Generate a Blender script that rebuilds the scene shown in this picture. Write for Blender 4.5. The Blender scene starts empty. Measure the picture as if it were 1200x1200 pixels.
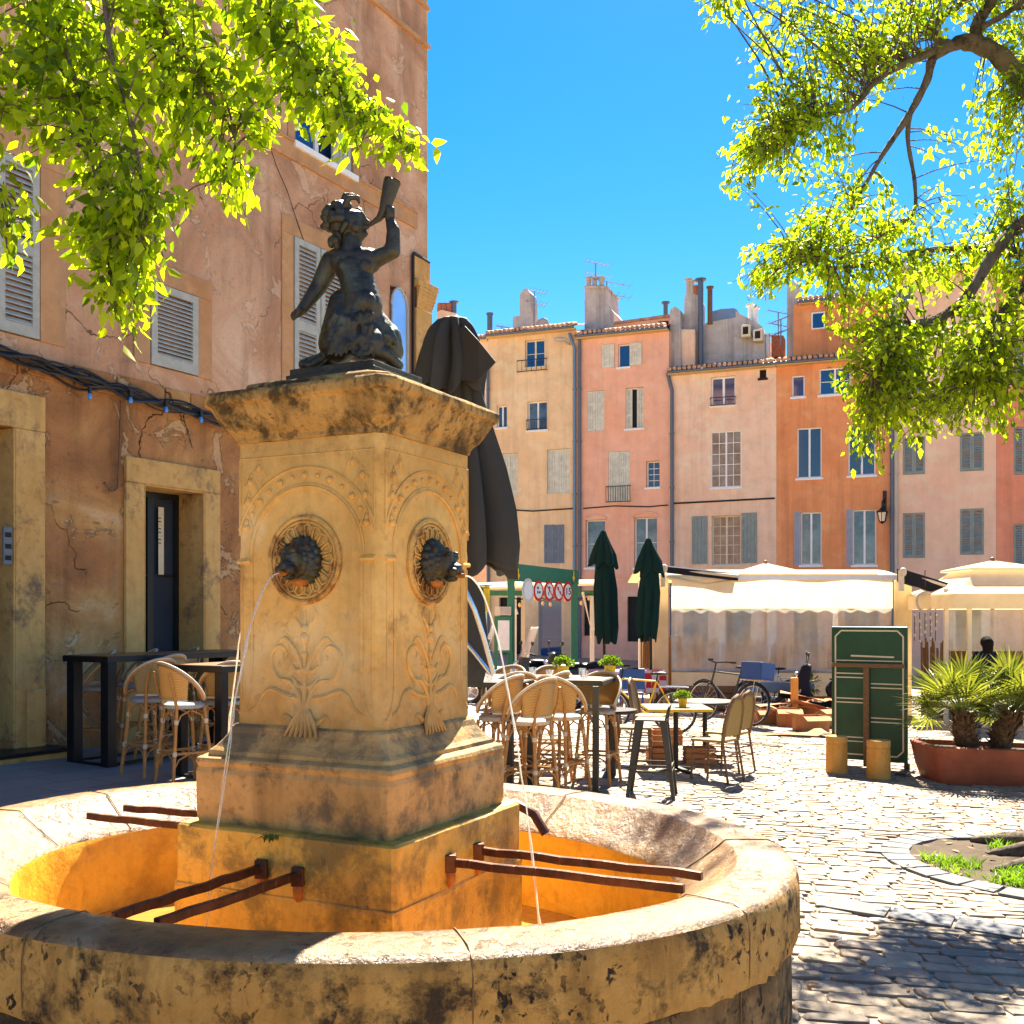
import bpy, bmesh, math, random
import numpy as np
from mathutils import Vector, Matrix
R=math.radians; PI=math.pi
random.seed(7); rng=np.random.default_rng(11)
sc=bpy.context.scene; COL=sc.collection
F_=1250.0; HZ=722.0; EYE=1.7
def gz(x): return -0.04*x
def at(px,py,Y): return Vector(((px-600)/F_*Y, Y, EYE+(HZ-py)*Y/F_))
def gp(px,py):
    Y=EYE*F_/(py-HZ-.04*(px-600)); X=(px-600)/F_*Y
    return Vector((X,Y,gz(X)))
def gY(px,Y):
    X=(px-600)/F_*Y; return Vector((X,Y,gz(X)))
# ---------------------------------------------------------------- mesh builder
PM={}
class MB:
    def __init__(s): s.v=[]; s.f=[]; s.M=None; s.sm=[]
    def add(s,vs,fs,smooth=False):
        b=len(s.v)
        if s.M is not None: vs=[s.M@Vector(v) for v in vs]
        s.v+= [tuple(v) for v in vs]; s.f+=[tuple(b+i for i in f) for f in fs]; s.sm+=[smooth]*len(fs)
        return s
    def box(s,x0,y0,z0,x1,y1,z1):
        if x0>x1:x0,x1=x1,x0
        if y0>y1:y0,y1=y1,y0
        if z0>z1:z0,z1=z1,z0
        return s.add([(x0,y0,z0),(x1,y0,z0),(x1,y1,z0),(x0,y1,z0),(x0,y0,z1),(x1,y0,z1),(x1,y1,z1),(x0,y1,z1)],
          [(0,3,2,1),(4,5,6,7),(0,1,5,4),(1,2,6,5),(2,3,7,6),(3,0,4,7)])
    def bar(s,p,q,w,h=None,up=(0,0,1)):
        h=w if h is None else h
        p=Vector(p);q=Vector(q);d=(q-p).normalized();up=Vector(up)
        if abs(d.dot(up))>.98: up=Vector((0,1,0))
        a=d.cross(up).normalized()*w/2; b=a.cross(d).normalized()*h/2
        vs=[p-a-b,p+a-b,p+a+b,p-a+b,q-a-b,q+a-b,q+a+b,q-a+b]
        return s.add(vs,[(0,1,2,3),(7,6,5,4),(0,4,5,1),(1,5,6,2),(2,6,7,3),(3,7,4,0)])
    def tube(s,pts,r,n=8,closed=False,cap=True):
        pts=[Vector(p) for p in pts]; m=len(pts)
        rs=r if isinstance(r,(list,tuple)) else [r]*m
        vs=[];fs=[]; prev=None
        for i,p in enumerate(pts):
            if closed: d=pts[(i+1)%m]-pts[i-1]
            else: d=pts[min(i+1,m-1)]-pts[max(i-1,0)]
            if d.length<1e-9: d=Vector((0,0,1))
            d.normalize()
            if prev is None:
                u=Vector((0,0,1)) if abs(d.z)<.9 else Vector((1,0,0)); a=d.cross(u).normalized()
            else:
                a=prev-d*prev.dot(d)
                if a.length<1e-6: a=d.orthogonal()
                a.normalize()
            prev=a; b=d.cross(a)
            for k in range(n):
                t=2*PI*k/n; vs.append(p+(a*math.cos(t)+b*math.sin(t))*rs[i])
        for i in range(m if closed else m-1):
            j=(i+1)%m
            for k in range(n):
                l=(k+1)%n; fs.append((i*n+k,i*n+l,j*n+l,j*n+k))
        if cap and not closed:
            fs.append(tuple(range(n))[::-1]); fs.append(tuple((m-1)*n+k for k in range(n)))
        return s.add(vs,fs,True)
    def lathe(s,prof,c=(0,0,0),n=24,a0=0,a1=2*PI):
        full=abs(a1-a0-2*PI)<1e-6; N=n if full else n+1
        vs=[];fs=[]
        for r,z in prof:
            for k in range(N):
                t=a0+(a1-a0)*k/n; vs.append((c[0]+r*math.cos(t),c[1]+r*math.sin(t),c[2]+z))
        for i in range(len(prof)-1):
            for k in range(n):
                l=(k+1)%N; fs.append((i*N+k,i*N+l,(i+1)*N+l,(i+1)*N+k))
        return s.add(vs,fs,True)
    def ell(s,c,rx,ry=None,rz=None,n=12,m=8):
        ry=rx if ry is None else ry; rz=rx if rz is None else rz
        vs=[];fs=[]
        for i in range(m+1):
            p=PI*i/m
            for k in range(n):
                t=2*PI*k/n
                vs.append((c[0]+rx*math.sin(p)*math.cos(t),c[1]+ry*math.sin(p)*math.sin(t),c[2]+rz*math.cos(p)))
        for i in range(m):
            for k in range(n):
                l=(k+1)%n; fs.append((i*n+k,(i+1)*n+k,(i+1)*n+l,i*n+l))
        return s.add(vs,fs,True)
    def cap(s,p,r0,q,r1,n=14):
        p=Vector(p);q=Vector(q); K=max(2,int((q-p).length/(min(r0,r1)*.35))+1); K=min(K,40)
        for i in range(K+1):
            t=i/K; s.ell(p.lerp(q,t),r0+(r1-r0)*t,n=n,m=8)
        return s
    def prism(s,poly,z0,z1):
        n=len(poly)
        vs=[(x,y,z0) for x,y in poly]+[(x,y,z1) for x,y in poly]
        return s.add(vs,[tuple(range(n))[::-1],tuple(range(n,2*n))]+[(i,(i+1)%n,n+(i+1)%n,n+i) for i in range(n)])
    def grid(s,fn,nu,nv,smooth=True):
        vs=[fn(i/nu,j/nv) for j in range(nv+1) for i in range(nu+1)]
        return s.add(vs,[(j*(nu+1)+i,j*(nu+1)+i+1,(j+1)*(nu+1)+i+1,(j+1)*(nu+1)+i) for j in range(nv) for i in range(nu)],smooth)
    def build(s,name,mat,parent=None,bevel=0,solid=0,kind=None):
        me=bpy.data.meshes.new(name)
        vs=s.v; Mp=None
        if parent is not None:
            Mp=PM[parent.name]; inv=Mp.inverted(); vs=[inv@Vector(v) for v in vs]
        me.from_pydata([tuple(v) for v in vs],[],s.f); me.update()
        me.polygons.foreach_set('use_smooth',s.sm)
        if any(s.sm) and not all(s.sm) or any(s.sm):
            try: me.set_sharp_from_angle(angle=R(42))
            except Exception: pass
        me.materials.append(mat)
        o=bpy.data.objects.new(name,me); COL.objects.link(o)
        if parent is not None: o.parent=parent; PM[o.name]=Mp
        else: PM[o.name]=Matrix.Identity(4)
        if bevel:
            b=o.modifiers.new('bevel','BEVEL'); b.width=bevel; b.segments=2; b.limit_method='ANGLE'; b.angle_limit=R(40)
        if solid:
            b=o.modifiers.new('solid','SOLIDIFY'); b.thickness=solid; b.offset=0
        if kind: o['kind']=kind
        return o
def tag(o,label=None,cat=None,group=None,kind=None):
    if label:o['label']=label
    if cat:o['category']=cat
    if group:o['group']=group
    if kind:o['kind']=kind
    return o
def thing(name,label,cat,loc=(0,0,0),rz=0,group=None):
    o=bpy.data.objects.new(name,None); COL.objects.link(o); o.empty_display_size=.1
    o.location=loc; o.rotation_euler=(0,0,rz)
    PM[o.name]=Matrix.Translation(Vector(loc))@Matrix.Rotation(rz,4,'Z')
    return tag(o,label,cat,group)
def struct(name,mb,mat,**k): return mb.build(name,mat,None,kind='structure',**k)
def kids(o): return [c for c in COL.objects if c.parent==o]
def dup(root,loc,rz,label=None,group=None):
    r=root.copy(); COL.objects.link(r); r.location=loc; r.rotation_euler=(0,0,rz)
    if label:r['label']=label
    if group:r['group']=group
    for ch in kids(root):
        c=ch.copy(); COL.objects.link(c); c.parent=r
        for g in kids(ch):
            d=g.copy(); COL.objects.link(d); d.parent=c
    return r
def place(root,loc,rz): root.location=loc; root.rotation_euler=(0,0,rz)
def fused(mb,voxel,smooth=2,name='m'):
    """one continuous surface out of overlapping volumes"""
    me=bpy.data.meshes.new('tmp'); me.from_pydata(mb.v,[],mb.f); me.update()
    o=bpy.data.objects.new('tmp',me); COL.objects.link(o)
    m=o.modifiers.new('r','REMESH'); m.mode='VOXEL'; m.voxel_size=voxel
    if smooth:
        s=o.modifiers.new('s','SMOOTH'); s.factor=.5; s.iterations=smooth
    dg=bpy.context.evaluated_depsgraph_get(); e=o.evaluated_get(dg)
    nm=bpy.data.meshes.new_from_object(e)
    out=MB(); out.v=[tuple(v.co) for v in nm.vertices]; out.f=[tuple(p.vertices) for p in nm.polygons]; out.sm=[True]*len(out.f)
    bpy.data.objects.remove(o); bpy.data.meshes.remove(nm); bpy.data.meshes.remove(me)
    return out
def text_mesh(txt,size,M,mb):
    cu=bpy.data.curves.new('t','FONT'); cu.body=txt; cu.size=size; cu.extrude=.002; cu.align_x='CENTER'; cu.align_y='CENTER'; cu.resolution_u=3
    o=bpy.data.objects.new('t',cu); COL.objects.link(o)
    dg=bpy.context.evaluated_depsgraph_get(); nm=bpy.data.meshes.new_from_object(o.evaluated_get(dg))
    mb.add([M@v.co for v in nm.vertices],[tuple(p.vertices) for p in nm.polygons])
    bpy.data.objects.remove(o); bpy.data.meshes.remove(nm)
# ---------------------------------------------------------------- materials
class NT:
    def __init__(s,name):
        s.m=bpy.data.materials.new(name); s.m.use_nodes=True; s.t=s.m.node_tree; s.n=s.t.nodes; s.n.clear()
        s.out=s.n.new('ShaderNodeOutputMaterial'); s.b=s.n.new('ShaderNodeBsdfPrincipled'); s.l=s.t.links.new
        s.l(s.b.outputs[0],s.out.inputs[0]); s.tc=s.n.new('ShaderNodeTexCoord')
    def mp(s,scale=(1,1,1),rot=(0,0,0),src=None):
        m=s.n.new('ShaderNodeMapping'); m.inputs['Scale'].default_value=scale; m.inputs['Rotation'].default_value=rot
        s.l(src or s.tc.outputs['Object'],m.inputs[0]); return m.outputs[0]
    def noise(s,scale,det=4,rough=.6,vec=None,dist=0):
        n=s.n.new('ShaderNodeTexNoise'); n.inputs['Scale'].default_value=scale; n.inputs['Detail'].default_value=det
        n.inputs['Roughness'].default_value=rough; n.inputs['Distortion'].default_value=dist
        s.l(vec or s.tc.outputs['Object'],n.inputs['Vector']); return n.outputs['Fac']
    def ramp(s,fac,stops,interp='LINEAR'):
        r=s.n.new('ShaderNodeValToRGB'); r.color_ramp.interpolation=interp; e=r.color_ramp.elements
        while len(e)<len(stops): e.new(.5)
        for i,(p,c) in enumerate(stops):
            e[i].position=p; e[i].color=(c,c,c,1) if isinstance(c,(int,float)) else (*c,1)
        s.l(fac,r.inputs[0]); return r.outputs[0]
    def mix(s,fac,a,b,mode='MIX'):
        m=s.n.new('ShaderNodeMix'); m.data_type='RGBA'; m.blend_type=mode
        for sock,v in ((m.inputs[0],fac),(m.inputs[6],a),(m.inputs[7],b)):
            if isinstance(v,(int,float)): sock.default_value=v
            elif isinstance(v,tuple): sock.default_value=(*v,1)
            else: s.l(v,sock)
        return m.outputs[2]
    def math(s,op,a,b=None):
        m=s.n.new('ShaderNodeMath'); m.operation=op
        for k,v in ((0,a),(1,b)):
            if v is None: continue
            if isinstance(v,(int,float)): m.inputs[k].default_value=v
            else: s.l(v,m.inputs[k])
        return m.outputs[0]
    def bump(s,h,strength=.3,dist=.01,prev=None):
        b=s.n.new('ShaderNodeBump'); b.inputs['Strength'].default_value=strength; b.inputs['Distance'].default_value=dist
        s.l(h,b.inputs['Height'])
        if prev is not None: s.l(prev,b.inputs['Normal'])
        return b.outputs[0]
    def done(s,col,rough=.8,normal=None,metal=0,spec=.4):
        if isinstance(col,tuple): s.b.inputs['Base Color'].default_value=(*col,1)
        else: s.l(col,s.b.inputs['Base Color'])
        if isinstance(rough,(int,float)): s.b.inputs['Roughness'].default_value=rough
        else: s.l(rough,s.b.inputs['Roughness'])
        s.b.inputs['Metallic'].default_value=metal; s.b.inputs['Specular IOR Level'].default_value=spec
        if normal is not None: s.l(normal,s.b.inputs['Normal'])
        return s.m
def mul(c,k): return tuple(min(1,x*k) for x in c)
def plain(name,c,rough=.6,metal=0,var=.12,scale=12,bump=.05,spec=.4):
    t=NT(name); n=t.noise(scale,5,.65)
    col=t.ramp(n,[(.3,mul(c,1-var)),(.7,mul(c,1+var))])
    return t.done(col,rough,t.bump(t.noise(scale*6,3),bump,.004),metal,spec)
def plaster(name,c,c2,dirt=(.25,.2,.15),scale=.35,dirtamt=.45,bump=.25,fine=1.0):
    t=NT(name)
    big=t.noise(scale,6,.62,dist=.6)
    col=t.ramp(big,[(.32,c),(.62,c2)])
    med=t.noise(scale*5,6,.7)
    col=t.mix(t.ramp(med,[(.42,0),(.75,.55)]),col,mul(c,.68))
    pale=t.noise(scale*3.1,5,.6,vec=t.mp((1,1,1.3),(.3,.2,1)))
    col=t.mix(t.ramp(pale,[(.55,0),(.72,.5)]),col,tuple(min(.85,x*1.25+.04) for x in c2))
    st=t.noise(1.0,6,.68,vec=t.mp((2.6,2.6,.14)))
    col=t.mix(t.ramp(st,[(.48,0),(.74,dirtamt*1.3)]),col,dirt)
    sp=t.noise(24*fine,3,.7); col=t.mix(t.ramp(sp,[(.6,0),(.8,.35)]),col,mul(c,.5))
    b=t.bump(t.noise(6*fine,7,.65),bump,.03); b=t.bump(t.noise(45*fine,4,.7),bump*.6,.006,b)
    return t.done(col,.93,b,0,.2)
def oldwall(name,cols,crackw=.5,bump=.6,stone=True):
    """peeling render over rubble masonry"""
    a,b_,c,d=cols; t=NT(name)
    w=t.mp((1,1,1.2)); big=t.noise(.55,7,.62,vec=w,dist=1.2)
    col=t.ramp(big,[(.3,a),(.48,b_),(.6,c),(.72,d)])
    st=t.noise(1.2,6,.65,vec=t.mp((1.6,1.6,.22))); col=t.mix(t.ramp(st,[(.5,0),(.74,.55)]),col,mul(a,.32))
    pt=t.noise(1.7,8,.68,dist=.8); patch=t.ramp(pt,[(.575,0),(.6,1)]); col=t.mix(t.math('MULTIPLY',patch,.5),col,d)
    grey=t.noise(2.7,5,.6,vec=t.mp((1,1,1),(0,0,2))); col=t.mix(t.ramp(grey,[(.56,0),(.75,.4)]),col,(.3,.24,.18))
    v=t.n.new('ShaderNodeTexVoronoi'); v.feature='DISTANCE_TO_EDGE'; v.inputs['Scale'].default_value=.55
    wn=t.n.new('ShaderNodeTexNoise'); wn.inputs['Scale'].default_value=2.2; wn.inputs['Detail'].default_value=6; t.l(t.tc.outputs['Object'],wn.inputs['Vector'])
    add=t.n.new('ShaderNodeVectorMath'); add.operation='MULTIPLY_ADD'; t.l(wn.outputs['Color'],add.inputs[0]); add.inputs[1].default_value=(.9,.9,.9); t.l(t.tc.outputs['Object'],add.inputs[2])
    t.l(add.outputs[0],v.inputs['Vector'])
    cr=t.ramp(v.outputs['Distance'],[(.0,1),(.006,.0)]); gate=t.ramp(t.noise(.8,3),[(.5,0),(.6,crackw)])
    crk=t.math('MULTIPLY',cr,gate); col=t.mix(crk,col,(.05,.03,.02))
    col=t.mix(t.ramp(t.noise(30,4,.7),[(.55,0),(.8,.5)]),col,mul(a,.4))
    h=t.math('SUBTRACT',t.math('ADD',t.noise(3.2,9,.66),t.math('MULTIPLY',patch,-.25)),crk)
    b=t.bump(h,bump,.06); b=t.bump(t.noise(28,5,.7),bump*.5,.012,b)
    return t.done(col,.92,b,0,.2)
def stone(name,c,c2,dark=(.06,.045,.03),damt=.6,dth=.55,scale=2.2,bump=.35,rough=.85,pits=0,streak=.4,spec=.3,pale=None,zs=(),zc=(.16,.08,.025)):
    t=NT(name)
    col=t.ramp(t.noise(scale,7,.62,dist=.5),[(.3,c),(.68,c2)])
    col=t.mix(t.ramp(t.noise(scale*9,5,.7),[(.45,0),(.8,.4)]),col,mul(c,.5))
    if pale: col=t.mix(t.ramp(t.noise(scale*.9,6,.6,vec=t.mp((1,1,1),(1,.4,.2))),[(.52,0),(.66,.7)]),col,pale)
    dk=t.noise(scale*1.7,9,.72,dist=.15); 
    st=t.noise(scale*1.4,6,.66,vec=t.mp((1.5,1.5,.28)))
    col=t.mix(t.ramp(st,[(.5,0),(.72,streak)]),col,mul(c,.42))
    m=t.ramp(dk,[(dth,0),(dth+.12,damt)]); col=t.mix(m,col,dark)
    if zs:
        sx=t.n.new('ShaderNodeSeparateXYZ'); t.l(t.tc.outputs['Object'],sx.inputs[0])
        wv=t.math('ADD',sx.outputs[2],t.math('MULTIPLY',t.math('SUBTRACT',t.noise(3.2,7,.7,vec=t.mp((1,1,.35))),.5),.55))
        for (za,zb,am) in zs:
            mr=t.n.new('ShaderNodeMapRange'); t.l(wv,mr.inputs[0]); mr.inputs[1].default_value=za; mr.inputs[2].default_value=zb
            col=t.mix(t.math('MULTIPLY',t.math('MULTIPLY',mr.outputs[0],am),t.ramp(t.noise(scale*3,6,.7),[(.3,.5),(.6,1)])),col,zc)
    hh=t.noise(scale*6,8,.68)
    if pits:
        p=t.noise(scale*9,4,.55,vec=t.mp((1,1,.8),(.4,.3,0)),dist=.4); pm=t.ramp(p,[(.59,0),(.63,pits)]); gate=t.ramp(t.noise(scale*.7,4),[(.42,0),(.55,1)])
        pm=t.math('MULTIPLY',pm,gate); col=t.mix(pm,col,(.025,.016,.01)); hh=t.math('SUBTRACT',hh,t.math('MULTIPLY',pm,.6))
    b=t.bump(hh,bump,.02); b=t.bump(t.noise(scale*26,4,.7),bump*.6,.004,b)
    return t.done(col,rough,b,0,spec)
def fabric(name,c,trans=.3,rough=.9,weave=0,var=.08):
    t=NT(name); col=t.ramp(t.noise(3,5,.6),[(.3,mul(c,1-var)),(.7,mul(c,1+var))])
    nrm=t.bump(t.noise(2.5,4,.55),.35,.05)
    m=t.done(col,rough,nrm,0,.15)
    if trans:
        tr=t.n.new('ShaderNodeBsdfTranslucent'); t.l(col,tr.inputs[0]); mx=t.n.new('ShaderNodeMixShader'); mx.inputs[0].default_value=trans
        t.l(t.b.outputs[0],mx.inputs[1]); t.l(tr.outputs[0],mx.inputs[2]); t.l(mx.outputs[0],t.out.inputs[0])
    return m
def leafmat(name,a,b_,trans=.55,tcol=None):
    t=NT(name); g=t.n.new('ShaderNodeNewGeometry')
    col=t.ramp(g.outputs['Random Per Island'],[(0,a),(.6,b_),(1,mul(b_,1.25))])
    t.done(col,.42,None,0,.45)
    tr=t.n.new('ShaderNodeBsdfTranslucent'); tc=t.mix(1.0,col,tcol or (1.6,1.5,.5),'MULTIPLY'); 
    t.l(tc,tr.inputs[0]); mx=t.n.new('ShaderNodeMixShader'); mx.inputs[0].default_value=trans
    t.l(t.b.outputs[0],mx.inputs[1]); t.l(tr.outputs[0],mx.inputs[2]); t.l(mx.outputs[0],t.out.inputs[0]); return t.m
def glassy(name,tint=(.9,.95,1),alpha=.75,rough=.03,gl=(.9,.93,1),haze=0,hc=(.8,.78,.74)):
    t=NT(name); tp=t.n.new('ShaderNodeBsdfTransparent'); tp.inputs[0].default_value=(*tint,1)
    g=t.n.new('ShaderNodeBsdfGlossy'); g.inputs['Roughness'].default_value=rough; g.inputs[0].default_value=(*gl,1)
    mx=t.n.new('ShaderNodeMixShader'); mx.inputs[0].default_value=1-alpha
    t.l(tp.outputs[0],mx.inputs[1]); t.l(g.outputs[0],mx.inputs[2]); t.l(mx.outputs[0],t.out.inputs[0])
    b=t.bump(t.noise(3,3),.25,.05); t.l(b,g.inputs['Normal'])
    if haze:
        d=t.n.new('ShaderNodeBsdfTranslucent'); d.inputs[0].default_value=(*hc,1); d2=t.n.new('ShaderNodeBsdfDiffuse'); d2.inputs[0].default_value=(*hc,1)
        a=t.n.new('ShaderNodeMixShader'); a.inputs[0].default_value=.5; t.l(d.outputs[0],a.inputs[1]); t.l(d2.outputs[0],a.inputs[2])
        q=t.n.new('ShaderNodeMixShader'); t.l(t.ramp(t.noise(1.3,6,.6),[(.3,haze*.5),(.7,haze*1.6)]),q.inputs[0]); t.l(mx.outputs[0],q.inputs[1]); t.l(a.outputs[0],q.inputs[2]); t.l(q.outputs[0],t.out.inputs[0])
    return t.m
M={}
M['bronze']=stone('bronze',(.032,.026,.016),(.055,.046,.028),(.008,.007,.005),.7,.5,7,.3,.42,0,.4,.5,pale=(.06,.085,.07))
M['bronze'].node_tree.nodes['Principled BSDF'].inputs['Metallic'].default_value=.25
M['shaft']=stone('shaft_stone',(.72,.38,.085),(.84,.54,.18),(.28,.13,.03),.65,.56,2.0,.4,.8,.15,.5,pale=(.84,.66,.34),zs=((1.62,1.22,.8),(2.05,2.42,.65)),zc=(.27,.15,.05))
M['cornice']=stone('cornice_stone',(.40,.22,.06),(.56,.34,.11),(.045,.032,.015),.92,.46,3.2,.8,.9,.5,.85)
M['plinth']=stone('plinth_stone',(.46,.25,.07),(.62,.38,.14),(.13,.10,.055),.85,.47,2.6,.5,.72,.3,.7)
M['block']=stone('stained_stone',(.60,.31,.03),(.76,.46,.07),(.17,.11,.025),.8,.48,2.8,.55,.45,.3,.7,.5)
M['basin_in']=stone('basin_orange_stone',(.70,.33,.018),(.80,.46,.045),(.42,.19,.012),.6,.52,2.6,.45,.4,.2,.55,.5)
M['rim_top']=stone('rim_stone',(.25,.125,.04),(.35,.20,.08),(.10,.045,.016),.8,.47,2.8,.8,.33,.6,.45,.6,pale=(.40,.27,.14))
M['rim_side']=stone('rim_side_stone',(.46,.225,.05),(.62,.36,.10),(.035,.022,.012),.95,.50,3.6,.9,.85,1,.9)
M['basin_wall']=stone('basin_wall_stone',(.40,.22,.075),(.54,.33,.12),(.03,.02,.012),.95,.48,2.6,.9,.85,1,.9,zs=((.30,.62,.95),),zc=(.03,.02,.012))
M['medal']=stone('medallion_stone',(.62,.32,.07),(.76,.48,.15),(.25,.085,.02),.85,.47,5,.5,.8,.1,.4)
M['iron']=plain('rusty_iron',(.09,.035,.018),.45,.5,.5,22,.3)
M['rust']=plain('rust_stain',(.35,.12,.02),.8,0,.4,18,.3)
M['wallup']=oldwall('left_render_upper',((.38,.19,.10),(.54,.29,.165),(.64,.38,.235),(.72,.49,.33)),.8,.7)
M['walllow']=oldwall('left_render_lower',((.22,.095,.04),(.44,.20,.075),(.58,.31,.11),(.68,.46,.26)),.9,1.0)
M['band']=plaster('surround_paint',(.50,.25,.11),(.56,.31,.15),scale=1)
M['sand']=stone('door_stone',(.56,.30,.085),(.68,.42,.15),(.10,.075,.06),.8,.55,1.1,.4,.85,.2,.5)
M['shutL']=plain('grey_shutter_paint',(.40,.40,.35),.7,0,.15,9,.2)
M['black']=plain('black_metal',(.012,.012,.014),.4,.2,.2,8,.05)
M['dark']=plain('dark_interior',(.015,.014,.013),.8,0,.1,3)
M['glass']=plain('window_glass',(.02,.035,.06),.06,0,.15,1,.0,.9)
M['bglass']=plain('blue_window_glass',(.01,.05,.16),.05,0,.1,1,0,.9)
M['curtain']=plain('curtained_glass',(.10,.125,.135),.1,0,.8,1.3,.2,.8)
M['white']=plain('white_paint',(.82,.80,.76),.55,0,.06,8,.08)
M['creamp']=plain('cream_paint',(.7,.6,.42),.6,0,.06,8,.08)
M['slab']=None
M['pipe_b']=plain('blue_grey_pipe',(.14,.25,.34),.5,.2)
M['pipe_g']=plain('grey_pipe',(.12,.14,.17),.5,.3)
M['pipe_w']=plain('beige_pipe',(.5,.42,.33),.6)
M['tile']=plain('roof_tile',(.42,.24,.14),.9,0,.5,3,.4)
M['soffit']=plain('eave_board',(.62,.42,.2),.8,0,.1,3)
M['greyplaster']=plaster('grey_cement',(.46,.41,.37),(.58,.52,.46),(.16,.15,.15),.5,.6)
M['greyblue']=plain('zinc_sheet',(.2,.27,.36),.4,.4,.15,4)
M['brickpot']=plain('terracotta_pot',(.45,.13,.06),.8,0,.3,8,.2)
M['rattan']=plain('rattan_cane',(.46,.21,.055),.45,0,.25,25,.15)
M['rattan_d']=plain('dark_rattan',(.17,.085,.035),.5,0,.25,25,.15)
M['bind']=plain('white_binding',(.62,.52,.38),.6)
M['weave']=None
M['metal_g']=plain('olive_grey_metal',(.055,.05,.038),.5,.2,.15,6,.05)
M['tabletop']=plain('table_grey_top',(.22,.18,.15),.7,0,.15,5,.1,.15)
M['woodtop']=plain('brown_table_top',(.2,.09,.03),.45,0,.2,6,.1)
M['green_s']=plain('dark_green_board',(.014,.065,.028),.38,0,.25,2.2,.05)
M['green_p']=plain('green_frame_paint',(.03,.17,.09),.5)
M['greenfab']=fabric('green_canvas',(.006,.028,.024),.06)
M['charfab']=fabric('charcoal_canvas',(.055,.052,.046),.05,.6)
M['cream_fab']=fabric('cream_canvas',(.80,.68,.45),.5)
M['white_fab']=fabric('white_canvas',(.84,.70,.48),.48)
M['blackfab']=fabric('black_awning',(.02,.02,.025),.05)
M['red']=plain('red_paint',(.6,.02,.02),.5)
M['yellow']=plain('yellow_sheet',(.8,.5,.01),.5)
M['blue']=plain('blue_plastic',(.015,.07,.25),.45)
M['terra']=plain('terracotta_planter',(.34,.085,.035),.6,0,.25,4,.15)
M['bollard']=stone('ochre_stone',(.60,.27,.05),(.68,.36,.08),(.2,.1,.03),.4,.6,4,.3,.7)
M['card']=plain('cardboard',(.42,.19,.075),.85,0,.2,7,.15)
M['rubber']=plain('black_rubber',(.02,.02,.022),.7)
M['chrome']=plain('bright_metal',(.55,.56,.58),.25,.9,.08)
M['bark']=stone('bark',(.13,.1,.075),(.2,.165,.125),(.03,.022,.016),.8,.5,5,.9,.95,0,.5)
M['palmbark']=stone('palm_fibre',(.17,.09,.04),(.28,.16,.08),(.03,.018,.01),.8,.5,12,.9,.95)
M['leafR']=leafmat('leaf_right',(.07,.125,.010),(.27,.34,.016),.66,(1.95,2.0,.5))
M['leafL']=leafmat('leaf_left',(.07,.125,.010),(.30,.37,.016),.68,(1.95,2.0,.5))
M['palm']=leafmat('palm_leaf',(.05,.09,.015),(.18,.22,.045),.4,(1.6,1.4,.5))
M['grass']=leafmat('grass_blade',(.10,.22,.015),(.2,.36,.03),.4)
M['plant']=leafmat('pot_leaf',(.03,.075,.008),(.11,.19,.02),.4)
M['soil']=plain('soil',(.06,.04,.022),.95,0,.4,8,.5)
M['skin']=plain('skin',(.5,.3,.2),.5)
M['hair']=plain('black_hair',(.01,.008,.007),.8,0,.3,60,.3,.1)
M['jacket']=fabric('navy_jacket',(.012,.015,.03),0)
M['jean']=fabric('blue_jeans',(.03,.07,.16),0)
M['pvc']=glassy('clear_pvc',(.90,.88,.86),.86,.3,(.8,.78,.74),.30,(.85,.78,.68))
M['clear']=glassy('tumbler_glass',(.93,.96,.97),.7,.02)
def sheet():
    t=NT('paver_ground'); br=t.n.new('ShaderNodeTexBrick'); t.l(t.mp((1,1,1),(0,0,R(-4))),br.inputs['Vector'])
    br.inputs['Scale'].default_value=1; br.inputs['Brick Width'].default_value=.22; br.inputs['Row Height'].default_value=.12; br.inputs['Mortar Size'].default_value=.012
    br.inputs['Color1'].default_value=(.34,.26,.16,1); br.inputs['Color2'].default_value=(.42,.32,.20,1); br.inputs['Mortar'].default_value=(.14,.10,.06,1); br.inputs['Bias'].default_value=0
    col=t.mix(t.ramp(t.noise(.8,6),[(.4,0),(.7,.5)]),br.outputs['Color'],(.26,.20,.12))
    b=t.bump(br.outputs['Fac'],-.4,.01); return t.done(col,.6,t.bump(t.noise(14,5),.4,.01,b),0,.5)
M['ground']=sheet()
def cob():
    t=NT('cobble_stone'); g=t.n.new('ShaderNodeNewGeometry')
    c=t.ramp(g.outputs['Random Per Island'],[(0,(.15,.125,.10)),(.14,(.24,.18,.12)),(.5,(.34,.255,.16)),(.82,(.43,.33,.21)),(1,(.31,.20,.125))])
    c=t.mix(t.ramp(t.noise(11,7,.7),[(.35,0),(.7,.6)]),c,(.13,.10,.07))
    b=t.bump(t.noise(22,8,.7),.8,.02); return t.done(c,t.ramp(t.noise(5,3),[(.3,.38),(.7,.65)]),b,0,.5)
M['cobble']=cob()
def slab():
    t=NT('pavement_slab'); br=t.n.new('ShaderNodeTexBrick'); t.l(t.mp((1,1,1),(0,0,-math.atan2(.873,.488))),br.inputs['Vector'])
    br.inputs['Scale'].default_value=1; br.inputs['Brick Width'].default_value=.62; br.inputs['Row Height'].default_value=.42; br.inputs['Mortar Size'].default_value=.008
    br.inputs['Color1'].default_value=(.20,.20,.19,1); br.inputs['Color2'].default_value=(.29,.28,.26,1); br.inputs['Mortar'].default_value=(.1,.095,.085,1)
    col=t.mix(t.ramp(t.noise(1.5,6),[(.4,0),(.7,.6)]),br.outputs['Color'],(.2,.185,.16))
    return t.done(col,.55,t.bump(t.noise(10,6),.3,.01,t.bump(br.outputs['Fac'],-.3,.008)),0,.5)
M['slab']=slab()
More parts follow.
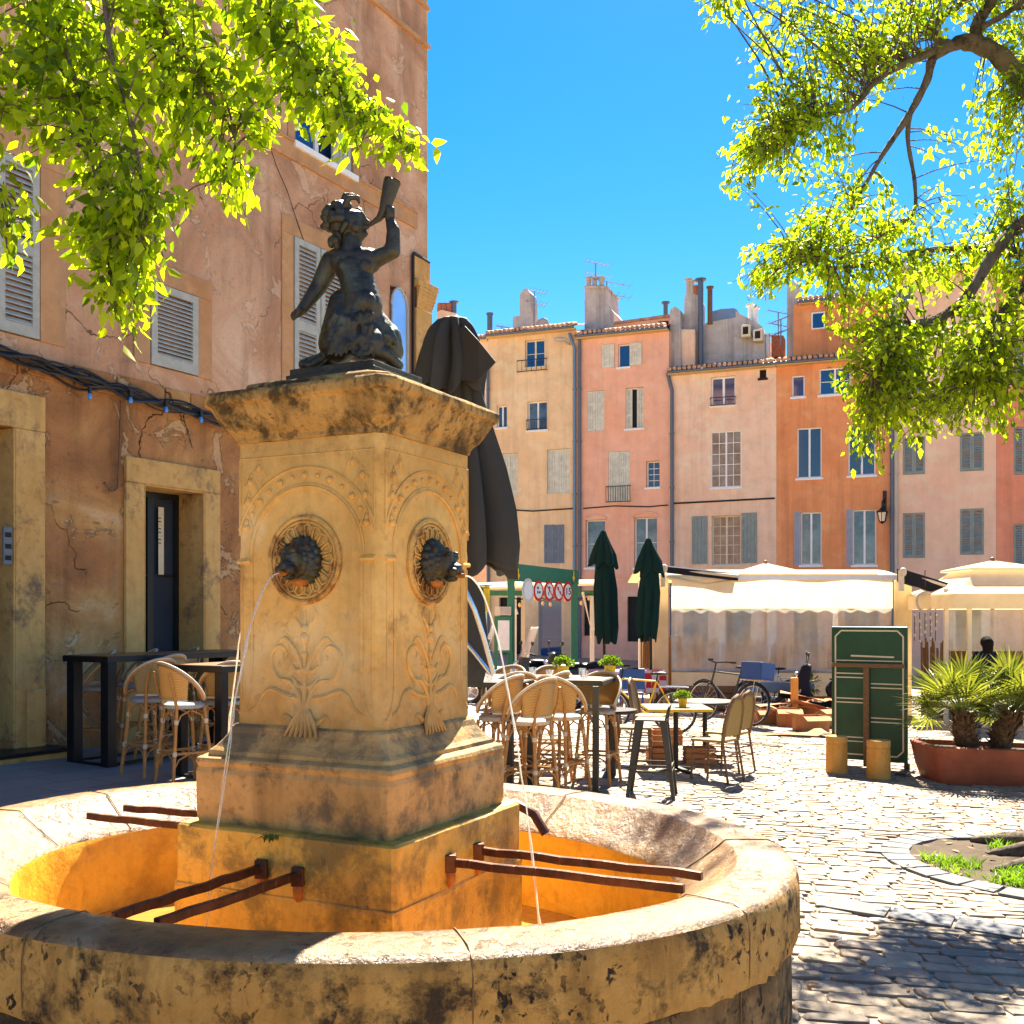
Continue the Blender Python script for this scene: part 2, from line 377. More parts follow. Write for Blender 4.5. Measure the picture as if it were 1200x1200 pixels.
def weave(name,c1,c2,sc_=95):
    t=NT(name); w=t.n.new('ShaderNodeTexChecker'); w.inputs['Scale'].default_value=sc_; w.inputs['Color1'].default_value=(*c1,1); w.inputs['Color2'].default_value=(*c2,1)
    t.l(t.tc.outputs['Object'],w.inputs['Vector']); t.done(w.outputs['Color'],.55,t.bump(w.outputs['Fac'],.4,.004),0,.4)
    tr=t.n.new('ShaderNodeBsdfTranslucent'); t.l(w.outputs['Color'],tr.inputs[0]); mx=t.n.new('ShaderNodeMixShader'); mx.inputs[0].default_value=.35
    t.l(t.b.outputs[0],mx.inputs[1]); t.l(tr.outputs[0],mx.inputs[2]); t.l(mx.outputs[0],t.out.inputs[0]); return t.m
M['weave']=weave('woven_cane',(.62,.42,.16),(.42,.25,.09))
M['weave_w']=weave('white_woven_seat',(.72,.62,.5),(.5,.4,.28),70)
M['weave_g']=weave('white_grey_woven',(.55,.55,.52),(.36,.36,.38),95)
M['weave_y']=weave('yellow_woven',(.48,.37,.16),(.27,.19,.07),80)
def watermat():
    t=NT('water'); t.b.inputs['Base Color'].default_value=(.42,.22,.05,1); t.b.inputs['Roughness'].default_value=.04; t.b.inputs['Transmission Weight'].default_value=.0
    t.b.inputs['Specular IOR Level'].default_value=.9; t.l(t.bump(t.noise(11,4,.6,dist=1),.35,.03),t.b.inputs['Normal']); return t.m
M['water']=watermat()
M['jet']=glassy('falling_water',(.97,.97,.97),.85,.1,(.9,.9,.9),.28,(.95,.9,.8))
# ================================================================ ground
g=MB(); S=220
g.add([(-S,-60,gz(-S)),(S,-60,gz(S)),(S,S,gz(S)),(-S,S,gz(-S))],[(0,1,2,3)])
struct('ground',g,M['ground'])
WA=Vector((-4.95,11.74)); WD=Vector((.488,.873)); WN=Vector((.873,-.488))
def wdist(x,y): return (x-WA.x)*WN.x+(y-WA.y)*WN.y
FC=(-.607,4.18); PIT=(3.95,7.85)
g=MB()
def wp(t,d,z): 
    x=WA.x+WD.x*t+WN.x*d; y=WA.y+WD.y*t+WN.y*d; return (x,y,gz(x)+z)
g.add([wp(-14,-.4,.012),wp(-14,2.9,.012),wp(10,2.9,.012),wp(10,-.4,.012)],[(3,2,1,0)])
struct('pavement',g,M['slab'])
# cobblestones: real setts laid in rows
c=MB(); y=2.2; row=0
def stn(cx,cy,L,W,rot,near):
    h=.009+random.random()*.007; tl=random.uniform(-.004,.004); tl2=random.uniform(-.004,.004)
    j=.022 if near else .007; gp_=.008; vs=[]
    cr,sr=math.cos(rot),math.sin(rot)
    cor=[(-L/2+gp_,-W/2+gp_),(L/2-gp_,-W/2+gp_),(L/2-gp_,W/2-gp_),(-L/2+gp_,W/2-gp_)]
    cor=[(a+random.uniform(-j,j),b+random.uniform(-j,j)) for a,b in cor]
    k=.92 if near else .92
    if near: 
        e=[]
        for i in range(4):
            a,b=cor[i]; n_=cor[(i+1)%4]; e.append((a*.93,b*.93)); e.append(((a+n_[0])/2*1.05,(b+n_[1])/2*1.05))
        cor=e
    n=len(cor)
    for z,s in ((-.01,1),(h*.55,.97),(h,k)):
        for a,b in cor:
            zz=z+(tl*a/L*2+tl2*b/W*2 if z>0 else 0); X=cx+(a*cr-b*sr)*s; 
            a2,b2=a*s,b*s; X=cx+a2*cr-b2*sr; Y=cy+a2*sr+b2*cr
            vs.append((X,Y,gz(X)+zz))
    f=[]
    for l in range(2):
        for i in range(n): f.append((l*n+i,l*n+(i+1)%n,(l+1)*n+(i+1)%n,(l+1)*n+i))
    f.append(tuple(range(2*n,3*n)))
    c.add(vs,f,False)
while y<27:
    near=y<6.6
    W=(.135 if near else .092)*random.uniform(.85,1.15); x=-7+random.random()*.2
    while x<14.5:
        L=random.uniform(.17,.36) if near else random.uniform(.16,.34)
        cx=x+L/2; cy=y+ (-.05*cx) + .04*math.sin(cx*1.3+row*.02)
        x+=L
        k=cx/max(cy,.5)
        if k<-.62 or k>.66 or cy<2.3: continue
        if wdist(cx,cy)<2.98: continue
        if math.hypot(cx-FC[0],cy-FC[1])<1.35: continue
        if math.hypot(cx-PIT[0],cy-PIT[1])<1.2: continue
        stn(cx,cy,L,W,-.05+.052*math.cos(cx*1.3+row*.02)+random.uniform(-.02,.02)*(3 if near else 1),near)
    y+=W; row+=1
struct('cobblestone_paving',c,M['cobble'])
# kerb ring of the tree pit (dark blue-grey setts) and a gutter line of the same stone
kb=MB(); n=30
for i in range(n):
    a0=2*PI*i/n+.012; a1=2*PI*(i+1)/n-.012; pts=[]
    for r_,z in ((.96,-.02),(1.18,-.02),(1.175,.02),(.965,.026)):
        for a in (a0,a1):
            X=PIT[0]+r_*math.cos(a); Y=PIT[1]+r_*math.sin(a); pts.append((X,Y,gz(X)+z+random.uniform(-.002,.002)))
    kb.add(pts,[(0,1,3,2),(2,3,5,4),(4,5,7,6),(6,7,1,0),(0,2,4,6),(1,7,5,3)])
M['slate']=plain('blue_grey_kerb_stone',(.085,.095,.11),.42,0,.35,5,.4)
struct('kerb',kb,M['slate'])
gl=MB()
for i in range(10):
    p=Vector((1.95+i*.32,6.55-i*.17)); q=p+Vector((.30,-.16)); w=Vector((.06,.11))
    co=[p-w,q-w,q+w,p+w]
    gl.add([(a.x,a.y,gz(a.x)+.0) for a in co]+[(a.x,a.y,gz(a.x)+.024) for a in co],[(4,5,6,7),(0,1,5,4),(1,2,6,5),(2,3,7,6),(3,0,4,7)])
struct('drain_channel',gl,M['slate'])
so=MB(); so.grid(lambda u,v:(lambda r_,a:(PIT[0]+r_*math.cos(a),PIT[1]+r_*math.sin(a),gz(PIT[0]+r_*math.cos(a))+.01+.03*(1-r_)+.02*math.sin(13*a)*math.sin(9*r_)))(v*.97,u*2*PI),40,10)
struct('tree_pit_soil',so,M['soil'])

# ================================================================ facade toolkit
class Fac:
    def __init__(s,O,d): s.O=Vector(O); s.d=Vector(d).normalized(); s.n=Vector((s.d.y,-s.d.x))
    def mat(s): # local (u, v out of wall, z) -> world
        return Matrix(((s.d.x,s.n.x,0,s.O.x),(s.d.y,s.n.y,0,s.O.y),(0,0,1,0),(0,0,0,1)))
    def u(s,px):
        k=(px-600)/F_; return (k*s.O.y-s.O.x)/(s.d.x-k*s.d.y)
    def z(s,px,py): return EYE+(HZ-py)*(s.O.y+s.d.y*s.u(px))/F_
    def rect(s,x0,y0,x1,y1):
        xm=(x0+x1)/2; return (s.u(x0),s.z(xm,y1),s.u(x1),s.z(xm,y0))
    def p(s,u,v,z): return s.mat()@Vector((u,v,z))
    def base(s,u): 
        q=s.O+s.d*u; return Vector((q.x,q.y,gz(q.x)))
def wallmesh(fc,L0,L1,z0,z1,ops,depth=.22,back=8):
    m=MB(); m.M=fc.mat()
    us=sorted({L0,L1,*[o[0] for o in ops],*[o[2] for o in ops]}); zs=sorted({z0,z1,*[o[1] for o in ops],*[o[3] for o in ops]})
    us=[u for u in us if L0<=u<=L1]; zs=[z for z in zs if z0<=z<=z1]
    for a,b in zip(us,us[1:]):
        for c_,d in zip(zs,zs[1:]):
            um,zm=(a+b)/2,(c_+d)/2
            if any(o[0]<um<o[2] and o[1]<zm<o[3] for o in ops): continue
            m.add([(a,0,c_),(b,0,c_),(b,0,d),(a,0,d)],[(0,1,2,3)])
    for o in ops:
        a,c_,b,d=o[:4]; D=o[4] if len(o)>4 else depth
        a=max(a,L0); b=min(b,L1)
        m.add([(a,0,c_),(b,0,c_),(b,0,d),(a,0,d),(a,-D,c_),(b,-D,c_),(b,-D,d),(a,-D,d)],[(0,4,5,1),(1,5,6,2),(2,6,7,3),(3,7,4,0),(4,7,6,5)])
    m.add([(L0,0,z0),(L0,-back,z0),(L0,-back,z1),(L0,0,z1)],[(0,3,2,1)])
    m.add([(L1,0,z0),(L1,-back,z0),(L1,-back,z1),(L1,0,z1)],[(0,1,2,3)])
    m.add([(L0,-back,z0),(L1,-back,z0),(L1,-back,z1),(L0,-back,z1)],[(0,3,2,1)])
    m.add([(L0,0,z1),(L1,0,z1),(L1,-back,z1),(L0,-back,z1)],[(0,1,2,3)])
    return m
def casement(fc,par,r,D,frame=None,glass='glass',nx=1,nz=1,leaves=2,fw=.055,inset=.05,name='window'):
    a,c_,b,d=r; frame=frame or M['white']; v=-D+inset
    m=MB(); m.M=fc.mat()
    m.box(a,v-.03,c_,a+fw,v+.02,d); m.box(b-fw,v-.03,c_,b,v+.02,d); m.box(a+fw,v-.03,c_,b-fw,v+.02,c_+fw); m.box(a+fw,v-.03,d-fw,b-fw,v+.02,d)
    w=(b-a-2*fw)/leaves
    for i in range(1,leaves): x=a+fw+w*i; m.box(x-fw*.7,v-.03,c_+fw,x+fw*.7,v+.024,d-fw)
    for i in range(leaves):
        x0=a+fw+w*i
        for k in range(1,nx): x=x0+w*k/nx; m.box(x-.012,v-.02,c_+fw,x+.012,v+.012,d-fw)
        for k in range(1,nz): z=c_+fw+(d-c_-2*fw)*k/nz; m.box(x0+.01,v-.022,z-.013,x0+w-.01,v+.014,z+.013)
    w_=m.build(name,frame,par)
    p=MB(); p.M=fc.mat(); p.add([(a+fw*.5,v-.012,c_+fw*.5),(b-fw*.5,v-.012,c_+fw*.5),(b-fw*.5,v-.012,d-fw*.5),(a+fw*.5,v-.012,d-fw*.5)],[(0,1,2,3)])
    p.build('pane',M[glass] if isinstance(glass,str) else glass,w_)
    if name=='window' and D>.1:
        s=MB(); s.M=fc.mat(); s.box(a-.06,.003,c_-.09,b+.06,.075,c_-.004); s.build('sill',frame,w_)
    return w_
def shutter(fc,par,r,v,mat,louv=False,louvre_h=.055,panels=1,lab=None):
    """one leaf"""
    a,c_,b,d=r; m=MB(); m.M=fc.mat(); t=.035; fw=min(.09,(b-a)*.17)
    m.box(a,v,c_,a+fw,v+t,d); m.box(b-fw,v,c_,b,v+t,d); m.box(a+fw,v,c_,b-fw,v+t,c_+fw*1.4); m.box(a+fw,v,d-fw,b-fw,v+t,d)
    if louv:
        zs=[c_+fw*1.4]+[c_+(d-c_)*(k+1)/panels for k in range(panels-1)]+[d-fw]
        for i in range(panels-1): m.box(a+fw,v,zs[i+1]-fw*.8,b-fw,v+t,zs[i+1]+fw*.8)
        z=c_+fw*1.4+louvre_h*.4
        while z<d-fw-louvre_h*.4:
            if not any(abs(z-q)<fw*.8+.01 for q in zs[1:-1]):
                m.add([(a+fw,v+t*.95,z-louvre_h*.32),(b-fw,v+t*.95,z-louvre_h*.32),(b-fw,v+.002,z+louvre_h*.32),(a+fw,v+.002,z+louvre_h*.32),
                       (a+fw,v+t*.95,z-louvre_h*.32+.012),(b-fw,v+t*.95,z-louvre_h*.32+.012),(b-fw,v+.002,z+louvre_h*.32+.012),(a+fw,v+.002,z+louvre_h*.32+.012)],
                      [(0,3,2,1),(4,5,6,7),(0,1,5,4),(1,2,6,5),(2,3,7,6),(3,0,4,7)])
            z+=louvre_h
    else:
        n=3; w=(b-a-2*fw)/n
        for k in range(n): m.box(a+fw+w*k+.006,v+.006,c_+fw*1.4,a+fw+w*(k+1)-.006,v+.02,d-fw)
        for q in (.33,.68): z=c_+(d-c_)*q; m.box(a+fw,v+.004,z-.05,b-fw,v+.03,z+.05)
    o=m.build('shutter',mat,par)
    if lab:o['label']=lab
    return o
def railing(fc,par,r,v=.12,mat=None,n=9,name='railing'):
    a,c_,b,d=r; m=MB(); m.M=fc.mat()
    for z in (c_,d): m.bar((a,v,z),(b,v,z),.03)
    for i in range(n+1):
        u=a+(b-a)*i/n; m.bar((u,v,c_),(u,v,d),.016)
    for u in (a,b): m.bar((u,v,d),(u,-.05,d),.025); m.bar((u,v,c_),(u,-.05,c_),.025)
    return m.build(name,mat or M['black'],par)

# ================================================================ left building
LB=Fac(WA,WD)
lb=thing('corner_building','tall old corner building with peeling orange brown render and grey louvred shutters behind the fountain','building',LB.base(-2))
U1=LB.u(501); U0=-13.5
rA=LB.rect(-62,172,46,386); rB=LB.rect(175,333,231,434); rC=LB.rect(343,290,403,450); rD=LB.rect(457,338,476,470)
rE=LB.rect(345,70,413,186); rF=LB.rect(166,572,237,800); rG=LB.rect(-120,490,14,876)
rB=(rB[0],LB.z(202,434),rB[2],LB.z(202,338)); 
zb=-.6; sill=gz(WA.x+WD.x*rF[0])
F0=(rF[0],sill+.02,rF[2],rF[3],.55); G0=(rG[0],sill+.12,rG[2],rG[3],.5)
rC2=(rC[0],rC[1]-.5,rC[2],rC[3])
zsplit=LB.z(120,438)
E0=(*rE,.22)
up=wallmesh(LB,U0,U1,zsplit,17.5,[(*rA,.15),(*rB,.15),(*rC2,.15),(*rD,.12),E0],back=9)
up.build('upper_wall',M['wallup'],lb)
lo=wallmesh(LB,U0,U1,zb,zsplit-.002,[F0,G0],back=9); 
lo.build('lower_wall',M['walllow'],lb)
# uneven ledge where the two renders meet, rubble stones
m=MB(); m.M=LB.mat(); random.seed(3)
u=U0
while u<U1-.05:
    w=random.uniform(.3,.75); h=random.uniform(.16,.26)
    m.box(u,-.05,zsplit-h,min(u+w-.02,U1-.01),.018+random.random()*.02,zsplit+random.uniform(-.03,.05)); u+=w
m.build('stone_course',M['walllow'],lb,bevel=.012)
def strip(fc,par,r,w,v,mat,name='window_surround',top=True,bot=False,wb=None):
    a,c_,b,d=r; m=MB(); m.M=fc.mat()
    m.box(a-w,.001,c_,a-.002,v,d); m.box(b+.002,.001,c_,b+w,v,d)
    if top: m.box(a-w,.001,d+.002,b+w,v+.002,d+w)
    if bot: m.box(a-w,.001,c_-(wb or w),b+w,v+.003,c_-.002)
    return m.build(name,mat,par,bevel=.004)
strip(LB,lb,rA,.32,.02,M['band']); strip(LB,lb,rB,.24,.02,M['band']); strip(LB,lb,rC2,.24,.02,M['band']); strip(LB,lb,rE,.15,.02,M['band'],bot=False)
# painted string courses
zE=rE[1]
m=MB(); m.M=LB.mat(); m.box(U0,.001,zE-.28,U1-.35,.035,zE-.04); m.box(U0,.001,zE-.04,U1-.35,.06,zE-.01); m.build('sill_band',M['band'],lb)
zc=LB.z(466,25)
m=MB(); m.M=LB.mat(); m.box(U0,.001,zc-.05,U1+.02,.05,zc+.02); m.box(U0,.001,zc+.6,U1+.02,.04,zc+.66); m.build('cornice_band',M['band'],lb)
m=MB(); m.M=LB.mat(); m.box(U0-.1,-9.2,17.5,U1+.25,.45,17.75); m.build('roof',M['tile'],lb)
# grey louvred shutters
mid=(rA[0]+rA[2])/2
shutter(LB,lb,(rA[0]+.02,rA[1]+.01,mid-.01,rA[3]-.01),.0,M['shutL'],True,.062,2); shutter(LB,lb,(mid+.01,rA[1]+.01,rA[2]-.02,rA[3]-.01),.0,M['shutL'],True,.062,2)
shutter(LB,lb,(rB[0]+.01,rB[1]+.01,rB[2]-.01,rB[3]-.01),.0,M['shutL'],True,.05,1)
mid=(rC[0]+rC[2])/2
for a,b in ((rC[0]+.01,mid-.01),(mid+.01,rC[2]-.01)): shutter(LB,lb,(a,rC2[1]+.02,b,rC[3]-.01),.0,M['shutL'],True,.062,2)
casement(LB,lb,rE,.22,M['white'],'bglass',1,3,2,.06); 
shutter(LB,lb,(rE[2]-.45,rE[1]+.02,rE[2]-.01,rE[3]-.02),-.05,M['shutL'],False)
# arched pale window
a,c_,b,d=rD; m=MB(); m.M=LB.mat(); arc=[(a,c_),(b,c_),(b,d-.32)]+[((a+b)/2+(b-a)/2*math.cos(t),d-.32+.32*math.sin(t)) for t in np.linspace(.15,PI-.15,9)]+[(a,d-.32)]
m.add([(u_,.02,z_) for u_,z_ in arc],[tuple(range(len(arc)))]); M['mirror']=plain('pale_reflecting_glass',(.5,.62,.75),.12,.6,.1,2,.02,.8)
ap=m.build('arched_window',M['mirror'],lb)
m=MB(); m.tube([LB.p(u_,.03,z_) for u_,z_ in arc],.02,6,closed=True); m.build('frame',M['shutL'],ap)
# shopfront pilaster, corbel and conduit at the corner
pu0,pu1=LB.u(484),U1
m=MB(); m.M=LB.mat(); zt=LB.z(493,340); m.box(pu0,.001,zb,pu1+.04,.07,zt-.35); m.box(pu0-.05,.001,zt,pu1+.12,.15,zt+.10); m.box(pu0-.02,.001,zt+.122,pu1+.01,.05,zt+.5)
for k in range(6):
    t=k/5; m.box(pu0,.0712,zt-.35+.058*k,pu1+.02+.07*math.sin(t*PI/2),.08+.06*t,zt-.35+.058*(k+1))
m.build('pilaster',M['sand'],lb,bevel=.006)
m=MB(); zz=LB.z(490,303); m.tube([LB.p(pu0-.06,.04,.6),LB.p(pu0-.06,.04,zz),LB.p(pu0-.04,.05,zz+.03),LB.p(U1-.02,.05,zz)],.025,6); m.build('conduit',M['black'],lb)
# door F
a,c_,b,d=rF; c_=sill+.02
m=MB(); m.M=LB.mat(); w=.27
m.box(a-w,.001,zb,a-.002,.05,d); m.box(b+.002,.001,zb,b+w,.05,d); m.box(a-w-.0,.001,d+.002,b+w,.055,d+.30)
m.box(a-.001,-.5,c_,a+.02,.048,d); m.box(b-.02,-.5,c_,b+.001,.048,d); m.box(a+.02,-.5,d-.02,b-.02,.048,d+.001)
m.build('door_surround',M['sand'],lb,bevel=.01)
dr=casement(LB,lb,(a+.02,c_,b-.02,d-.02),.55,M['black'],'glass',1,3,2,.07,.14,'door')
m=MB(); m.M=LB.mat(); mx=(a+b)/2; m.box(mx+.12,-.385,d-1.05,b-.28,-.38,d-.2); m.build('paper_notice',M['creamp'],dr)
m=MB(); m.M=LB.mat()
for k in range(9): m.box(mx+.16,-.379,d-.3-k*.045,b-.32-.05*(k%3),-.377,d-.288-k*.045)
m.build('printed_lines',M['dark'],dr)
# doorway G with stone frame and step
a,c_,b,d=rG
m=MB(); m.M=LB.mat(); w=.36; m.box(b+.002,.001,zb,b+w,.06,d); m.box(a-w,.001,zb,a-.002,.06,d); m.box(a-w,.001,d+.002,b+w,.065,d+.38); m.box(b+.12,.0601,sill+.1,b+w-.02,.10,sill+.75)
m.box(b-.02,-.45,c_,b+.001,.058,d)
m.build('door_surround',M['sand'],lb,bevel=.012)
casement(LB,lb,(a+.02,sill+.12,b-.02,d),.5,M['dark'],'dark',1,2,2,.1,.08,'door')
m=MB(); m.M=LB.mat(); m.box(a-.4,.001,zb,b+.40,.42,sill+.09); m.build('door_step',M['sand'],lb,bevel=.02)
m=MB(); m.M=LB.mat(); m.box(a-.42,.0,sill+.094,b+.42,.45,sill+.135); m.build('step_slab',M['black'],lb,bevel=.01)
zi=LB.z(4,640); ui=LB.u(4); m=MB(); m.M=LB.mat(); m.box(ui-.06,.061,zi-.2,ui+.05,.085,zi+.2); ib=m.build('intercom',M['pipe_g'],lb,bevel=.01)
for k in range(3):
    m=MB(); m.M=LB.mat(); m.box(ui-.04,.086,zi-.15+k*.12,ui+.03,.09,zi-.1+k*.12); m.build('button',M['dark'],ib)
# old pipes
m=MB(); pts=[(138,470),(136,540),(134,572),(128,576),(118,566)]
m.tube([LB.p(LB.u(x),.06,LB.z(x,y)) for x,y in pts],.016,6); m.build('bent_pipe',M['rattan_d'],lb)
m=MB(); m.tube([LB.p(LB.u(x),.03,LB.z(x,y)) for x,y in ((312,165),(322,195),(335,225),(347,262),(356,288))],.006,5); m.build('loose_wire',M['black'],lb)
# cables and fairy lights along the wall: own thing
cb=thing('cable_bundle','bundle of black cables with blue lamp bulbs strung along the left wall','cable',LB.p(LB.u(100),.1,LB.z(100,440)))
random.seed(5)
for k in range(9):
    pts=[]; off=random.uniform(-.03,.12); o2=random.uniform(.03,.15); ph=random.random()*6
    for i in range(62):
        px=-60+i*8.2; py=417+.295*px+ (2.2*math.sin(i*.7+ph)+3*math.sin(i*.23+k))*(1+.8*math.exp(-((px-110)/70)**2)) - off*60+4
        if px<40: py-=3
        u_=LB.u(px); pts.append(LB.p(u_,o2,LB.z(px,py)))
    m=MB(); m.tube(pts,random.choice((.01,.014,.02)),5); m.build('cable',M['black'],cb)
M['bulb']=plain('blue_bulb',(.05,.25,.7),.15,0,.1,5,0,.9)
for px,py in ((93,458),(141,463),(183,474),(224,486),(262,498)):
    q=LB.p(LB.u(px),.17,LB.z(px,py)); s_=MB(); s_.lathe([(.0,-.12),(.02,-.11),(.027,-.08),(.015,-.04)],q,10); bl=s_.build('bulb',M['bulb'],cb)
    s_=MB(); s_.lathe([(.022,-.045),(.026,.03),(.0,.035)],q,8); s_.build('socket',M['black'],bl)

# ================================================================ houses across the square
RW=Fac((15.8,42.0),(math.sin(R(69)),-math.cos(R(69))))
def roofmesh(fc,u0,u1,z,depth=4,over=.35,pitch=.28,name='roof',par=None):
    m=MB(); m.M=fc.mat(); n=int((u1-u0)/.055)
    def fn(a,b):
        u_=u0+(u1-u0)*a; v=over-(depth+over)*b; return (u_,v,z+.09+ (over-v)*pitch+.05*abs(math.sin((u_-u0)/.21*PI)))
    m.grid(fn,n,14)
    m.box(u0,over-.01,z+.0,u1,over-.03,z+.09)
    r=m.build(name,M['tile'],par)
    for i in range(0): pass
    e=MB(); e.M=fc.mat(); e.box(u0+.004,.004,z-.06,u1-.004,over-.035,z+.03); e.build('eave_board',M['soffit'],r)
    g_=MB(); g_.M=fc.mat(); g_.tube([(u0,over+.03,z+.03),(u1,over+.03,z+.03)],.06,8); g_.build('gutter',M['pipe_g'],r)
    t=MB(); t.M=fc.mat(); u_=u0+.1
    while u_<u1-.08:
        t.tube([(u_,over+.06,z+.14+random.uniform(-.015,.015)),(u_,over-.6,z+.14+.66*pitch)],.085,8); u_+=.21
    t.build('eave_tiles',M['tile'],r)
    return r
def house(name,lab,x0,x1,eave,wall,fc=RW,pxe=None,group=None,top=None,roof=True):
    u0,u1=fc.u(x0),fc.u(x1); z=fc.z((x0+x1)/2,eave)
    t=thing('town_house',lab,'house',fc.base((u0+u1)/2),0,'terraced town houses across the square')
    return dict(t=t,u0=u0,u1=u1,z=z,ops=[],later=[],wall=wall,fc=fc,roof=roof)
def opn(H,r,D=.22): H['ops'].append((*r,D)); return r
def finish(H):
    fc=H['fc']; m=wallmesh(fc,H['u0']+.003,H['u1']-.003,-1.2,H['z'],H['ops'],back=8); m.build('wall',H['wall'],H['t'])
    if H['roof']: roofmesh(fc,H['u0']+.01,H['u1']-.01,H['z'],par=H['t'])
    for f in H['later']: f()
def win(H,px,kind='cas',D=.22,**k):
    fc=H['fc']; r=fc.rect(*px); opn(H,r,D)
    if kind=='cas': H['later'].append(lambda:casement(fc,H['t'],r,D,**k))
    elif kind=='shut':
        mat=k.get('mat',M['sh_grey']); n=k.get('leaves',2); v=k.get('v',-.05); lv=k.get('louv',False)
        def f():
            w=(r[2]-r[0])/n
            for i in range(n): shutter(fc,H['t'],(r[0]+w*i+.006,r[1]+.01,r[0]+w*(i+1)-.006,r[3]-.01),v,mat,lv,.09,1)
        H['later'].append(f)
    elif kind=='door':
        def f():
            casement(fc,H['t'],r,D,frame=k.get('frame',M['dark']),glass=k.get('glass','dark'),leaves=k.get('leaves',1),nz=k.get('nz',2),name='door')
        H['later'].append(f)
def shut(H,px,mat,v=.02,louv=False): 
    fc=H['fc']; r=fc.rect(*px); H['later'].append(lambda:shutter(fc,H['t'],r,v,mat,louv,.09))
def rail(H,px,n=9): 
    fc=H['fc']; r=fc.rect(*px); H['later'].append(lambda:railing(fc,H['t'],r,n=n))
def pipe(H,pts,mat,r=.06,v=.1,name='drainpipe'):
    fc=H['fc']; q=[fc.p(fc.u(x),v,fc.z(x,y)) for x,y in pts]; m=MB(); m.tube(q,r,8)
    if name=='drainpipe':
        z=q[-1].z+1
        while z<q[0].z-.4: m.tube([(q[-1].x,q[-1].y,z),(q[-1].x,q[-1].y,z+.06)],r*1.35,8); z+=2.3
    m.build(name,mat,H['t'])
M['sh_grey']=plain('grey_green_shutter',(.24,.28,.25),.7,0,.18,4,.1)
M['sh_pale']=plain('pale_grey_shutter',(.62,.60,.48),.7,0,.18,4,.15)
M['sh_blue']=plain('blue_grey_shutter',(.15,.19,.24),.7,0,.15,4,.1)
M['sh_lblue']=plain('light_blue_shutter',(.3,.38,.45),.7,0,.1,4,.1)
P1=plaster('peach_plaster',(.82,.53,.27),(.88,.62,.36),(.35,.25,.2),.3,.3,.15)
P2=plaster('pink_plaster',(.86,.41,.25),(.89,.50,.34),(.5,.27,.2),.25,.25,.12)
P3=plaster('rose_beige_plaster',(.88,.54,.35),(.90,.64,.45),(.55,.34,.24),.4,.35,.15)
P4=plaster('orange_plaster',(.76,.27,.10),(.86,.36,.15),(.3,.12,.07),.3,.35,.2)
P5=plaster('pale_pink_plaster',(.88,.52,.34),(.90,.60,.41),(.55,.33,.24),.2,.2,.12)
P6=plaster('salmon_plaster',(.78,.26,.14),(.84,.33,.19),(.35,.15,.1),.3,.25,.15)
# peach house
H=house('h','peach yellow four storey house beside the charcoal parasol',572,675.5,391,P1)
win(H,(615,398,638,430),frame=M['creamp'],glass='bglass',nz=2); rail(H,(607,422,641,435),6)
win(H,(582,475,594,501)); win(H,(618,470,641,504),glass='curtain',nz=1); rail(H,(618,492,640,503),7)
win(H,(588,531,607,583),'shut',mat=M['sh_pale'],v=-.12); win(H,(641,526,668,578),'shut',mat=M['sh_pale'],v=-.12,leaves=2)
shut(H,(638,615,649.5,660),M['sh_blue'],.01); shut(H,(650,615,661,660),M['sh_blue'],.01)
win(H,(585,700,612,790),'door'); win(H,(631,703,658,790),'door',glass='bglass',frame=M['sh_lblue'])
finish(H)
pipe(H,[(668,391),(671,400),(674,408),(674,790)],M['pipe_b'],.07); pipe(H,[(572.7,420),(573,780)],M['pipe_g'],.07)
pipe(H,[(585,597),(625,599),(672,596)],M['black'],.03,.05,'cable')
fc=RW; m=MB(); m.ell(fc.p(fc.u(661),.5,fc.z(661,401)),.32,.16,.1); m.bar(fc.p(fc.u(668),0,fc.z(668,404)),fc.p(fc.u(662),.5,fc.z(662,401)),.06); m.build('street_light',M['pipe_w'],H['t'])
# pink house
H=house('h','narrow salmon pink house with wrought iron balcony and tall twin drainpipes at its left edge',675.5,784,392,P2)
win(H,(724,403,738,430),glass='bglass',leaves=1,fw=.05); shut(H,(706,404,720,431),M['sh_pale']); shut(H,(738.5,402,752,428),M['sh_pale'])
win(H,(688,458,708,505),'shut',mat=M['sh_pale']); win(H,(733,454,754,502),glass='dark',leaves=1); shut(H,(733,455,740.5,502),M['sh_pale'],-.1); shut(H,(746,455,754,502),M['sh_pale'],-.1)
win(H,(713,529,738,588),'shut',mat=M['sh_pale']); rail(H,(711,570,739,588),10)
win(H,(757,540,773,571),nx=2,nz=4,leaves=1,D=.3)
win(H,(686,609,709,665),leaves=1,nz=2,glass='curtain',D=.3); win(H,(743,606,770,665),leaves=2,nz=2,glass='curtain',D=.3)
win(H,(735,699,761,752),'door'); win(H,(684,700,700,745),'door')
finish(H)
pipe(H,[(680,398),(680,790)],M['pipe_g'],.07); pipe(H,[(684,596),(720,593),(760,594),(783,592)],M['black'],.025,.05,'cable')
fcm=H['fc']; m=MB(); m.M=fcm.mat(); z=fcm.z(730,675); m.box(H['u0']+.02,.001,z-.06,H['u1']-.02,.05,z+.06); m.build('string_course',P2,H['t'])
for x0,x1,y0 in ((686,709,609),(743,770,606)):
    r=fcm.rect(x0,y0-4,x1,y0); m=MB(); m.M=fcm.mat(); w=(r[2]-r[0])/2; uc=(r[0]+r[2])/2
    m.tube([(uc+(w+.05)*math.cos(t),.02,r[1]+.22*math.sin(t)) for t in np.linspace(0,PI,9)],.05,6); m.build('window_arch',P2,H['t'])
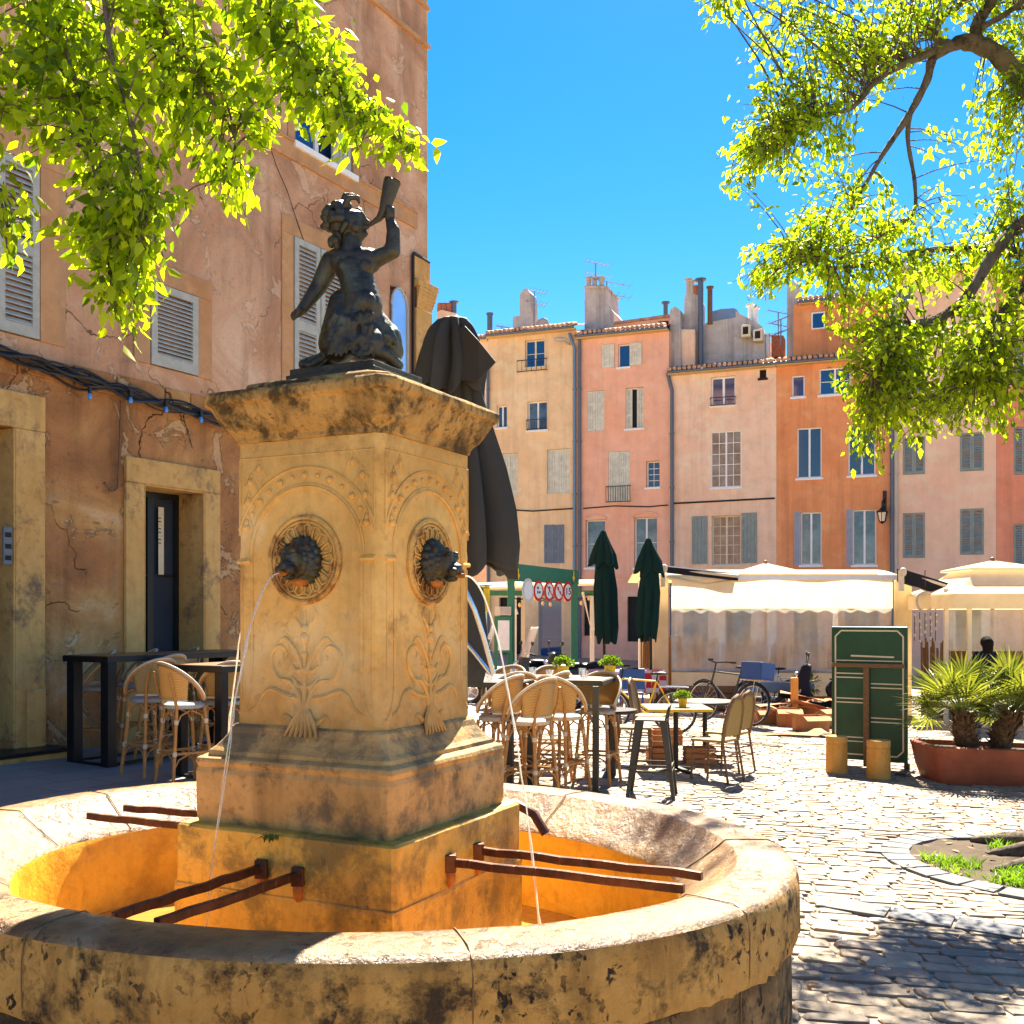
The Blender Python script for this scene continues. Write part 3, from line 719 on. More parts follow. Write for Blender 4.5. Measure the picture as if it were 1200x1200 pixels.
# rose house
H=house('h','rose beige house with white grid window and open blue grey shutters, grey rooftop room above',784,910,434,P3)
win(H,(833,441,862,475),glass='bglass',fw=.07); rail(H,(833,466,862,475),4)
win(H,(833,505,869,571),nx=2,nz=5,fw=.05,glass='curtain',D=.12); win(H,(834,604,868,662),frame=M['creamp'],glass='curtain',nx=2,nz=5,D=.25)
shut(H,(811,605,829,661),M['sh_grey']); shut(H,(869,601,887,660),M['sh_grey']); win(H,(890,433,898,443),glass='dark',leaves=1,frame=M['dark'])
win(H,(800,705,830,800),'door'); win(H,(850,705,880,800),'door')
finish(H)
pipe(H,[(783,438),(786,450),(788,458),(788,790)],M['pipe_g'],.08); pipe(H,[(790,590),(850,587),(908,584)],M['black'],.035,.05,'cable')
# rooftop volumes of the rose house: real blocks set back
def blk(H,poly,v0,v1,mat,name,par=None):
    """vertical slab whose front outline is given, between depths v0>v1"""
    fc=H['fc']; m=MB(); m.M=fc.mat(); sc_=(fc.O.y+fc.n.y*v0)/fc.O.y
    f2=Fac((fc.O+fc.n*v0),fc.d); q=[(f2.u(x),f2.z(x,y)) for x,y in poly]
    n=len(q); m.add([(u_,v0,z_) for u_,z_ in q]+[(u_,v1,z_) for u_,z_ in q],[tuple(range(n)),tuple(range(n,2*n))[::-1]]+[(i,(i+1)%n,n+(i+1)%n,n+i)[::-1] for i in range(n)])
    return m.build(name,mat,par or H['t'])
G=M['greyplaster']
blk(H,[(785,437),(785,363),(791,359),(797,363),(798,437)],-.5,-2,G,'parapet')
blk(H,[(798,437),(798,386),(814,386),(814,437)],-.7,-3.5,P3,'parapet')
ch=blk(H,[(801,392),(802,347),(808,343),(818,346),(820,350),(820,437),(812,437)],-1.2,-2.4,G,'chimney')
blk(H,[(820,437),(820,385),(828,378),(862,372),(862,364),(866,367),(885,377),(893,382),(896,400),(896,437)],-1.4,-5.5,G,'rooftop_room')
blk(H,[(830,377),(830,366),(845,362),(860,361),(864,363),(864,375),(832,379)],-2.4,-5,M['greyblue'],'zinc_upstand')
def stack(H,x,y0,y1,r,mat,v=-1.3,capr=1.6,name='flue'):
    fc=H['fc']; f2=Fac((fc.O+fc.n*v),fc.d); p=f2.p(f2.u(x),0,f2.z(x,y1)); q=f2.p(f2.u(x),0,f2.z(x,y0)); m=MB(); m.tube([p,q],r,10); m.tube([q,q+Vector((0,0,.08))],[r*capr,r*capr],10); m.build(name,mat,H['t'])
stack(H,807,329,350,.11,M['pipe_w']); stack(H,811,331,350,.1,M['pipe_w']); stack(H,815.5,337,350,.1,M['brickpot'],capr=1.1)
stack(H,821,329,434,.12,M['pipe_g'],-1.0,2); stack(H,832,338,380,.11,M['rattan_d'],-1.35,1.5)
stack(H,879,359,384,.1,M['white'],-2,1.9); stack(H,885,362,384,.13,M['white'],-2,1.6); stack(H,899,394,418,.13,M['white'],-2,1.6)
def ac(H,x0,y0,x1,y1):
    fc=H['fc']; f2=Fac((fc.O+fc.n*-1.35),fc.d); a,c_,b,d=f2.rect(x0,y0,x1,y1); m=MB(); m.M=f2.mat(); m.box(a,.0,c_,b,.4,d); o=m.build('air_conditioner',M['creamp'],H['t'],bevel=.02)
    m=MB(); m.M=f2.mat(); w=(b-a)*.36; m.box(a+.08,.401,c_+.1,a+.08+w*1.6,.41,d-.1); m.build('fan_grille',M['dark'],o)
ac(H,870,383,881,397); ac(H,884,388,895,402)
def antenna(H,x,y0,y1,v=-2,w=1.0,rot=.4):
    fc=H['fc']; f2=Fac((fc.O+fc.n*v),fc.d); p=f2.p(f2.u(x),0,f2.z(x,y1)); q=f2.p(f2.u(x),0,f2.z(x,y0)); m=MB(); m.tube([p,q],.03,6)
    dx=Vector((math.cos(rot),math.sin(rot),-.12)); dy=Vector((-math.sin(rot),math.cos(rot),0))
    for zo in (0,-.55):
        c0=q+Vector((0,0,zo)); a=c0-dx*w*.7; b=c0+dx*w; m.tube([a,b],.022,5)
        for i in range(7):
            c1=a.lerp(b,i/6); L=.18+.03*i; m.tube([c1-dy*L+Vector((0,0,.05)),c1+dy*L+Vector((0,0,-.05))],.012,4)
    m.build('antenna',M['greyblue'],H['t'])
antenna(H,912,366,412,-2.2,.7,.2); antenna(H,915,374,405,-1.6,.5,2.2)
blk(H,[(904,418),(904,393),(918,393),(918,418)],-2,-2.8,M['brickpot'],'chimney')
# orange house
H=house('h','bright orange house with wall lantern and white framed windows',910,1046.5,423,P4)
win(H,(928,440,943,465),leaves=1,glass='bglass',D=.15); win(H,(960,431,997,462),glass='bglass',nz=2,D=.15)
win(H,(934,501,963,560),D=.16,glass='glass'); win(H,(994,497,1026,557),D=.16)
win(H,(938,600,963,662),D=.2,glass='curtain'); win(H,(999,597,1027,662),D=.2,glass='curtain')
shut(H,(931,600,938,662),M['sh_lblue'],.0); shut(H,(992,597,999,662),M['sh_lblue'],.0)
win(H,(930,712,958,800),'door'); win(H,(990,712,1030,800),'door')
finish(H)
m=MB(); m.M=RW.mat(); z=RW.z(980,667); m.box(H['u0']+.02,.001,z-.05,H['u1']-.05,.05,z+.05); m.build('string_course',P4,H['t'])
q=RW.p(RW.u(1034.5),.55,RW.z(1034.5,607)); m=MB()
m.lathe([(.0,.42),(.06,.36),(.1,.30),(.24,.2),(.24,.17),(.2,.17)],q,6); m.lathe([(.12,-.18),(.13,-.2),(.04,-.26),(0,-.3)],q,6)
for k in range(6):
    a=2*PI*k/6; m.bar(q+Vector((.2*math.cos(a),.2*math.sin(a),.17)),q+Vector((.12*math.cos(a),.12*math.sin(a),-.18)),.025)
w0=RW.p(RW.u(1036.5),.0,RW.z(1036,590)); m.tube([w0,w0+Vector((-.1,-.3,.15)),q+Vector((0,0,.6)),q+Vector((0,0,.4))],.035,6)
m.tube([w0+Vector((0,0,-.5)),w0+Vector((-.05,-.2,-.2)),q+Vector((.02,.05,.5))],.025,6); m.bar(w0+Vector((0,0,-.6)),w0+Vector((0,0,.5)),.12)
lt=m.build('wall_lantern',M['black'],H['t']); m=MB(); m.lathe([(.115,-.175),(.19,.165)],q,6); m.build('lantern_glass',M['clear'],lt)
# set-back attic
blk(H,[(922,423),(922,334),(930,330),(936,334),(936,423)],-2.0,-3.6,M['greyplaster'],'chimney')
at1=blk(H,[(930,421),(930,357),(1040,344),(1040,421)],-1.6,-7,P4,'attic_wall')
f2=Fac(RW.O+RW.n*-1.598,RW.d)
for r_ in ((951,366,967,386),):
    rr=f2.rect(*r_); casement(f2,H['t'],rr,.0,leaves=1,glass='bglass',inset=.04,name='attic_window')
roofmesh(f2,f2.u(936),f2.u(1040),f2.z(985,352),3,par=H['t'],over=.3)
# pale pink house (taller)
H=house('h','tall pale pink house with closed grey green shutters behind the tree branches',1046.5,1167.5,320,P5)
for y0,y1 in ((512,556),(601,654),(415,460)):
    win(H,(1058,y0,1084,y1),'shut',louv=True,v=-.02); win(H,(1125,y0-5,1153,y1-4),'shut',louv=True,v=-.02)
win(H,(1051,332,1069,356),leaves=1,glass='curtain'); win(H,(1130,344,1146,368),leaves=2)
win(H,(1120,700,1150,800),'door')
finish(H)
pipe(H,[(1049,325),(1050,335),(1050,790)],M['pipe_w'],.08); pipe(H,[(1045.5,420),(1045.8,790)],M['pipe_g'],.09,.1)
blk(H,[(1051,322),(1051,308),(1062,308),(1064,322)],-1,-2,P5,'chimney')
# salmon house
H=house('h','salmon red house at the right edge of the photo with a green grey shutter',1167.5,1330,318,P6)
win(H,(1188,614,1212,672),'shut',louv=True,v=-.02); win(H,(1188,500,1212,556),'shut',louv=True); win(H,(1250,600,1280,660),'shut',louv=True); win(H,(1190,400,1212,450),'shut',louv=True)
finish(H)
blk(H,[(1155,322),(1157,282),(1171,280),(1172,322)],-1,-2.4,M['brickpot'],'chimney')
# roof furniture of the two left houses (built as one more pass on their own things)
hs=[o for o in COL.objects if o.name.startswith('town_house')]
H1=dict(t=hs[0],fc=RW); H2=dict(t=hs[1],fc=RW)
blk(H1,[(601,392),(601,371),(609,370),(609,345),(613,339),(617,338),(621,343),(623,371),(623,392)],-1.3,-2.2,M['greyplaster'],'chimney')
stack(H1,574,369,400,.13,M['pipe_g'],-.8,1.3); antenna(H1,626,341,385,-1.5,.55,.3); antenna(H1,588,383,393,-1.3,.4,.1)
p=RW.p(RW.u(629),-.8,RW.z(629,377)); m=MB(); m.lathe([(0,0),(.2,.02),(.36,.1)],(0,0,0),16); mt=Matrix.Translation(p)@Matrix.Rotation(R(75),4,'X')@Matrix.Rotation(R(-30),4,'Y'); m.v=[tuple(mt@Vector(v)) for v in m.v]; m.build('satellite_dish',M['pipe_w'],hs[0],solid=.02)
c2=blk(H2,[(685,402),(685,338),(687,334),(709,334),(712,340),(713,358),(719,366),(720,402)],-1.2,-3,M['greyplaster'],'chimney')
blk(H2,[(684.5,338),(684.5,335),(712,335),(712,338)],-1.1,-3.1,M['greyplaster'],'chimney_cap')
for x in (690,697,705): stack(H2,x,327,336,.12,M['pipe_w'],-1.6,1.4)
antenna(H2,698,308,335,-1.7,.7,.3); antenna(H2,711,330,345,-1.7,1.1,.2)
blk(H2,[(672,402),(672,388),(702,383),(702,402)],-.6,-1,M['greyplaster'],'parapet')
blk(H2,[(720,400),(720,379),(784,371),(784,400)],-1.2,-3,P2,'parapet')
blk(H2,[(720,379.5),(720,377),(784,368),(784,371.5)],-1.1,-3.2,M['tile'],'coping_tiles')
blk(H2,[(771,393),(771,377),(783,376),(783,392)],-1.15,-1.3,M['dark'],'vent')
stack(H2,780,356,380,.1,M['pipe_g'],-1.6,1.8)
# distant house between the corner building and the parasol
FR=Fac((-6.5,62),(.98,-.2))
H=house('h','distant pinkish house with red chimney pots seen past the corner building',440,574,402,P5,fc=FR)
win(H,(500,395,508,425)); win(H,(512,420,522,450),'shut'); win(H,(560,440,568,470),'shut')
finish(H)
blk(H,[(512,405),(512,366),(517,363),(534,367),(536,374),(536,405)],-1,-2.5,P5,'chimney')
for x in (516,521,526.5): stack(H,x,357,367,.2,M['brickpot'],-1.6,.8,'chimney_pot')
stack(H,532,355,370,.16,M['pipe_g'],-1.6,1.8)
# ================================================================ fountain
YAW=R(26.3); D1=Vector((math.sin(YAW),math.cos(YAW),0)); D2=Vector((-math.cos(YAW),math.sin(YAW),0))
C0=Vector((FC[0],FC[1],0))
def FP(a,b,z): return C0+D1*a+D2*b+Vector((0,0,z))   # a along right face, b along left face
ft=thing('fountain','old stone fountain with square carved pillar, lion head spouts and an oval orange stained basin','fountain',(C0.x,C0.y,gz(C0.x)))
def loft(prof,cham=0.0,mat=None,name=None,par=ft,jit=0,sub=6):
    """square rings; cham = corner cut"""
    m=MB(); vs=[];N=None
    for h,z in prof:
        c_=min(cham,h*.3) if cham else 0
        cor=[]
        base=[(-h,-h),(h,-h),(h,h),(-h,h)]
        if c_: 
            pts=[(-h+c_,-h),(h-c_,-h),(h,-h+c_),(h,h-c_),(h-c_,h),(-h+c_,h),(-h,h-c_),(-h,-h+c_)]
        else: pts=base
        ring=[]
        for i in range(len(pts)):
            a=pts[i]; b=pts[(i+1)%len(pts)]; L=math.hypot(a[0]-b[0],a[1]-b[1]); k=sub if L>c_*2 else 1
            for j in range(k): t=j/k; ring.append((a[0]+(b[0]-a[0])*t,a[1]+(b[1]-a[1])*t))
        N=len(ring)
        for a,b in ring: vs.append(FP(a+random.uniform(-jit,jit),b+random.uniform(-jit,jit),z+random.uniform(-jit,jit)))
    fs=[]
    for i in range(len(prof)-1):
        for k in range(N): fs.append((i*N+k,i*N+(k+1)%N,(i+1)*N+(k+1)%N,(i+1)*N+k)[::-1])
    fs.append(tuple(range(N))); fs.append(tuple((len(prof)-1)*N+k for k in range(N))[::-1])
    m.add(vs,fs); return m.build(name,mat,par,bevel=.006)
# basin: oval ring with profile
AX=1.75; BX=1.455  # half axes along D2 (left face dir) and D1
CB=Vector((-.675,4.18,0))
NSEG=256
def oval(off,z,k,w=0):
    t=2*PI*k/NSEG
    a=AX-off; b=BX-off
    return CB+D2*(a*math.cos(t))+D1*(b*math.sin(t))+Vector((0,0,z))
def ringmesh(prof,mat,name,jit=0.0,closed=False,par=ft,seed=1):
    m=MB(); random.seed(seed); n=len(prof); vs=[]
    import mathutils
    for k in range(NSEG):
        for i,(off,z) in enumerate(prof):
            p=oval(off,z,k); 
            nz=mathutils.noise.noise(p*3.1)*.4+mathutils.noise.noise(p*9)*.3-max(0,mathutils.noise.noise(p*22+Vector((3,1,2)))-.25)*1.2
            j=jit*(1 if 0<i<n-1 or closed else 0)
            p=p+Vector((0,0,nz*j))+ (CB-p).normalized()*nz*j*.8
            vs.append(p)
    fs=[]
    for k in range(NSEG):
        l=(k+1)%NSEG
        for i in range(n-1): fs.append((k*n+i,l*n+i,l*n+i+1,k*n+i+1))
    m.add(vs,fs,True); return m.build(name,mat,par)
RT=.85
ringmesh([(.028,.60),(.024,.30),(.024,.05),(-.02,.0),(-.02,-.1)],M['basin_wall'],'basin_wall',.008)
ringmesh([(.032,.602),(.010,.612),(.002,.635),(.0,.70),(.0,.77),(.002,.805),(.010,.828)],M['rim_side'],'rim_edge',.022,seed=1)
top=ringmesh([(.010,.828),(.022,.842),(.05,.850),(.12,.853),(.17,.852),(.208,.850),(.214,.845),(.25,.815),(.30,.778),(.35,.745),(.398,.715),(.408,.700)],M['rim_top'],'basin_rim',.009)
ringmesh([(.408,.70),(.415,.68),(.42,.5),(.43,.20),(.50,.12)],M['basin_in'],'basin_lining',.008)
# joints of the rim blocks
m=MB()
for k in (8,42,76,110,138,162,192,222,248):
    pts=[oval(o,z+.0035,k) for o,z in ((.026,.30),(.025,.6),(-.001,.64),(-.004,.70),(-.003,.77),(.008,.829),(.05,.851),(.17,.852),(.211,.850),(.25,.817),(.30,.780),(.35,.747),(.405,.71))]
    m.tube(pts,.0025,4); m.build('mortar_joint',M['rattan_d'],ft); m=MB()
m=MB(); vs=[oval(.40,.10,k) for k in range(NSEG)]; m.add(vs,[tuple(range(NSEG))]); m.build('basin_floor',M['basin_in'],ft)
m=MB(); m.grid(lambda u,v:(lambda r_,t:CB+D2*((AX-.42)*r_*math.cos(t))+D1*((BX-.42)*r_*math.sin(t))+Vector((0,0,.365)))(.02+.98*v,2*PI*u),64,14); m.build('basin_water',M['water'],ft)
# pillar
loft([(.485,.05),(.487,.70),(.485,.715),(.48,.72),(.48,.925),(.47,.935),(.40,.937)],.012,M['block'],'stained_block',jit=.002)
loft([(.425,.93),(.432,.965),(.434,1.12),(.428,1.14),(.43,1.15),(.436,1.158),(.43,1.175),(.405,1.185)],.012,M['plinth'],'plinth',jit=.002)
loft([(.405,1.18),(.402,1.20),(.385,1.215),(.37,1.235),(.352,1.262),(.345,1.285),(.335,1.295)],.02,M['plinth'],'plinth_moulding',jit=.0015)
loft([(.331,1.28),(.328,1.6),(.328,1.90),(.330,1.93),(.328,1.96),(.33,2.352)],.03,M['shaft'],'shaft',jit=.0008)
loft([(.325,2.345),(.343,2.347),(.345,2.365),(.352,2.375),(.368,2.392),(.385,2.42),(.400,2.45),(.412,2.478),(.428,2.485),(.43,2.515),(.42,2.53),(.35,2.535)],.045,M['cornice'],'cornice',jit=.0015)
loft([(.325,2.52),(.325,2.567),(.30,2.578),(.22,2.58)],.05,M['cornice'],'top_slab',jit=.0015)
# carved relief on the four faces: (origin, tangent, normal)
faces=[(FP(-.329,0,0),-D2,-D1),(FP(0,-.329,0),D1,-D2)]
def relief(o,tg,nm,idx):
    Z=1.905
    def q(x,z,d=.0): return o+tg*x+nm*d+Vector((0,0,z))
    m=MB()
    arc=lambda r_,a0,a1,n=28:[q(r_*math.cos(t),Z+.02+r_*math.sin(t),.001) for t in np.linspace(a0,a1,n)]
    m.tube(arc(.245,0,PI),.008,6); m.tube(arc(.256,0,PI),.005,5); m.tube(arc(.318,.32,PI-.32),.006,5)
    for s in (-1,1):
        m.tube([q(s*.245,Z+.02),q(s*.245,1.50),q(s*.25,1.42),q(s*.27,1.36),q(s*.30,1.33)],.006,6)
        m.tube([q(s*.245,Z+.0,.002),q(s*.305,Z+.0,.002)],.010,6)
        m.tube([q(s*.292,Z-.02),q(s*.292,1.38)],.0035,5)
    m.tube([q(-.3,2.29),q(.3,2.29),q(.3,Z+.1)],.004,5); m.tube([q(-.3,2.29),q(-.3,Z+.1)],.004,5)
    for i in range(13):
        t=PI*(.12+.76*i/12); c_=q(.288*math.cos(t),Z+.02+.288*math.sin(t),.002); rr=.009 if i%2 else .0135
        m.ell(c_,rr,rr,rr,8,6)
    for s in (-1,1):
        for k,(x,z) in enumerate(((.25,2.2),(.262,2.13),(.21,2.25),(.268,2.05))):
            m.ell(q(s*x,z,.001),.013-.0015*k,.013-.0015*k,.016,8,6)
            m.tube([q(s*(x-.03),z-.03),q(s*x,z+.035),q(s*(x+.025),z-.01)],.005,5)
    # floral scroll under the mask
    for s in (-1,1):
        def sc(pts,r_):
            P3=[(x,z,rr) for (x,z),rr in zip(pts,r_)]; o3=[]
            for i in range(len(P3)-1):
                a0=P3[max(i-1,0)];a1=P3[i];a2=P3[i+1];a3=P3[min(i+2,len(P3)-1)]
                for k in range(5):
                    t=k/5; o3.append(tuple(.5*((2*a1[j])+(-a0[j]+a2[j])*t+(2*a0[j]-5*a1[j]+4*a2[j]-a3[j])*t*t+(-a0[j]+3*a1[j]-3*a2[j]+a3[j])*t**3) for j in range(3)))
            o3.append(P3[-1]); m.tube([q(s*x,z,.0) for x,z,_ in o3],[max(.002,rr*1.05) for _,_,rr in o3],6)
        sc([(.01,1.36),(.03,1.42),(.07,1.46),(.12,1.47),(.155,1.52),(.15,1.57),(.11,1.59),(.085,1.565),(.10,1.545)],[.012,.011,.010,.009,.009,.008,.007,.006,.005])
        sc([(.03,1.40),(.09,1.41),(.15,1.43),(.19,1.41),(.215,1.37),(.26,1.345)],[.008,.01,.009,.008,.007,.005])
        sc([(.0,1.47),(.02,1.53),(.05,1.58),(.09,1.62),(.12,1.60)],[.007,.009,.008,.006,.004])
        sc([(.0,1.60),(.02,1.66),(.05,1.70),(.035,1.735)],[.006,.008,.006,.003])
        sc([(.0,1.52),(.03,1.50),(.06,1.52)],[.005,.008,.004])
        sc([(.0,1.44),(.035,1.45),(.06,1.48)],[.005,.010,.004])
        sc([(.02,1.33),(.05,1.31),(.09,1.335),(.11,1.31)],[.01,.012,.009,.005])
    m.tube([q(0,1.33,.002),q(0,1.45,.001),q(0,1.58,.001),q(0,1.72,.001)],[.016,.009,.007,.004],6)
    for z,r_ in ((1.62,.018),(1.655,.014),(1.56,.012),(1.505,.013)): m.ell(q(0,z,.001),r_,r_,r_*1.3,8,6)
    for k in range(-3,4): m.tube([q(0,1.38,.004),q(k*.016,1.31,.014),q(k*.024,1.262,.03)],[.008,.011,.005],5)
    m.build('carved_relief',M['shaft'],ft)
    # medallion
    B=Matrix((( tg.x,nm.x,0,o.x),(tg.y,nm.y,0,o.y),(tg.z,nm.z,1,Z),(0,0,0,1)))
    md=MB(); md.M=B
    def ringt(r_,rr): md.tube([(r_*math.cos(t),.006,r_*math.sin(t)) for t in np.linspace(0,2*PI,37)[:-1]],rr,6,closed=True)
    ringt(.155,.010); ringt(.138,.006); ringt(.072,.008)
    n=18
    for i in range(n):
        a=2*PI*i/n
        ca,sa=math.cos(a),math.sin(a)
        def pp(r_,w,y): return (r_*ca-w*sa,y,r_*sa+w*ca)
        md.tube([pp(.078,-.006,.006),pp(.10,-.012,.011),pp(.122,-.017,.011),pp(.131,0,.010),pp(.122,.017,.011),pp(.10,.012,.011),pp(.078,.006,.006)],.0042,5)
    md.lathe([(.165,0),(.15,.0)],n=36) if False else None
    pts=[(.155*math.cos(t),.001,.155*math.sin(t)) for t in np.linspace(0,2*PI,37)[:-1]]; md.add(pts,[tuple(range(36))])
    mo=md.build('medallion',M['medal'],ft)
    # lion mask
    hd=MB(); 
    hd.ell((0,.02,0),.062,.05,.075); hd.ell((0,.075,-.005),.045,.04,.05); hd.ell((0,.10,-.03),.034,.04,.028); hd.ell((0,.125,-.022),.016,.014,.012)
    for s in (-1,1):
        hd.ell((s*.043,.05,.045),.010,.012,.013); hd.ell((s*.02,.1,.03),.016,.014,.007); hd.ell((s*.024,.098,.014),.016,.014,.012); hd.ell((s*.022,.115,-.04),.02,.022,.018)
        for k in range(8):
            a=s*(.2+.38*k)
            for rr2,yy,r3 in ((.058,.03,.015),(.072,.015,.014),(.045,.05,.012)): hd.ell((rr2*math.sin(a+yy*9),yy,rr2*1.1*math.cos(a+yy*9)-.005),r3,.022,r3*1.15,8,6)
    hd.ell((0,.095,-.066),.022,.028,.012)
    hf=fused(hd,.0036,1); hf.v=[tuple(B@Vector(v)) for v in hf.v]; lh=hf.build('lion_head',M['bronze'],ft)
    sp=MB(); sp.M=B; sp.tube([(0,.05,-.05),(0,.15,-.055)],.009,8); sp.ell((0,.03,-.078),.04,.02,.02); sp.build('spout',M['rust'],lh)
    # water jet
    j=MB(); random.seed(4+idx); 
    for q_ in range(3):
        pts=[];rs=[]; v0=.60 if idx==1 else .45; t0=0
        sx=-.30 if idx==0 else 0.0
        for i in range(26):
            t=i*.0213; x=sx*t+(random.random()-.5)*.003*i*.3; y=.155+v0*t*(1 if idx else .9); z=-.055-4.9*t*t
            pts.append((x+q_*.003,y,z)); rs.append(.0019-.00002*i+random.random()*.0009)
        pts=[p for p in pts if p[2]+Z>.365]; rs=rs[:len(pts)]
        jj=MB(); j.M=B; j.tube(pts,rs,6)
    j.build('water_jet',M['jet'],ft)
for i,fc_ in enumerate(faces): relief(*fc_,i)
faces2=[(FP(.329,0,0),D2,D1),(FP(0,.329,0),-D1,D2)]
for i,fc_ in enumerate(faces2): relief(*fc_,2+i)
# iron jug rests
def rest(p,q,nm_,sag=0):
    m=MB(); p=Vector(p);q=Vector(q); pts=[p.lerp(q,i/10)+Vector((0,0,-sag*math.sin(PI*i/10)+random.uniform(-.003,.003))) for i in range(11)]
    for a,b in zip(pts,pts[1:]): m.bar(a,b+(b-a)*.04,.024,.03)
    m.box(-.0,0,0,.0,0,0) if False else None
    m.bar(p+Vector((0,0,-.035)),p+Vector((0,0,.03)),.045); o=m.build('iron_rest',M['iron'],ft,bevel=.004)
    s=MB(); s.ell(p+Vector((0,0,-.05)),.02,.02,.045,8,6); s.build('rust_drip',M['rust'],o)
random.seed(9)
for b_ in (.06,-.13): pass
rest(FP(-.487,.07,.81),FP(-1.14,.09,.80),0); rest(FP(-.487,-.09,.80),FP(-1.14,-.08,.80),0)
rest(FP(-.12,-.487,.81),FP(-.16,-1.37,.825),0); rest(FP(.095,-.487,.81),FP(.01,-1.38,.83),0)
rest(FP(-.09,.487,.83),FP(-.09,1.36,.82),0); rest(FP(.12,.487,.84),FP(.12,1.36,.82),0)
m=MB(); q0=FP(.487,-.38,.90); m.tube([q0,q0+Vector((.06,.0,.02)),q0+Vector((.14,-.02,-.02)),q0+Vector((.19,-.04,-.1))],.02,8); m.build('curved_spout',M['iron'],ft)
# little fern
m=MB(); o_=FP(-.489,.02,.935); random.seed(2)
for k in range(16):
    a=random.uniform(-1.3,1.3); L=random.uniform(.03,.06); d=(-D1*.5+D2*math.sin(a)*.8+Vector((0,0,math.cos(a)*.2-.45))).normalized(); p=o_+D2*random.uniform(-.03,.03); w=d.cross(Vector((0,0,1))).normalized()*.007
    m.add([p,p+d*L*.5+w,p+d*L,p+d*L*.5-w],[(0,1,2,3)])
m.build('fern',M['plant'],ft)

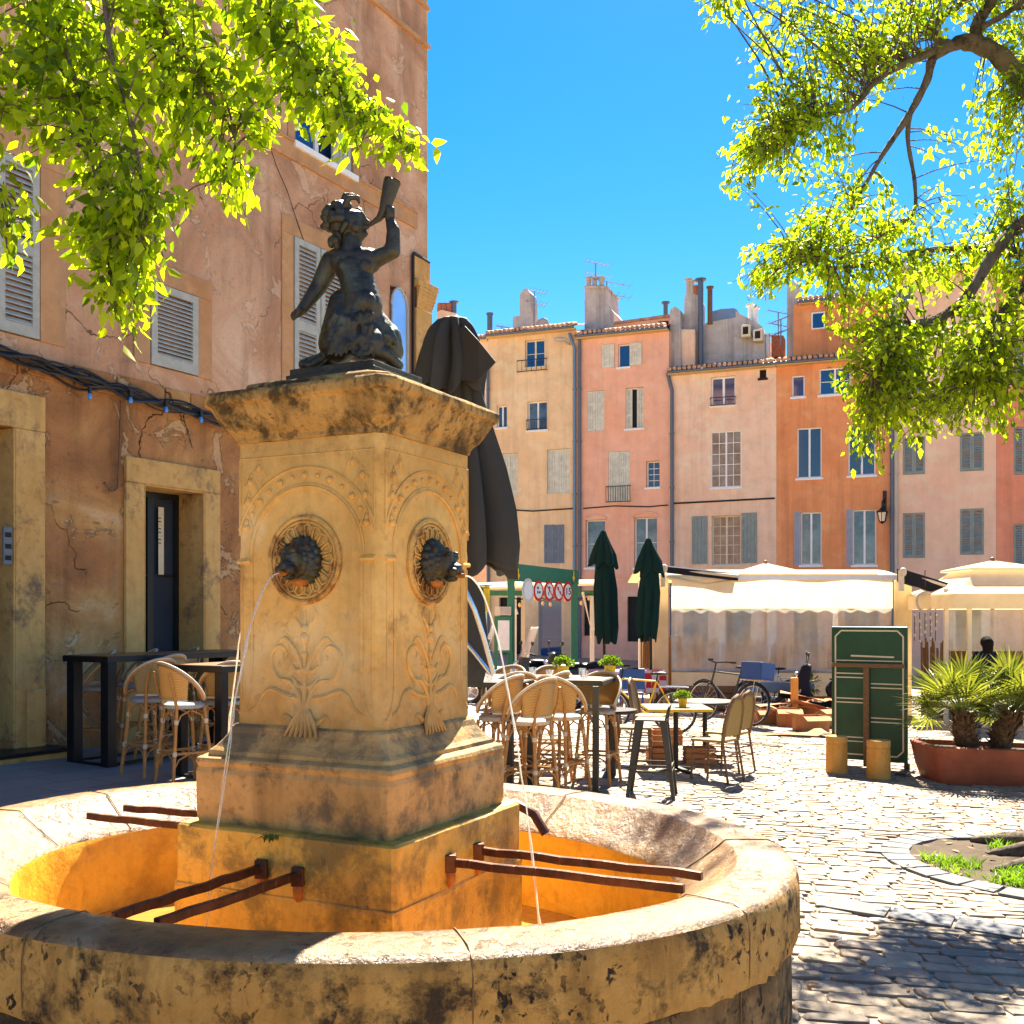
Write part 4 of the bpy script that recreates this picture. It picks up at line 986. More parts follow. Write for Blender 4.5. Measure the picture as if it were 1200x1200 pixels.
# ================================================================ bronze statue
def bronze_statue():
    st=thing('bronze_statue','dark bronze kneeling faun child blowing a raised horn on top of the fountain pillar','statue',FP(0,0,2.58))
    b=MB(); hx=.155
    for (s_,z0,z1) in ((.185,2.58,2.625),(.175,2.622,2.65)):
        vs=[FP(a*s_,c_*s_*1.1,z) for z in (z0,z1) for a,c_ in ((-1,-1),(1,-1),(1,1),(-1,1))]
        b.add(vs,[(0,1,2,3),(7,6,5,4),(0,4,5,1),(1,5,6,2),(2,6,7,3),(3,7,4,0)])
    b.build('base_plate',M['bronze'],st,bevel=.004)
    Y0=4.16
    def P(px,py,dy=0): return at(px,py,Y0+dy)
    m=MB()
    # pelvis, belly, chest, neck
    m.cap(P(419,383,0),.082,P(425,358,-.01),.078); m.cap(P(425,358,-.01),.078,P(421,338,-.012),.068); m.cap(P(421,338,-.01),.068,P(415,318,0),.070)
    m.cap(P(400,306,.0),.052,P(432,306,-.01),.050); m.ell(P(427,354,-.055),.048,.04,.05); m.ell(P(405,311,-.036),.036,.026,.028); m.ell(P(428,311,-.040),.034,.026,.028)
    m.cap(P(412,302,0),.048,P(411,282,0),.042)
    # shoulders and arms
    m.cap(P(398,303,.005),.044,P(389,307,.01),.042)
    m.cap(P(388,307,.01),.042,P(374,335,.03),.034); m.cap(P(374,335,.03),.034,P(354,363,.0),.022); m.cap(P(354,363,0),.019,P(349,367,-.01),.018)
    for k,(dx,dy) in enumerate(((-9,-2),(-10,1),(-9,4),(-7,6))): m.cap(P(350,367,-.01),.009,P(351+dx*.6,367+dy*.6,-.01-.004*k),.0075); m.cap(P(351+dx*.6,367+dy*.6,-.01-.004*k),.0075,P(351+dx*.95,369+dy,-.01),.006)
    m.cap(P(354,364,-.02),.008,P(349,361,-.035),.0065)
    m.cap(P(434,302,-.01),.036,P(443,302,-.015),.033); m.cap(P(443,302,-.015),.035,P(460,294,-.02),.031); m.cap(P(460,294,-.02),.032,P(461,271,-.025),.027); m.cap(P(461,271,-.025),.027,P(457,257,-.02),.019)
    m.cap(P(457,255,-.02),.020,P(456,250,-.02),.019)
    for k in range(4): m.cap(P(461,249-k*2.6+3,-.03),.0075,P(454,246-k*2.4+3,-.045),.0065)
    m.cap(P(455,256,-.03),.008,P(450,250,-.03),.007)
    # fur thighs kneeling, calves and hooves
    m.cap(P(404,358,.02),.066,P(396,402,-.02),.078); m.cap(P(396,402,-.03),.076,P(398,412,.06),.056)
    m.cap(P(418,380,.02),.080,P(430,402,-.03),.072); m.cap(P(396,400,0),.062,P(425,408,.02),.055)
    m.cap(P(436,378,.03),.062,P(453,398,.05),.060); m.cap(P(453,396,.05),.060,P(460,412,.07),.046)
    m.cap(P(428,408,-.06),.038,P(450,415,-.02),.030); m.cap(P(450,414,-.02),.030,P(466,428,.03),.024)
    m.cap(P(395,418,.02),.034,P(366,424,.02),.024); m.cap(P(366,424,.02),.024,P(356,427,.01),.022)
    m.cap(P(376,420,-.04),.022,P(362,428,-.06),.018)
    random.seed(12)
    for k in range(110):   # shaggy fur locks
        t=random.random(); 
        a=Vector((386+random.random()*52,366+random.random()*44)); 
        m.cap(P(a.x,a.y,-.088+random.uniform(-.012,.01)),.011,P(a.x-2+random.uniform(-4,4),a.y+10,-.098),.005,8)
    for k in range(22):
        a=Vector((438+random.random()*22,375+random.random()*26)); m.cap(P(a.x,a.y,.0+random.uniform(-.01,.01)),.010,P(a.x+6,a.y+9,.0),.005,8)
    # head in profile, tilted up to the right
    hc=P(402,261,0)
    m.ell(hc,.060,.058,.064); m.ell(P(413,262,-.005),.048,.046,.055); m.cap(P(414,266,0),.036,P(421,276,0),.024)   # jaw
    m.ell(P(425,262,-.0),.014,.016,.015); m.cap(P(420,248,0),.018,P(428,257,0),.009); m.ell(P(430.5,259.5,0),.010,.009,.008); m.ell(P(430,266,0),.012,.014,.008); m.ell(P(427,274,0),.015,.014,.013)
    m.cap(P(419,250,-.02),.012,P(424,251,.0),.010); m.ell(P(417,266,-.035),.022,.018,.024)   # brow, cheek
    m.cap(P(405,262,-.056),.014,P(400,272,-.05),.008)  # ear
    body=fused(m,.0052,2); body.build('body',M['bronze'],st)
    h=MB(); random.seed(21)
    for k in range(95):
        a=random.uniform(0,2*PI); e=random.uniform(-.55,1.45); d=Vector((math.cos(a)*math.cos(e),math.sin(a)*math.cos(e),math.sin(e)))
        if d.x>.2 and d.z<.72 and d.y<.75: continue
        p=hc+Vector((-.012,0,.006))+Vector((d.x*.062,d.y*.060,d.z*.064)); h.ell(p,random.uniform(.014,.022),random.uniform(.014,.02),random.uniform(.014,.022),8,6)
    for k in range(16):
        p=P(388+random.random()*12,272+random.random()*16,random.uniform(-.04,.04)); h.ell(p,.016,.016,.02,8,6)
    h.cap(P(404,243,-.03),.010,P(408,232,-.035),.011); h.cap(P(408,232,-.035),.011,P(419,231,-.03),.009); h.cap(P(419,231,-.03),.009,P(421,238,-.02),.006)
    h.cap(P(400,240,.03),.010,P(404,229,.03),.011); h.cap(P(404,229,.03),.011,P(414,228,.035),.007)
    hh=fused(h,.0048,1); hh.build('curly_hair',M['bronze'],st)
    # horn
    n=MB(); pts=[P(430,266,0),P(437,261,-.01),P(444,256,-.015),P(449,249,-.02),P(452,240,-.02),P(455,230,-.02),P(457,222,-.02),P(459.5,213,-.02)]
    n.tube(pts,[.006,.009,.013,.019,.024,.028,.031,.034],14,cap=False); tipc=pts[-1]; dirn=(pts[-1]-pts[-2]).normalized()
    n.tube([tipc,tipc+dirn*.006,tipc-dirn*.004,tipc-dirn*.10],[.035,.033,.026,.008],14,cap=False)
    n.build('horn',M['bronze'],st)
    return st
bronze_statue()

# ================================================================ folded parasols
def folded(name,lab,cx,Y,layers,fab,mat_pole,folds=7,amp=.16,seed=1,group=None,pole=True,tilt=0):
    """layers: list of ring lists [(y_px, x_px, halfwidth_px)] -> fabric layers"""
    base=gY(cx,Y); t=thing(name,lab,'parasol',base,0,group)
    random.seed(seed)
    for li,(nm,rings) in enumerate(layers):
        ph=random.random()*6; m=MB(); n=64; ks=[(folds,amp,ph),(folds*2+1,amp*.35,ph*2),(3,amp*.5,ph*.7)]
        rr=[]
        # densify
        dens=[]
        for a,b in zip(rings,rings[1:]):
            for i in range(6): s_=i/6; dens.append(tuple(a[j]+(b[j]-a[j])*s_ for j in range(3)))
        dens.append(rings[-1]); N=len(dens)
        vs=[]
        for i,(y,x,w) in enumerate(dens):
            f=i/(N-1); c_=at(x,y,Y); r_=w*Y/F_
            for k in range(n):
                a=2*PI*k/n; d=1+sum(A*min(1,f*3)*((1-2.4*abs(math.sin((q*a+p_+f*.9)/2))**1.4) if qi==0 else math.sin(q*a+p_+f*1.5)) for qi,(q,A,p_) in enumerate(ks))
                hem=0
                if i>N-8: hem=(.05*math.sin(folds*a+ph)+.035*math.sin(3*a+ph))*(i-(N-8))/7*min(1,Y/9)
                vs.append(c_+Vector((math.cos(a)*r_*d,math.sin(a)*r_*d*.85,hem)))
        fs=[(i*n+k,i*n+(k+1)%n,(i+1)*n+(k+1)%n,(i+1)*n+k) for i in range(N-1) for k in range(n)]
        m.add(vs,fs,True); m.build(nm,fab,t,solid=.006)
    if pole:
        y0,x0,_=layers[0][1][0]; topp=at(x0,y0,Y)
        m=MB(); m.tube([Vector((base.x,base.y,base.z)),topp+Vector((0,0,.03))],.03,10); m.build('pole',mat_pole,t)
        m=MB(); m.box(base.x-.3,base.y-.3,base.z,base.x+.3,base.y+.3,base.z+.07); m.build('base',M['black'],t,bevel=.01)
    return t
big=folded('folded_parasol','large charcoal cantilever parasol folded shut behind the fountain pillar',545,7.5,
   [('inner_canopy',[(420,540,18),(460,543,20),(500,544,28),(551,546,41),(600,548,50),(640,549,54),(668,549,54)]),
    ('outer_canopy',[(373,531,11),(375,531,16),(384,531,21),(400,532,27),(420,533,32),(435,533,34),(450,531,34),(460,530,34)])],M['charfab'],M['black'],8,.24,5)
m=MB(); m.add([at(541,446,7.32),at(562,445,7.2),at(581,424,7.15),at(560,398,7.22),at(545,382,7.35),at(536,384,7.4)],[(0,1,2,3,4,5)]); m.build('canopy_corner',M['charfab'],big,solid=.008)
m=MB(); m.tube([at(541,683,7.2),at(556,715,7.2),at(566,745,7.25),at(578,790,7.3)],.018,8); m.tube([at(540,745,7.4),at(575,790,7.4)],.015,8); m.build('folding_arm',M['chrome'],big)
m=MB(); m.add([at(545,672,7.45),at(566,690,7.5),at(573,770,7.5),at(566,800,7.5),at(545,800,7.45)],[(0,1,2,3,4)]); m.build('hanging_cover',M['charfab'],big,solid=.02)
pg=folded('folded_parasol','left one of two folded dark green parasols in front of the pink house',708,21.5,
   [('inner_canopy',[(655,708,10),(690,709,12),(735,710,12.5),(752,711,10)]),('outer_canopy',[(622,707,2.5),(632,707,6),(650,708,13),(663,708,15.5)])],M['greenfab'],M['black'],6,.16,8,group='folded green parasols')
folded('folded_parasol','right one of two folded dark green parasols beside the cream tent post',763,20.8,
   [('inner_canopy',[(662,762,10),(695,761,12),(730,759,12.5),(748,759,10)]),('outer_canopy',[(631,760,2.5),(641,760,6),(657,762,13),(672,762,16)])],M['greenfab'],M['black'],6,.16,19,group='folded green parasols')

# ================================================================ seating
def bar_stool(seatmat,backmat,lab):
    t=thing('bar_stool',lab,'bar stool',(0,0,0),0,'rattan bar stools at the high tables')
    s=MB(); s.lathe([(0,.775),(.16,.772),(.185,.755),(.185,.725),(.15,.715),(0,.715)],n=22); s.build('seat',seatmat,t)
    for sx in (-1,1):
        for sy in (-1,1):
            m=MB(); top=Vector((sx*.135,sy*.135,.73)); ft_=Vector((sx*.195,sy*.20,0))
            if sy<0: 
                m.tube([ft_,top,Vector((sx*.17,-.19,.90)),Vector((sx*.155,-.225,1.06))],[.017,.016,.014,.012],8)
            else: m.tube([ft_,top],.017,8)
            lg=m.build('leg',M['rattan'],t)
            for z in (.60,.31):
                p=ft_.lerp(top,z/.73); b=MB(); b.tube([p-Vector((0,0,.02)),p+Vector((0,0,.02))],.0215,8); b.build('binding',M['bind'],lg)
    m=MB()
    def lp(sx,sy,z): return Vector((sx*.195,sy*.20,0)).lerp(Vector((sx*.135,sy*.135,.73)),z/.73)
    c4=[(-1,-1),(1,-1),(1,1),(-1,1)]
    for i in range(4):
        a,b=c4[i],c4[(i+1)%4]; z=.31
        m.tube([lp(*a,z),lp(*b,z)],.013,7)
        A,B=lp(*a,.17),lp(*b,.17); Cm=(lp(*a,.30)+lp(*b,.30))/2
        m.tube([A,lp(*a,.24).lerp(Cm,.25),lp(*a,.295).lerp(Cm,.75)],.008,6); m.tube([B,lp(*b,.24).lerp(Cm,.25),lp(*b,.295).lerp(Cm,.75)],.008,6)
        Cm=(lp(*a,.70)+lp(*b,.70))/2
        m.tube([lp(*a,.55),lp(*a,.64).lerp(Cm,.3),lp(*a,.69).lerp(Cm,.9)],.008,6); m.tube([lp(*b,.55),lp(*b,.64).lerp(Cm,.3),lp(*b,.69).lerp(Cm,.9)],.008,6)
    m.build('stretcher',M['rattan'],t)
    def rim(s_): 
        a=s_*R(118); f=abs(s_)
        return Vector((.235*math.sin(a),-.235*math.cos(a)*(1-.12*f),.80+.33*math.cos(f*PI/2)**.85+.0))
    m=MB(); m.tube([rim(i/16) for i in range(-16,17)],.014,8); m.build('back_rim',M['rattan'],t)
    m=MB(); m.tube([rim(i/16)+Vector((0,0,.018))+Vector((rim(i/16).x,rim(i/16).y,0)).normalized()*.008 for i in range(-16,17)],.013,8); m.build('rim_wrap',M['bind'] if seatmat==M['weave_w'] else M['pipe_w'],t)
    m=MB()
    def pf(u,v):
        s_=(u-.5)*2*.62; p=rim(s_); q=Vector((.20*math.sin(s_*R(118)),-.205*math.cos(s_*R(118)),.80)); r_=q.lerp(p,v); return r_
    m.grid(pf,24,6); m.build('backrest',backmat,t,solid=.008)
    m=MB(); m.tube([Vector((.20*math.sin(s_*R(118)),-.205*math.cos(s_*R(118)),.80)) for s_ in np.linspace(-.62,.62,15)],.011,7); m.build('back_rail',M['bind'],t)
    return t
s1=bar_stool(M['weave_w'],M['weave'],'golden rattan bar stool nearest the fountain pillar at the grey high table')
s2=bar_stool(M['weave_g'],M['weave'],'rattan bar stool with tan back facing the camera at the left black table')
tmp_used={}
def put(proto,px,py,rz,lab,group=None,dist=None):
    p=gp(px,py) if dist is None else gY(px,dist)
    if proto.name not in tmp_used: tmp_used[proto.name]=1; place(proto,p,rz); proto['label']=lab; return proto
    return dup(proto,p,rz,lab,group)
# right group (grey high table)
GT=(.26,.966)
put(s1,584,0,R(58),'golden rattan bar stool half hidden by the fountain pillar at the grey high table',dist=10.0)
put(s1,621,0,R(55),'golden rattan bar stool, second from the fountain pillar at the grey high table',dist=9.75)
put(s1,659,0,R(-40),'golden rattan bar stool with the widest arched back at the grey high table',dist=10.35)
put(s1,601,0,R(20),'rattan bar stool pushed in at the far left end of the grey high table',dist=10.7)
put(s1,700,0,R(158),'rattan bar stool at the right end of the grey high table',dist=11.1)
put(s1,590,0,R(150),'golden rattan bar stool on the far side of the table, just right of the pillar',dist=11.6)
put(s1,640,0,R(60),'rattan bar stool between the front row and the grey high table legs',dist=11.0)
put(s1,648,0,R(185),'rattan bar stool on the far side of the grey high table',dist=12.0)
# left group
put(s2,176,0,R(52),'rattan bar stool with tan woven back at the first black high table',dist=10.45)
put(s2,216,0,R(-48),'rattan bar stool with grey white back in front of the second black table',dist=10.0)
put(s2,190,0,R(60),'rattan bar stool squeezed between the two black high tables',dist=11.3)
put(s2,107,0,R(120),'grey backed rattan bar stool behind the left end of the first black table',dist=11.45)
put(s2,158,0,R(120),'grey backed rattan bar stool behind the middle of the first black table',dist=12.1)
put(s2,208,0,R(125),'rattan bar stool behind the right end of the first black table, by the glass door',dist=13.0)
put(s2,262,0,R(40),'rattan bar stool at the second black table, cut off by the fountain pillar',dist=10.5)
put(s2,252,0,R(115),'rattan bar stool furthest along the wall, between table and pillar',dist=12.6)
def bar_table(name,lab,p0,d,L,W,H,top,leg,lw=.075,th=.05,rails=True,group=None):
    """p0 = near corner on ground, d = long direction, W to the left of d"""
    p0=Vector((p0[0],p0[1],0)); d=Vector((d[0],d[1],0)).normalized(); w=Vector((-d.y,d.x,0)); c_=p0+d*L/2+w*W/2
    zg=gz(c_.x); t=thing(name,lab,'high table',(c_.x,c_.y,zg),0,group)
    Mx=Matrix(((d.x,w.x,0,p0.x),(d.y,w.y,0,p0.y),(0,0,1,zg),(0,0,0,1)))
    m=MB(); m.M=Mx; m.box(-.03,-.03,H-th,L+.03,W+.03,H); m.build('tabletop',leg,t,bevel=.004)
    m=MB(); m.M=Mx; m.box(-.02,-.02,H+.001,L+.02,W+.02,H+.006); m.build('top_surface',top,t)
    for a in (0,L-lw):
        for b in (0,W-lw):
            m=MB(); m.M=Mx; z0=gz((Mx@Vector((a,b,0))).x)-zg; m.box(a,b,z0,a+lw,b+lw,H-th-.001); m.build('leg',leg,t,bevel=.003)
    if rails:
        m=MB(); m.M=Mx
        m.box(lw+.001,.01,.03,L-lw-.001,.05,.06); m.box(lw+.001,W-.05,.03,L-lw-.001,W-.01,.06); m.box(.01,lw+.001,.03,.05,W-lw-.001,.06); m.box(L-.05,lw+.001,.03,L-.01,W-lw-.001,.06); m.build('base_rail',leg,t)
    return t,Mx,H
bar_table('high_table','black high table with brown top standing along the left wall',(-4.06,10.72),(.488,.873),2.1,.62,1.14,M['woodtop'],M['black'],.11,.06,group='black high tables by the wall')
bar_table('high_table','second black high table, nearer and partly behind the fountain pillar',(-2.75,10.1),(.488,.873),1.7,.62,1.12,M['woodtop'],M['black'],.09,.06,group='black high tables by the wall')
tb,TM,TH=bar_table('high_table','grey high table with glasses and potted plants beside the rattan stools',(.86,10.5),(-.966,.26),1.9,-.95,1.06,M['tabletop'],M['metal_g'],.06,.045,False)
tb2,TM2,TH2=bar_table('high_table','lower grey high table behind the charcoal parasol, near the pillar',(.02,9.9),(-.966,.26),1.5,-.7,1.05,M['tabletop'],M['metal_g'],.06,.045,False)
# glasses, napkins
def tumbler(): 
    m=MB(); m.lathe([(0,.004),(.03,.004),(.037,.09),(.034,.09),(.028,.012),(0,.012)],n=16); return m
i=0
for (M_,H_,pts,wh) in ((TM,TH,((1.75,-.3),(1.3,-.25),(.95,-.3),(.55,-.22),(.2,-.25),(.85,-.7),(.3,-.65),(1.5,-.75)),'grey table'),(TM2,TH2,((.3,-.2),(.7,-.35)),'lower table')):
    for (a,b) in pts:
        p=M_@Vector((a,b,H_+.006)); g_=tumbler(); g_.v=[(v[0]*1.15,v[1]*1.15,v[2]) for v in g_.v]
        if i==0: o=g_.build('drinking_glass',M['clear']); gm=o.data
        else: o=bpy.data.objects.new('drinking_glass',gm); COL.objects.link(o)
        o.location=p; tag(o,'small clear drinking glass standing on the grey high table' if wh=='grey table' else 'small clear drinking glass on the lower high table next to the pillar','drinking glass','glasses on the grey high table' if wh=='grey table' else 'glasses on the lower high table'); i+=1
def potted(name,lab,p,s=1.0,pot='yellow'):
    t=thing(name,lab,'potted plant',p); m=MB(); m.lathe([(0,0),(.05*s,0),(.062*s,.11*s),(.055*s,.11*s),(.05*s,.09*s),(0,.09*s)],p,18); m.build('pot',M[pot],t)
    m=MB(); random.seed(sum(map(ord,lab)))
    for k in range(420):
        a=random.uniform(0,2*PI); e=random.uniform(-.1,1.5); r_=random.uniform(.03,.115)*s; d=Vector((math.cos(a)*math.cos(e),math.sin(a)*math.cos(e),math.sin(e)*.8))
        q=Vector(p)+Vector((0,0,.12*s))+d*r_; w=d.cross(Vector((random.random(),random.random(),random.random()))).normalized()*.012*s; L=.032*s
        m.add([q,q+d*L*.5+w,q+d*L,q+d*L*.5-w],[(0,1,2,3)])
    m.build('foliage',M['plant'],t); return t
potted('potted_plant','small bushy plant in a yellow pot, left one on the grey high table',TM@Vector((.50,-.62,TH+.006)),1.0)
potted('potted_plant','small bushy plant in a yellow pot, right one on the grey high table',TM@Vector((.05,-.90,TH+.006)),1.0)
# bistro tables and chairs
def bistro_chair(lab):
    t=thing('bistro_chair',lab,'chair',(0,0,0),0,'woven bistro chairs around the low tables')
    m=MB(); m.box(-.19,-.19,.435,.19,.20,.465); m.build('seat',M['weave_y'],t,bevel=.012)
    for sx in (-1,1):
        m=MB(); m.tube([(sx*.19,.19,0),(sx*.175,.17,.44)],.014,8); m.build('leg',M['rattan_d'],t)
        m=MB(); m.tube([(sx*.19,-.25,0),(sx*.175,-.18,.44)],.014,8); m.build('leg',M['rattan_d'],t)
    pts=[(-.175,-.18,.44),(-.19,-.21,.62),(-.165,-.245,.80),(-.10,-.265,.90),(0,-.272,.935),(.10,-.265,.90),(.165,-.245,.80),(.19,-.21,.62),(.175,-.18,.44)]
    m=MB(); m.tube(pts,.023,8); m.build('back_frame',M['rattan_d'],t)
    m=MB()
    def pf(u,v):
        z=.50+.41*v; w=.172*math.sqrt(max(0,1-max(0,(z-.66)/.262)**2)); return ((u-.5)*2*w,-.195-.075*(z-.5)/.4,z)
    m.grid(pf,8,10); m.build('backrest',M['weave_y'],t,solid=.01)
    for z in (.2,.3):
        m=MB(); m.tube([(-.183,.18,z),(.183,.18,z)],.008,6); m.tube([(-.183,-.22,z),(.183,-.22,z)],.008,6)
        for sx in (-1,1): m.tube([(sx*.184,.18,z),(sx*.184,-.21,z)],.008,6)
        m.build('stretcher',M['rattan_d'],t)
    return t
bc=bistro_chair('x')
put(bc,838,0,R(52),'yellow woven bistro chair on the right of the low table, nearer one of the pair',dist=11.6)
put(bc,853,0,R(50),'yellow woven bistro chair on the right of the round table, further one of the pair',dist=12.4)
put(bc,744,0,R(-100),'bistro chair with oval yellow back facing right, directly behind the metal stool',dist=12.6)
put(bc,762,0,R(-110),'bistro chair with oval back furthest away at the left of the low table',dist=14.2)
def low_table(lab,p,top,shape='sq',s=.36,edge='yellow'):
    t=thing('low_table',lab,'table',p); z=.74
    m=MB()
    if shape=='sq': m.box(p[0]-s,p[1]-s,p[2]+z-.03,p[0]+s,p[1]+s,p[2]+z)
    else: m.lathe([(0,z-.03),(s,z-.03),(s+.005,z-.015),(s,z),(0,z)],p,28)
    m.build('tabletop',M[edge],t,bevel=.004)
    m=MB()
    if shape=='sq': m.box(p[0]-s+.008,p[1]-s+.008,p[2]+z+.001,p[0]+s-.008,p[1]+s-.008,p[2]+z+.005)
    else: m.lathe([(0,z+.004),(s-.01,z+.004)],p,28)
    m.build('top_surface',M[top],t)
    m=MB(); m.tube([(p[0],p[1],p[2]+.03),(p[0],p[1],p[2]+z-.03)],.03,10); m.build('column',M['black'],t)
    m=MB()
    for k in range(4):
        a=k*PI/2+.5; m.bar((p[0],p[1],p[2]+.05),(p[0]+.26*math.cos(a),p[1]+.26*math.sin(a),p[2]+.015),.05,.03)
    m.build('foot',M['black'],t); return t
low_table('low square table with yellow edge holding a small plant',gY(792,12.2),'tabletop')
low_table('dark round table between the two bistro chairs and the bicycle',gY(826,13.3),'tabletop','r',.38,'metal_g')
p=gY(800,12.1); potted('potted_plant','small bushy plant in a pale pot on the low yellow edged table',(p.x,p.y,p.z+.75),.85,'yellow')
bx=thing('crate_stack','orange wooden crates stacked under the low bistro table','crate',gY(800,12.9)); q=gY(800,12.9)
for k,(dx,dz) in enumerate(((-.25,0),(.2,0),(-.2,.22))):
    m=MB(); 
    for s_ in range(3): 
        z=q.z+dz+.01+s_*.068; m.box(q.x+dx-.18,q.y-.14,z,q.x+dx+.18,q.y-.125,z+.055); m.box(q.x+dx-.18,q.y+.125,z,q.x+dx+.18,q.y+.14,z+.055); m.box(q.x+dx-.18,q.y-.124,z,q.x+dx-.165,q.y+.124,z+.055); m.box(q.x+dx+.165,q.y-.124,z,q.x+dx+.18,q.y+.124,z+.055)
    m.box(q.x+dx-.165,q.y-.124,q.z+dz+.01,q.x+dx+.165,q.y+.124,q.z+dz+.02); m.build('crate',M['card'],bx)
# metal bar stool
def metal_stool():
    p=gY(764,10.35); t=thing('metal_stool','olive grey steel bar stool with a low loop back standing alone in the sun','bar stool',p,R(-12)); Mx=PM[t.name]; X=MB(); X.M=Mx
    X.box(-.155,-.155,.745,.155,.155,.765); X.build('seat',M['metal_g'],t,bevel=.012)
    for sx in (-1,1):
        for sy in (-1,1):
            m=MB(); m.M=Mx; m.add([(sx*.15,sy*.15,.745),(sx*.085,sy*.15,.745),(sx*.205,sy*.215,0),(sx*.235,sy*.215,0),(sx*.15,sy*.085,.745),(sx*.235,sy*.185,0)],
              [(0,1,2,3),(0,3,5,4)]); m.build('leg',M['metal_g'],t,solid=.006)
    m=MB(); m.M=Mx
    for z,r_ in ((.27,.2),(.32,.196)):
        for a,b in (((-1,-1),(1,-1)),((1,-1),(1,1)),((1,1),(-1,1)),((-1,1),(-1,-1))): m.bar((a[0]*r_,a[1]*r_,z),(b[0]*r_,b[1]*r_,z),.012,.02)
    m.build('footrest',M['metal_g'],t)
    m=MB(); m.M=Mx; m.tube([(.14,-.14,.76),(.165,-.13,.86),(.175,-.10,.89),(.175,.10,.89),(.165,.13,.86),(.14,.14,.76)],.010,8); m.bar((.168,-.03,.875),(.152,-.03,.765),.02,.006); m.bar((.168,.03,.875),(.152,.03,.765),.02,.006); m.build('backrest',M['metal_g'],t)
metal_stool()
p=gY(714,11.6); t=thing('low_table','round black pedestal table between the rattan stools and the metal stool','table',p)
m=MB(); m.lathe([(0,.70),(.30,.70),(.30,.73),(0,.73)],p,24); m.build('tabletop',M['black'],t)
m=MB(); m.box(p.x-.04,p.y-.04,p.z+.03,p.x+.04,p.y+.04,p.z+.70); m.build('column',M['black'],t); m=MB(); m.lathe([(.25,0),(.25,.02),(.05,.05),(0,.05)],p,20); m.build('foot',M['metal_g'],t)
# ================================================================ terraces across the square
def tent():
    Y=21.5; a=at(774,790,Y); b=at(1058,790,Y); x0,x1=a.x,b.x; zt=EYE+(HZ-678)*Y/F_; zg=gz((x0+x1)/2)-.1
    t=thing('terrace_tent','long cream restaurant terrace tent with clear plastic side curtain behind the bicycles','terrace tent',(( x0+x1)/2,Y,gz((x0+x1)/2)))
    D=4.2
    for (x,px0,px1) in ((0,765,783),(1,1049,1068)):
        A=at(px0,790,Y).x; B=at(px1,790,Y).x
        m=MB(); m.box(A,Y-.04,gz(A)-.05,B,Y+.10,zt-.03); m.build('post_cover',M['cream_fab'],t,bevel=.02)
    for x in (x0+.1,x1-.1):
        m=MB(); m.box(x-.05,Y+D-.1,gz(x)-.1,x+.05,Y+D,zt+.2); m.build('rear_post',M['white'],t)
    m=MB(); m.box(x0-.25,Y-.10,zt-.03,x1+.25,Y+.0,zt+.07); m.build('front_beam',M['white'],t)
    zc=zt-.60; zs=zt-1.85
    xa=x0+.22; xb=x1-.22
    # upper valance, gathered canvas
    def wav(u,v,zA,zB,amp=.012): x=xa+(xb-xa)*u; return (x,Y-.02+amp*math.sin(u*46+v*2)*v+.02*math.sin(u*17),zA+(zB-zA)*v)
    m=MB(); m.grid(lambda u,v:wav(u,v,zt-.03,zc),120,6); m.build('valance',M['white_fab'],t)
    m=MB(); m.grid(lambda u,v:(xa+(xb-xa)*u,Y-.0+.035*math.sin(u*31+v*3)*math.sin(v*PI)+.02*math.sin(u*83),zc+(zs-zc)*v),120,10); m.build('clear_curtain',M['pvc'],t)
    m=MB(); m.grid(lambda u,v:wav(u,v,zs,zs-.52,.02),120,4); m.build('lower_curtain',M['cream_fab'],t)
    m=MB(); m.tube([(xa,Y-.05,zs+.0),(xb,Y-.05,zs-.02)],.035,8); m.build('bottom_bar',M['greyplaster'],t)
    # roof: low ridge, front cut short on purpose so sunlight reaches the valance
    m=MB(); m.grid(lambda u,v:(x0-.2+(x1-x0+.4)*u,Y+.55+(D-.55)*v,zt+.05+.22*math.sin(v*PI)),30,10); m.build('roof_canvas',M['white_fab'],t,solid=.01)
    # interior: brown cane screen at the back and tables
    m=MB(); 
    for i in range(150):
        x=x0+.1+(x1-x0-.2)*i/150; m.tube([(x,Y+D-.2+random.uniform(-.02,.02),gz(x)),(x+random.uniform(-.04,.04),Y+D-.2,gz(x)+1.15+random.random()*.25)],.02,4)
    m.build('cane_screen',M['rattan_d'],t)
    return x0,x1,Y,zt
TX0,TX1,TY,TZT=tent()
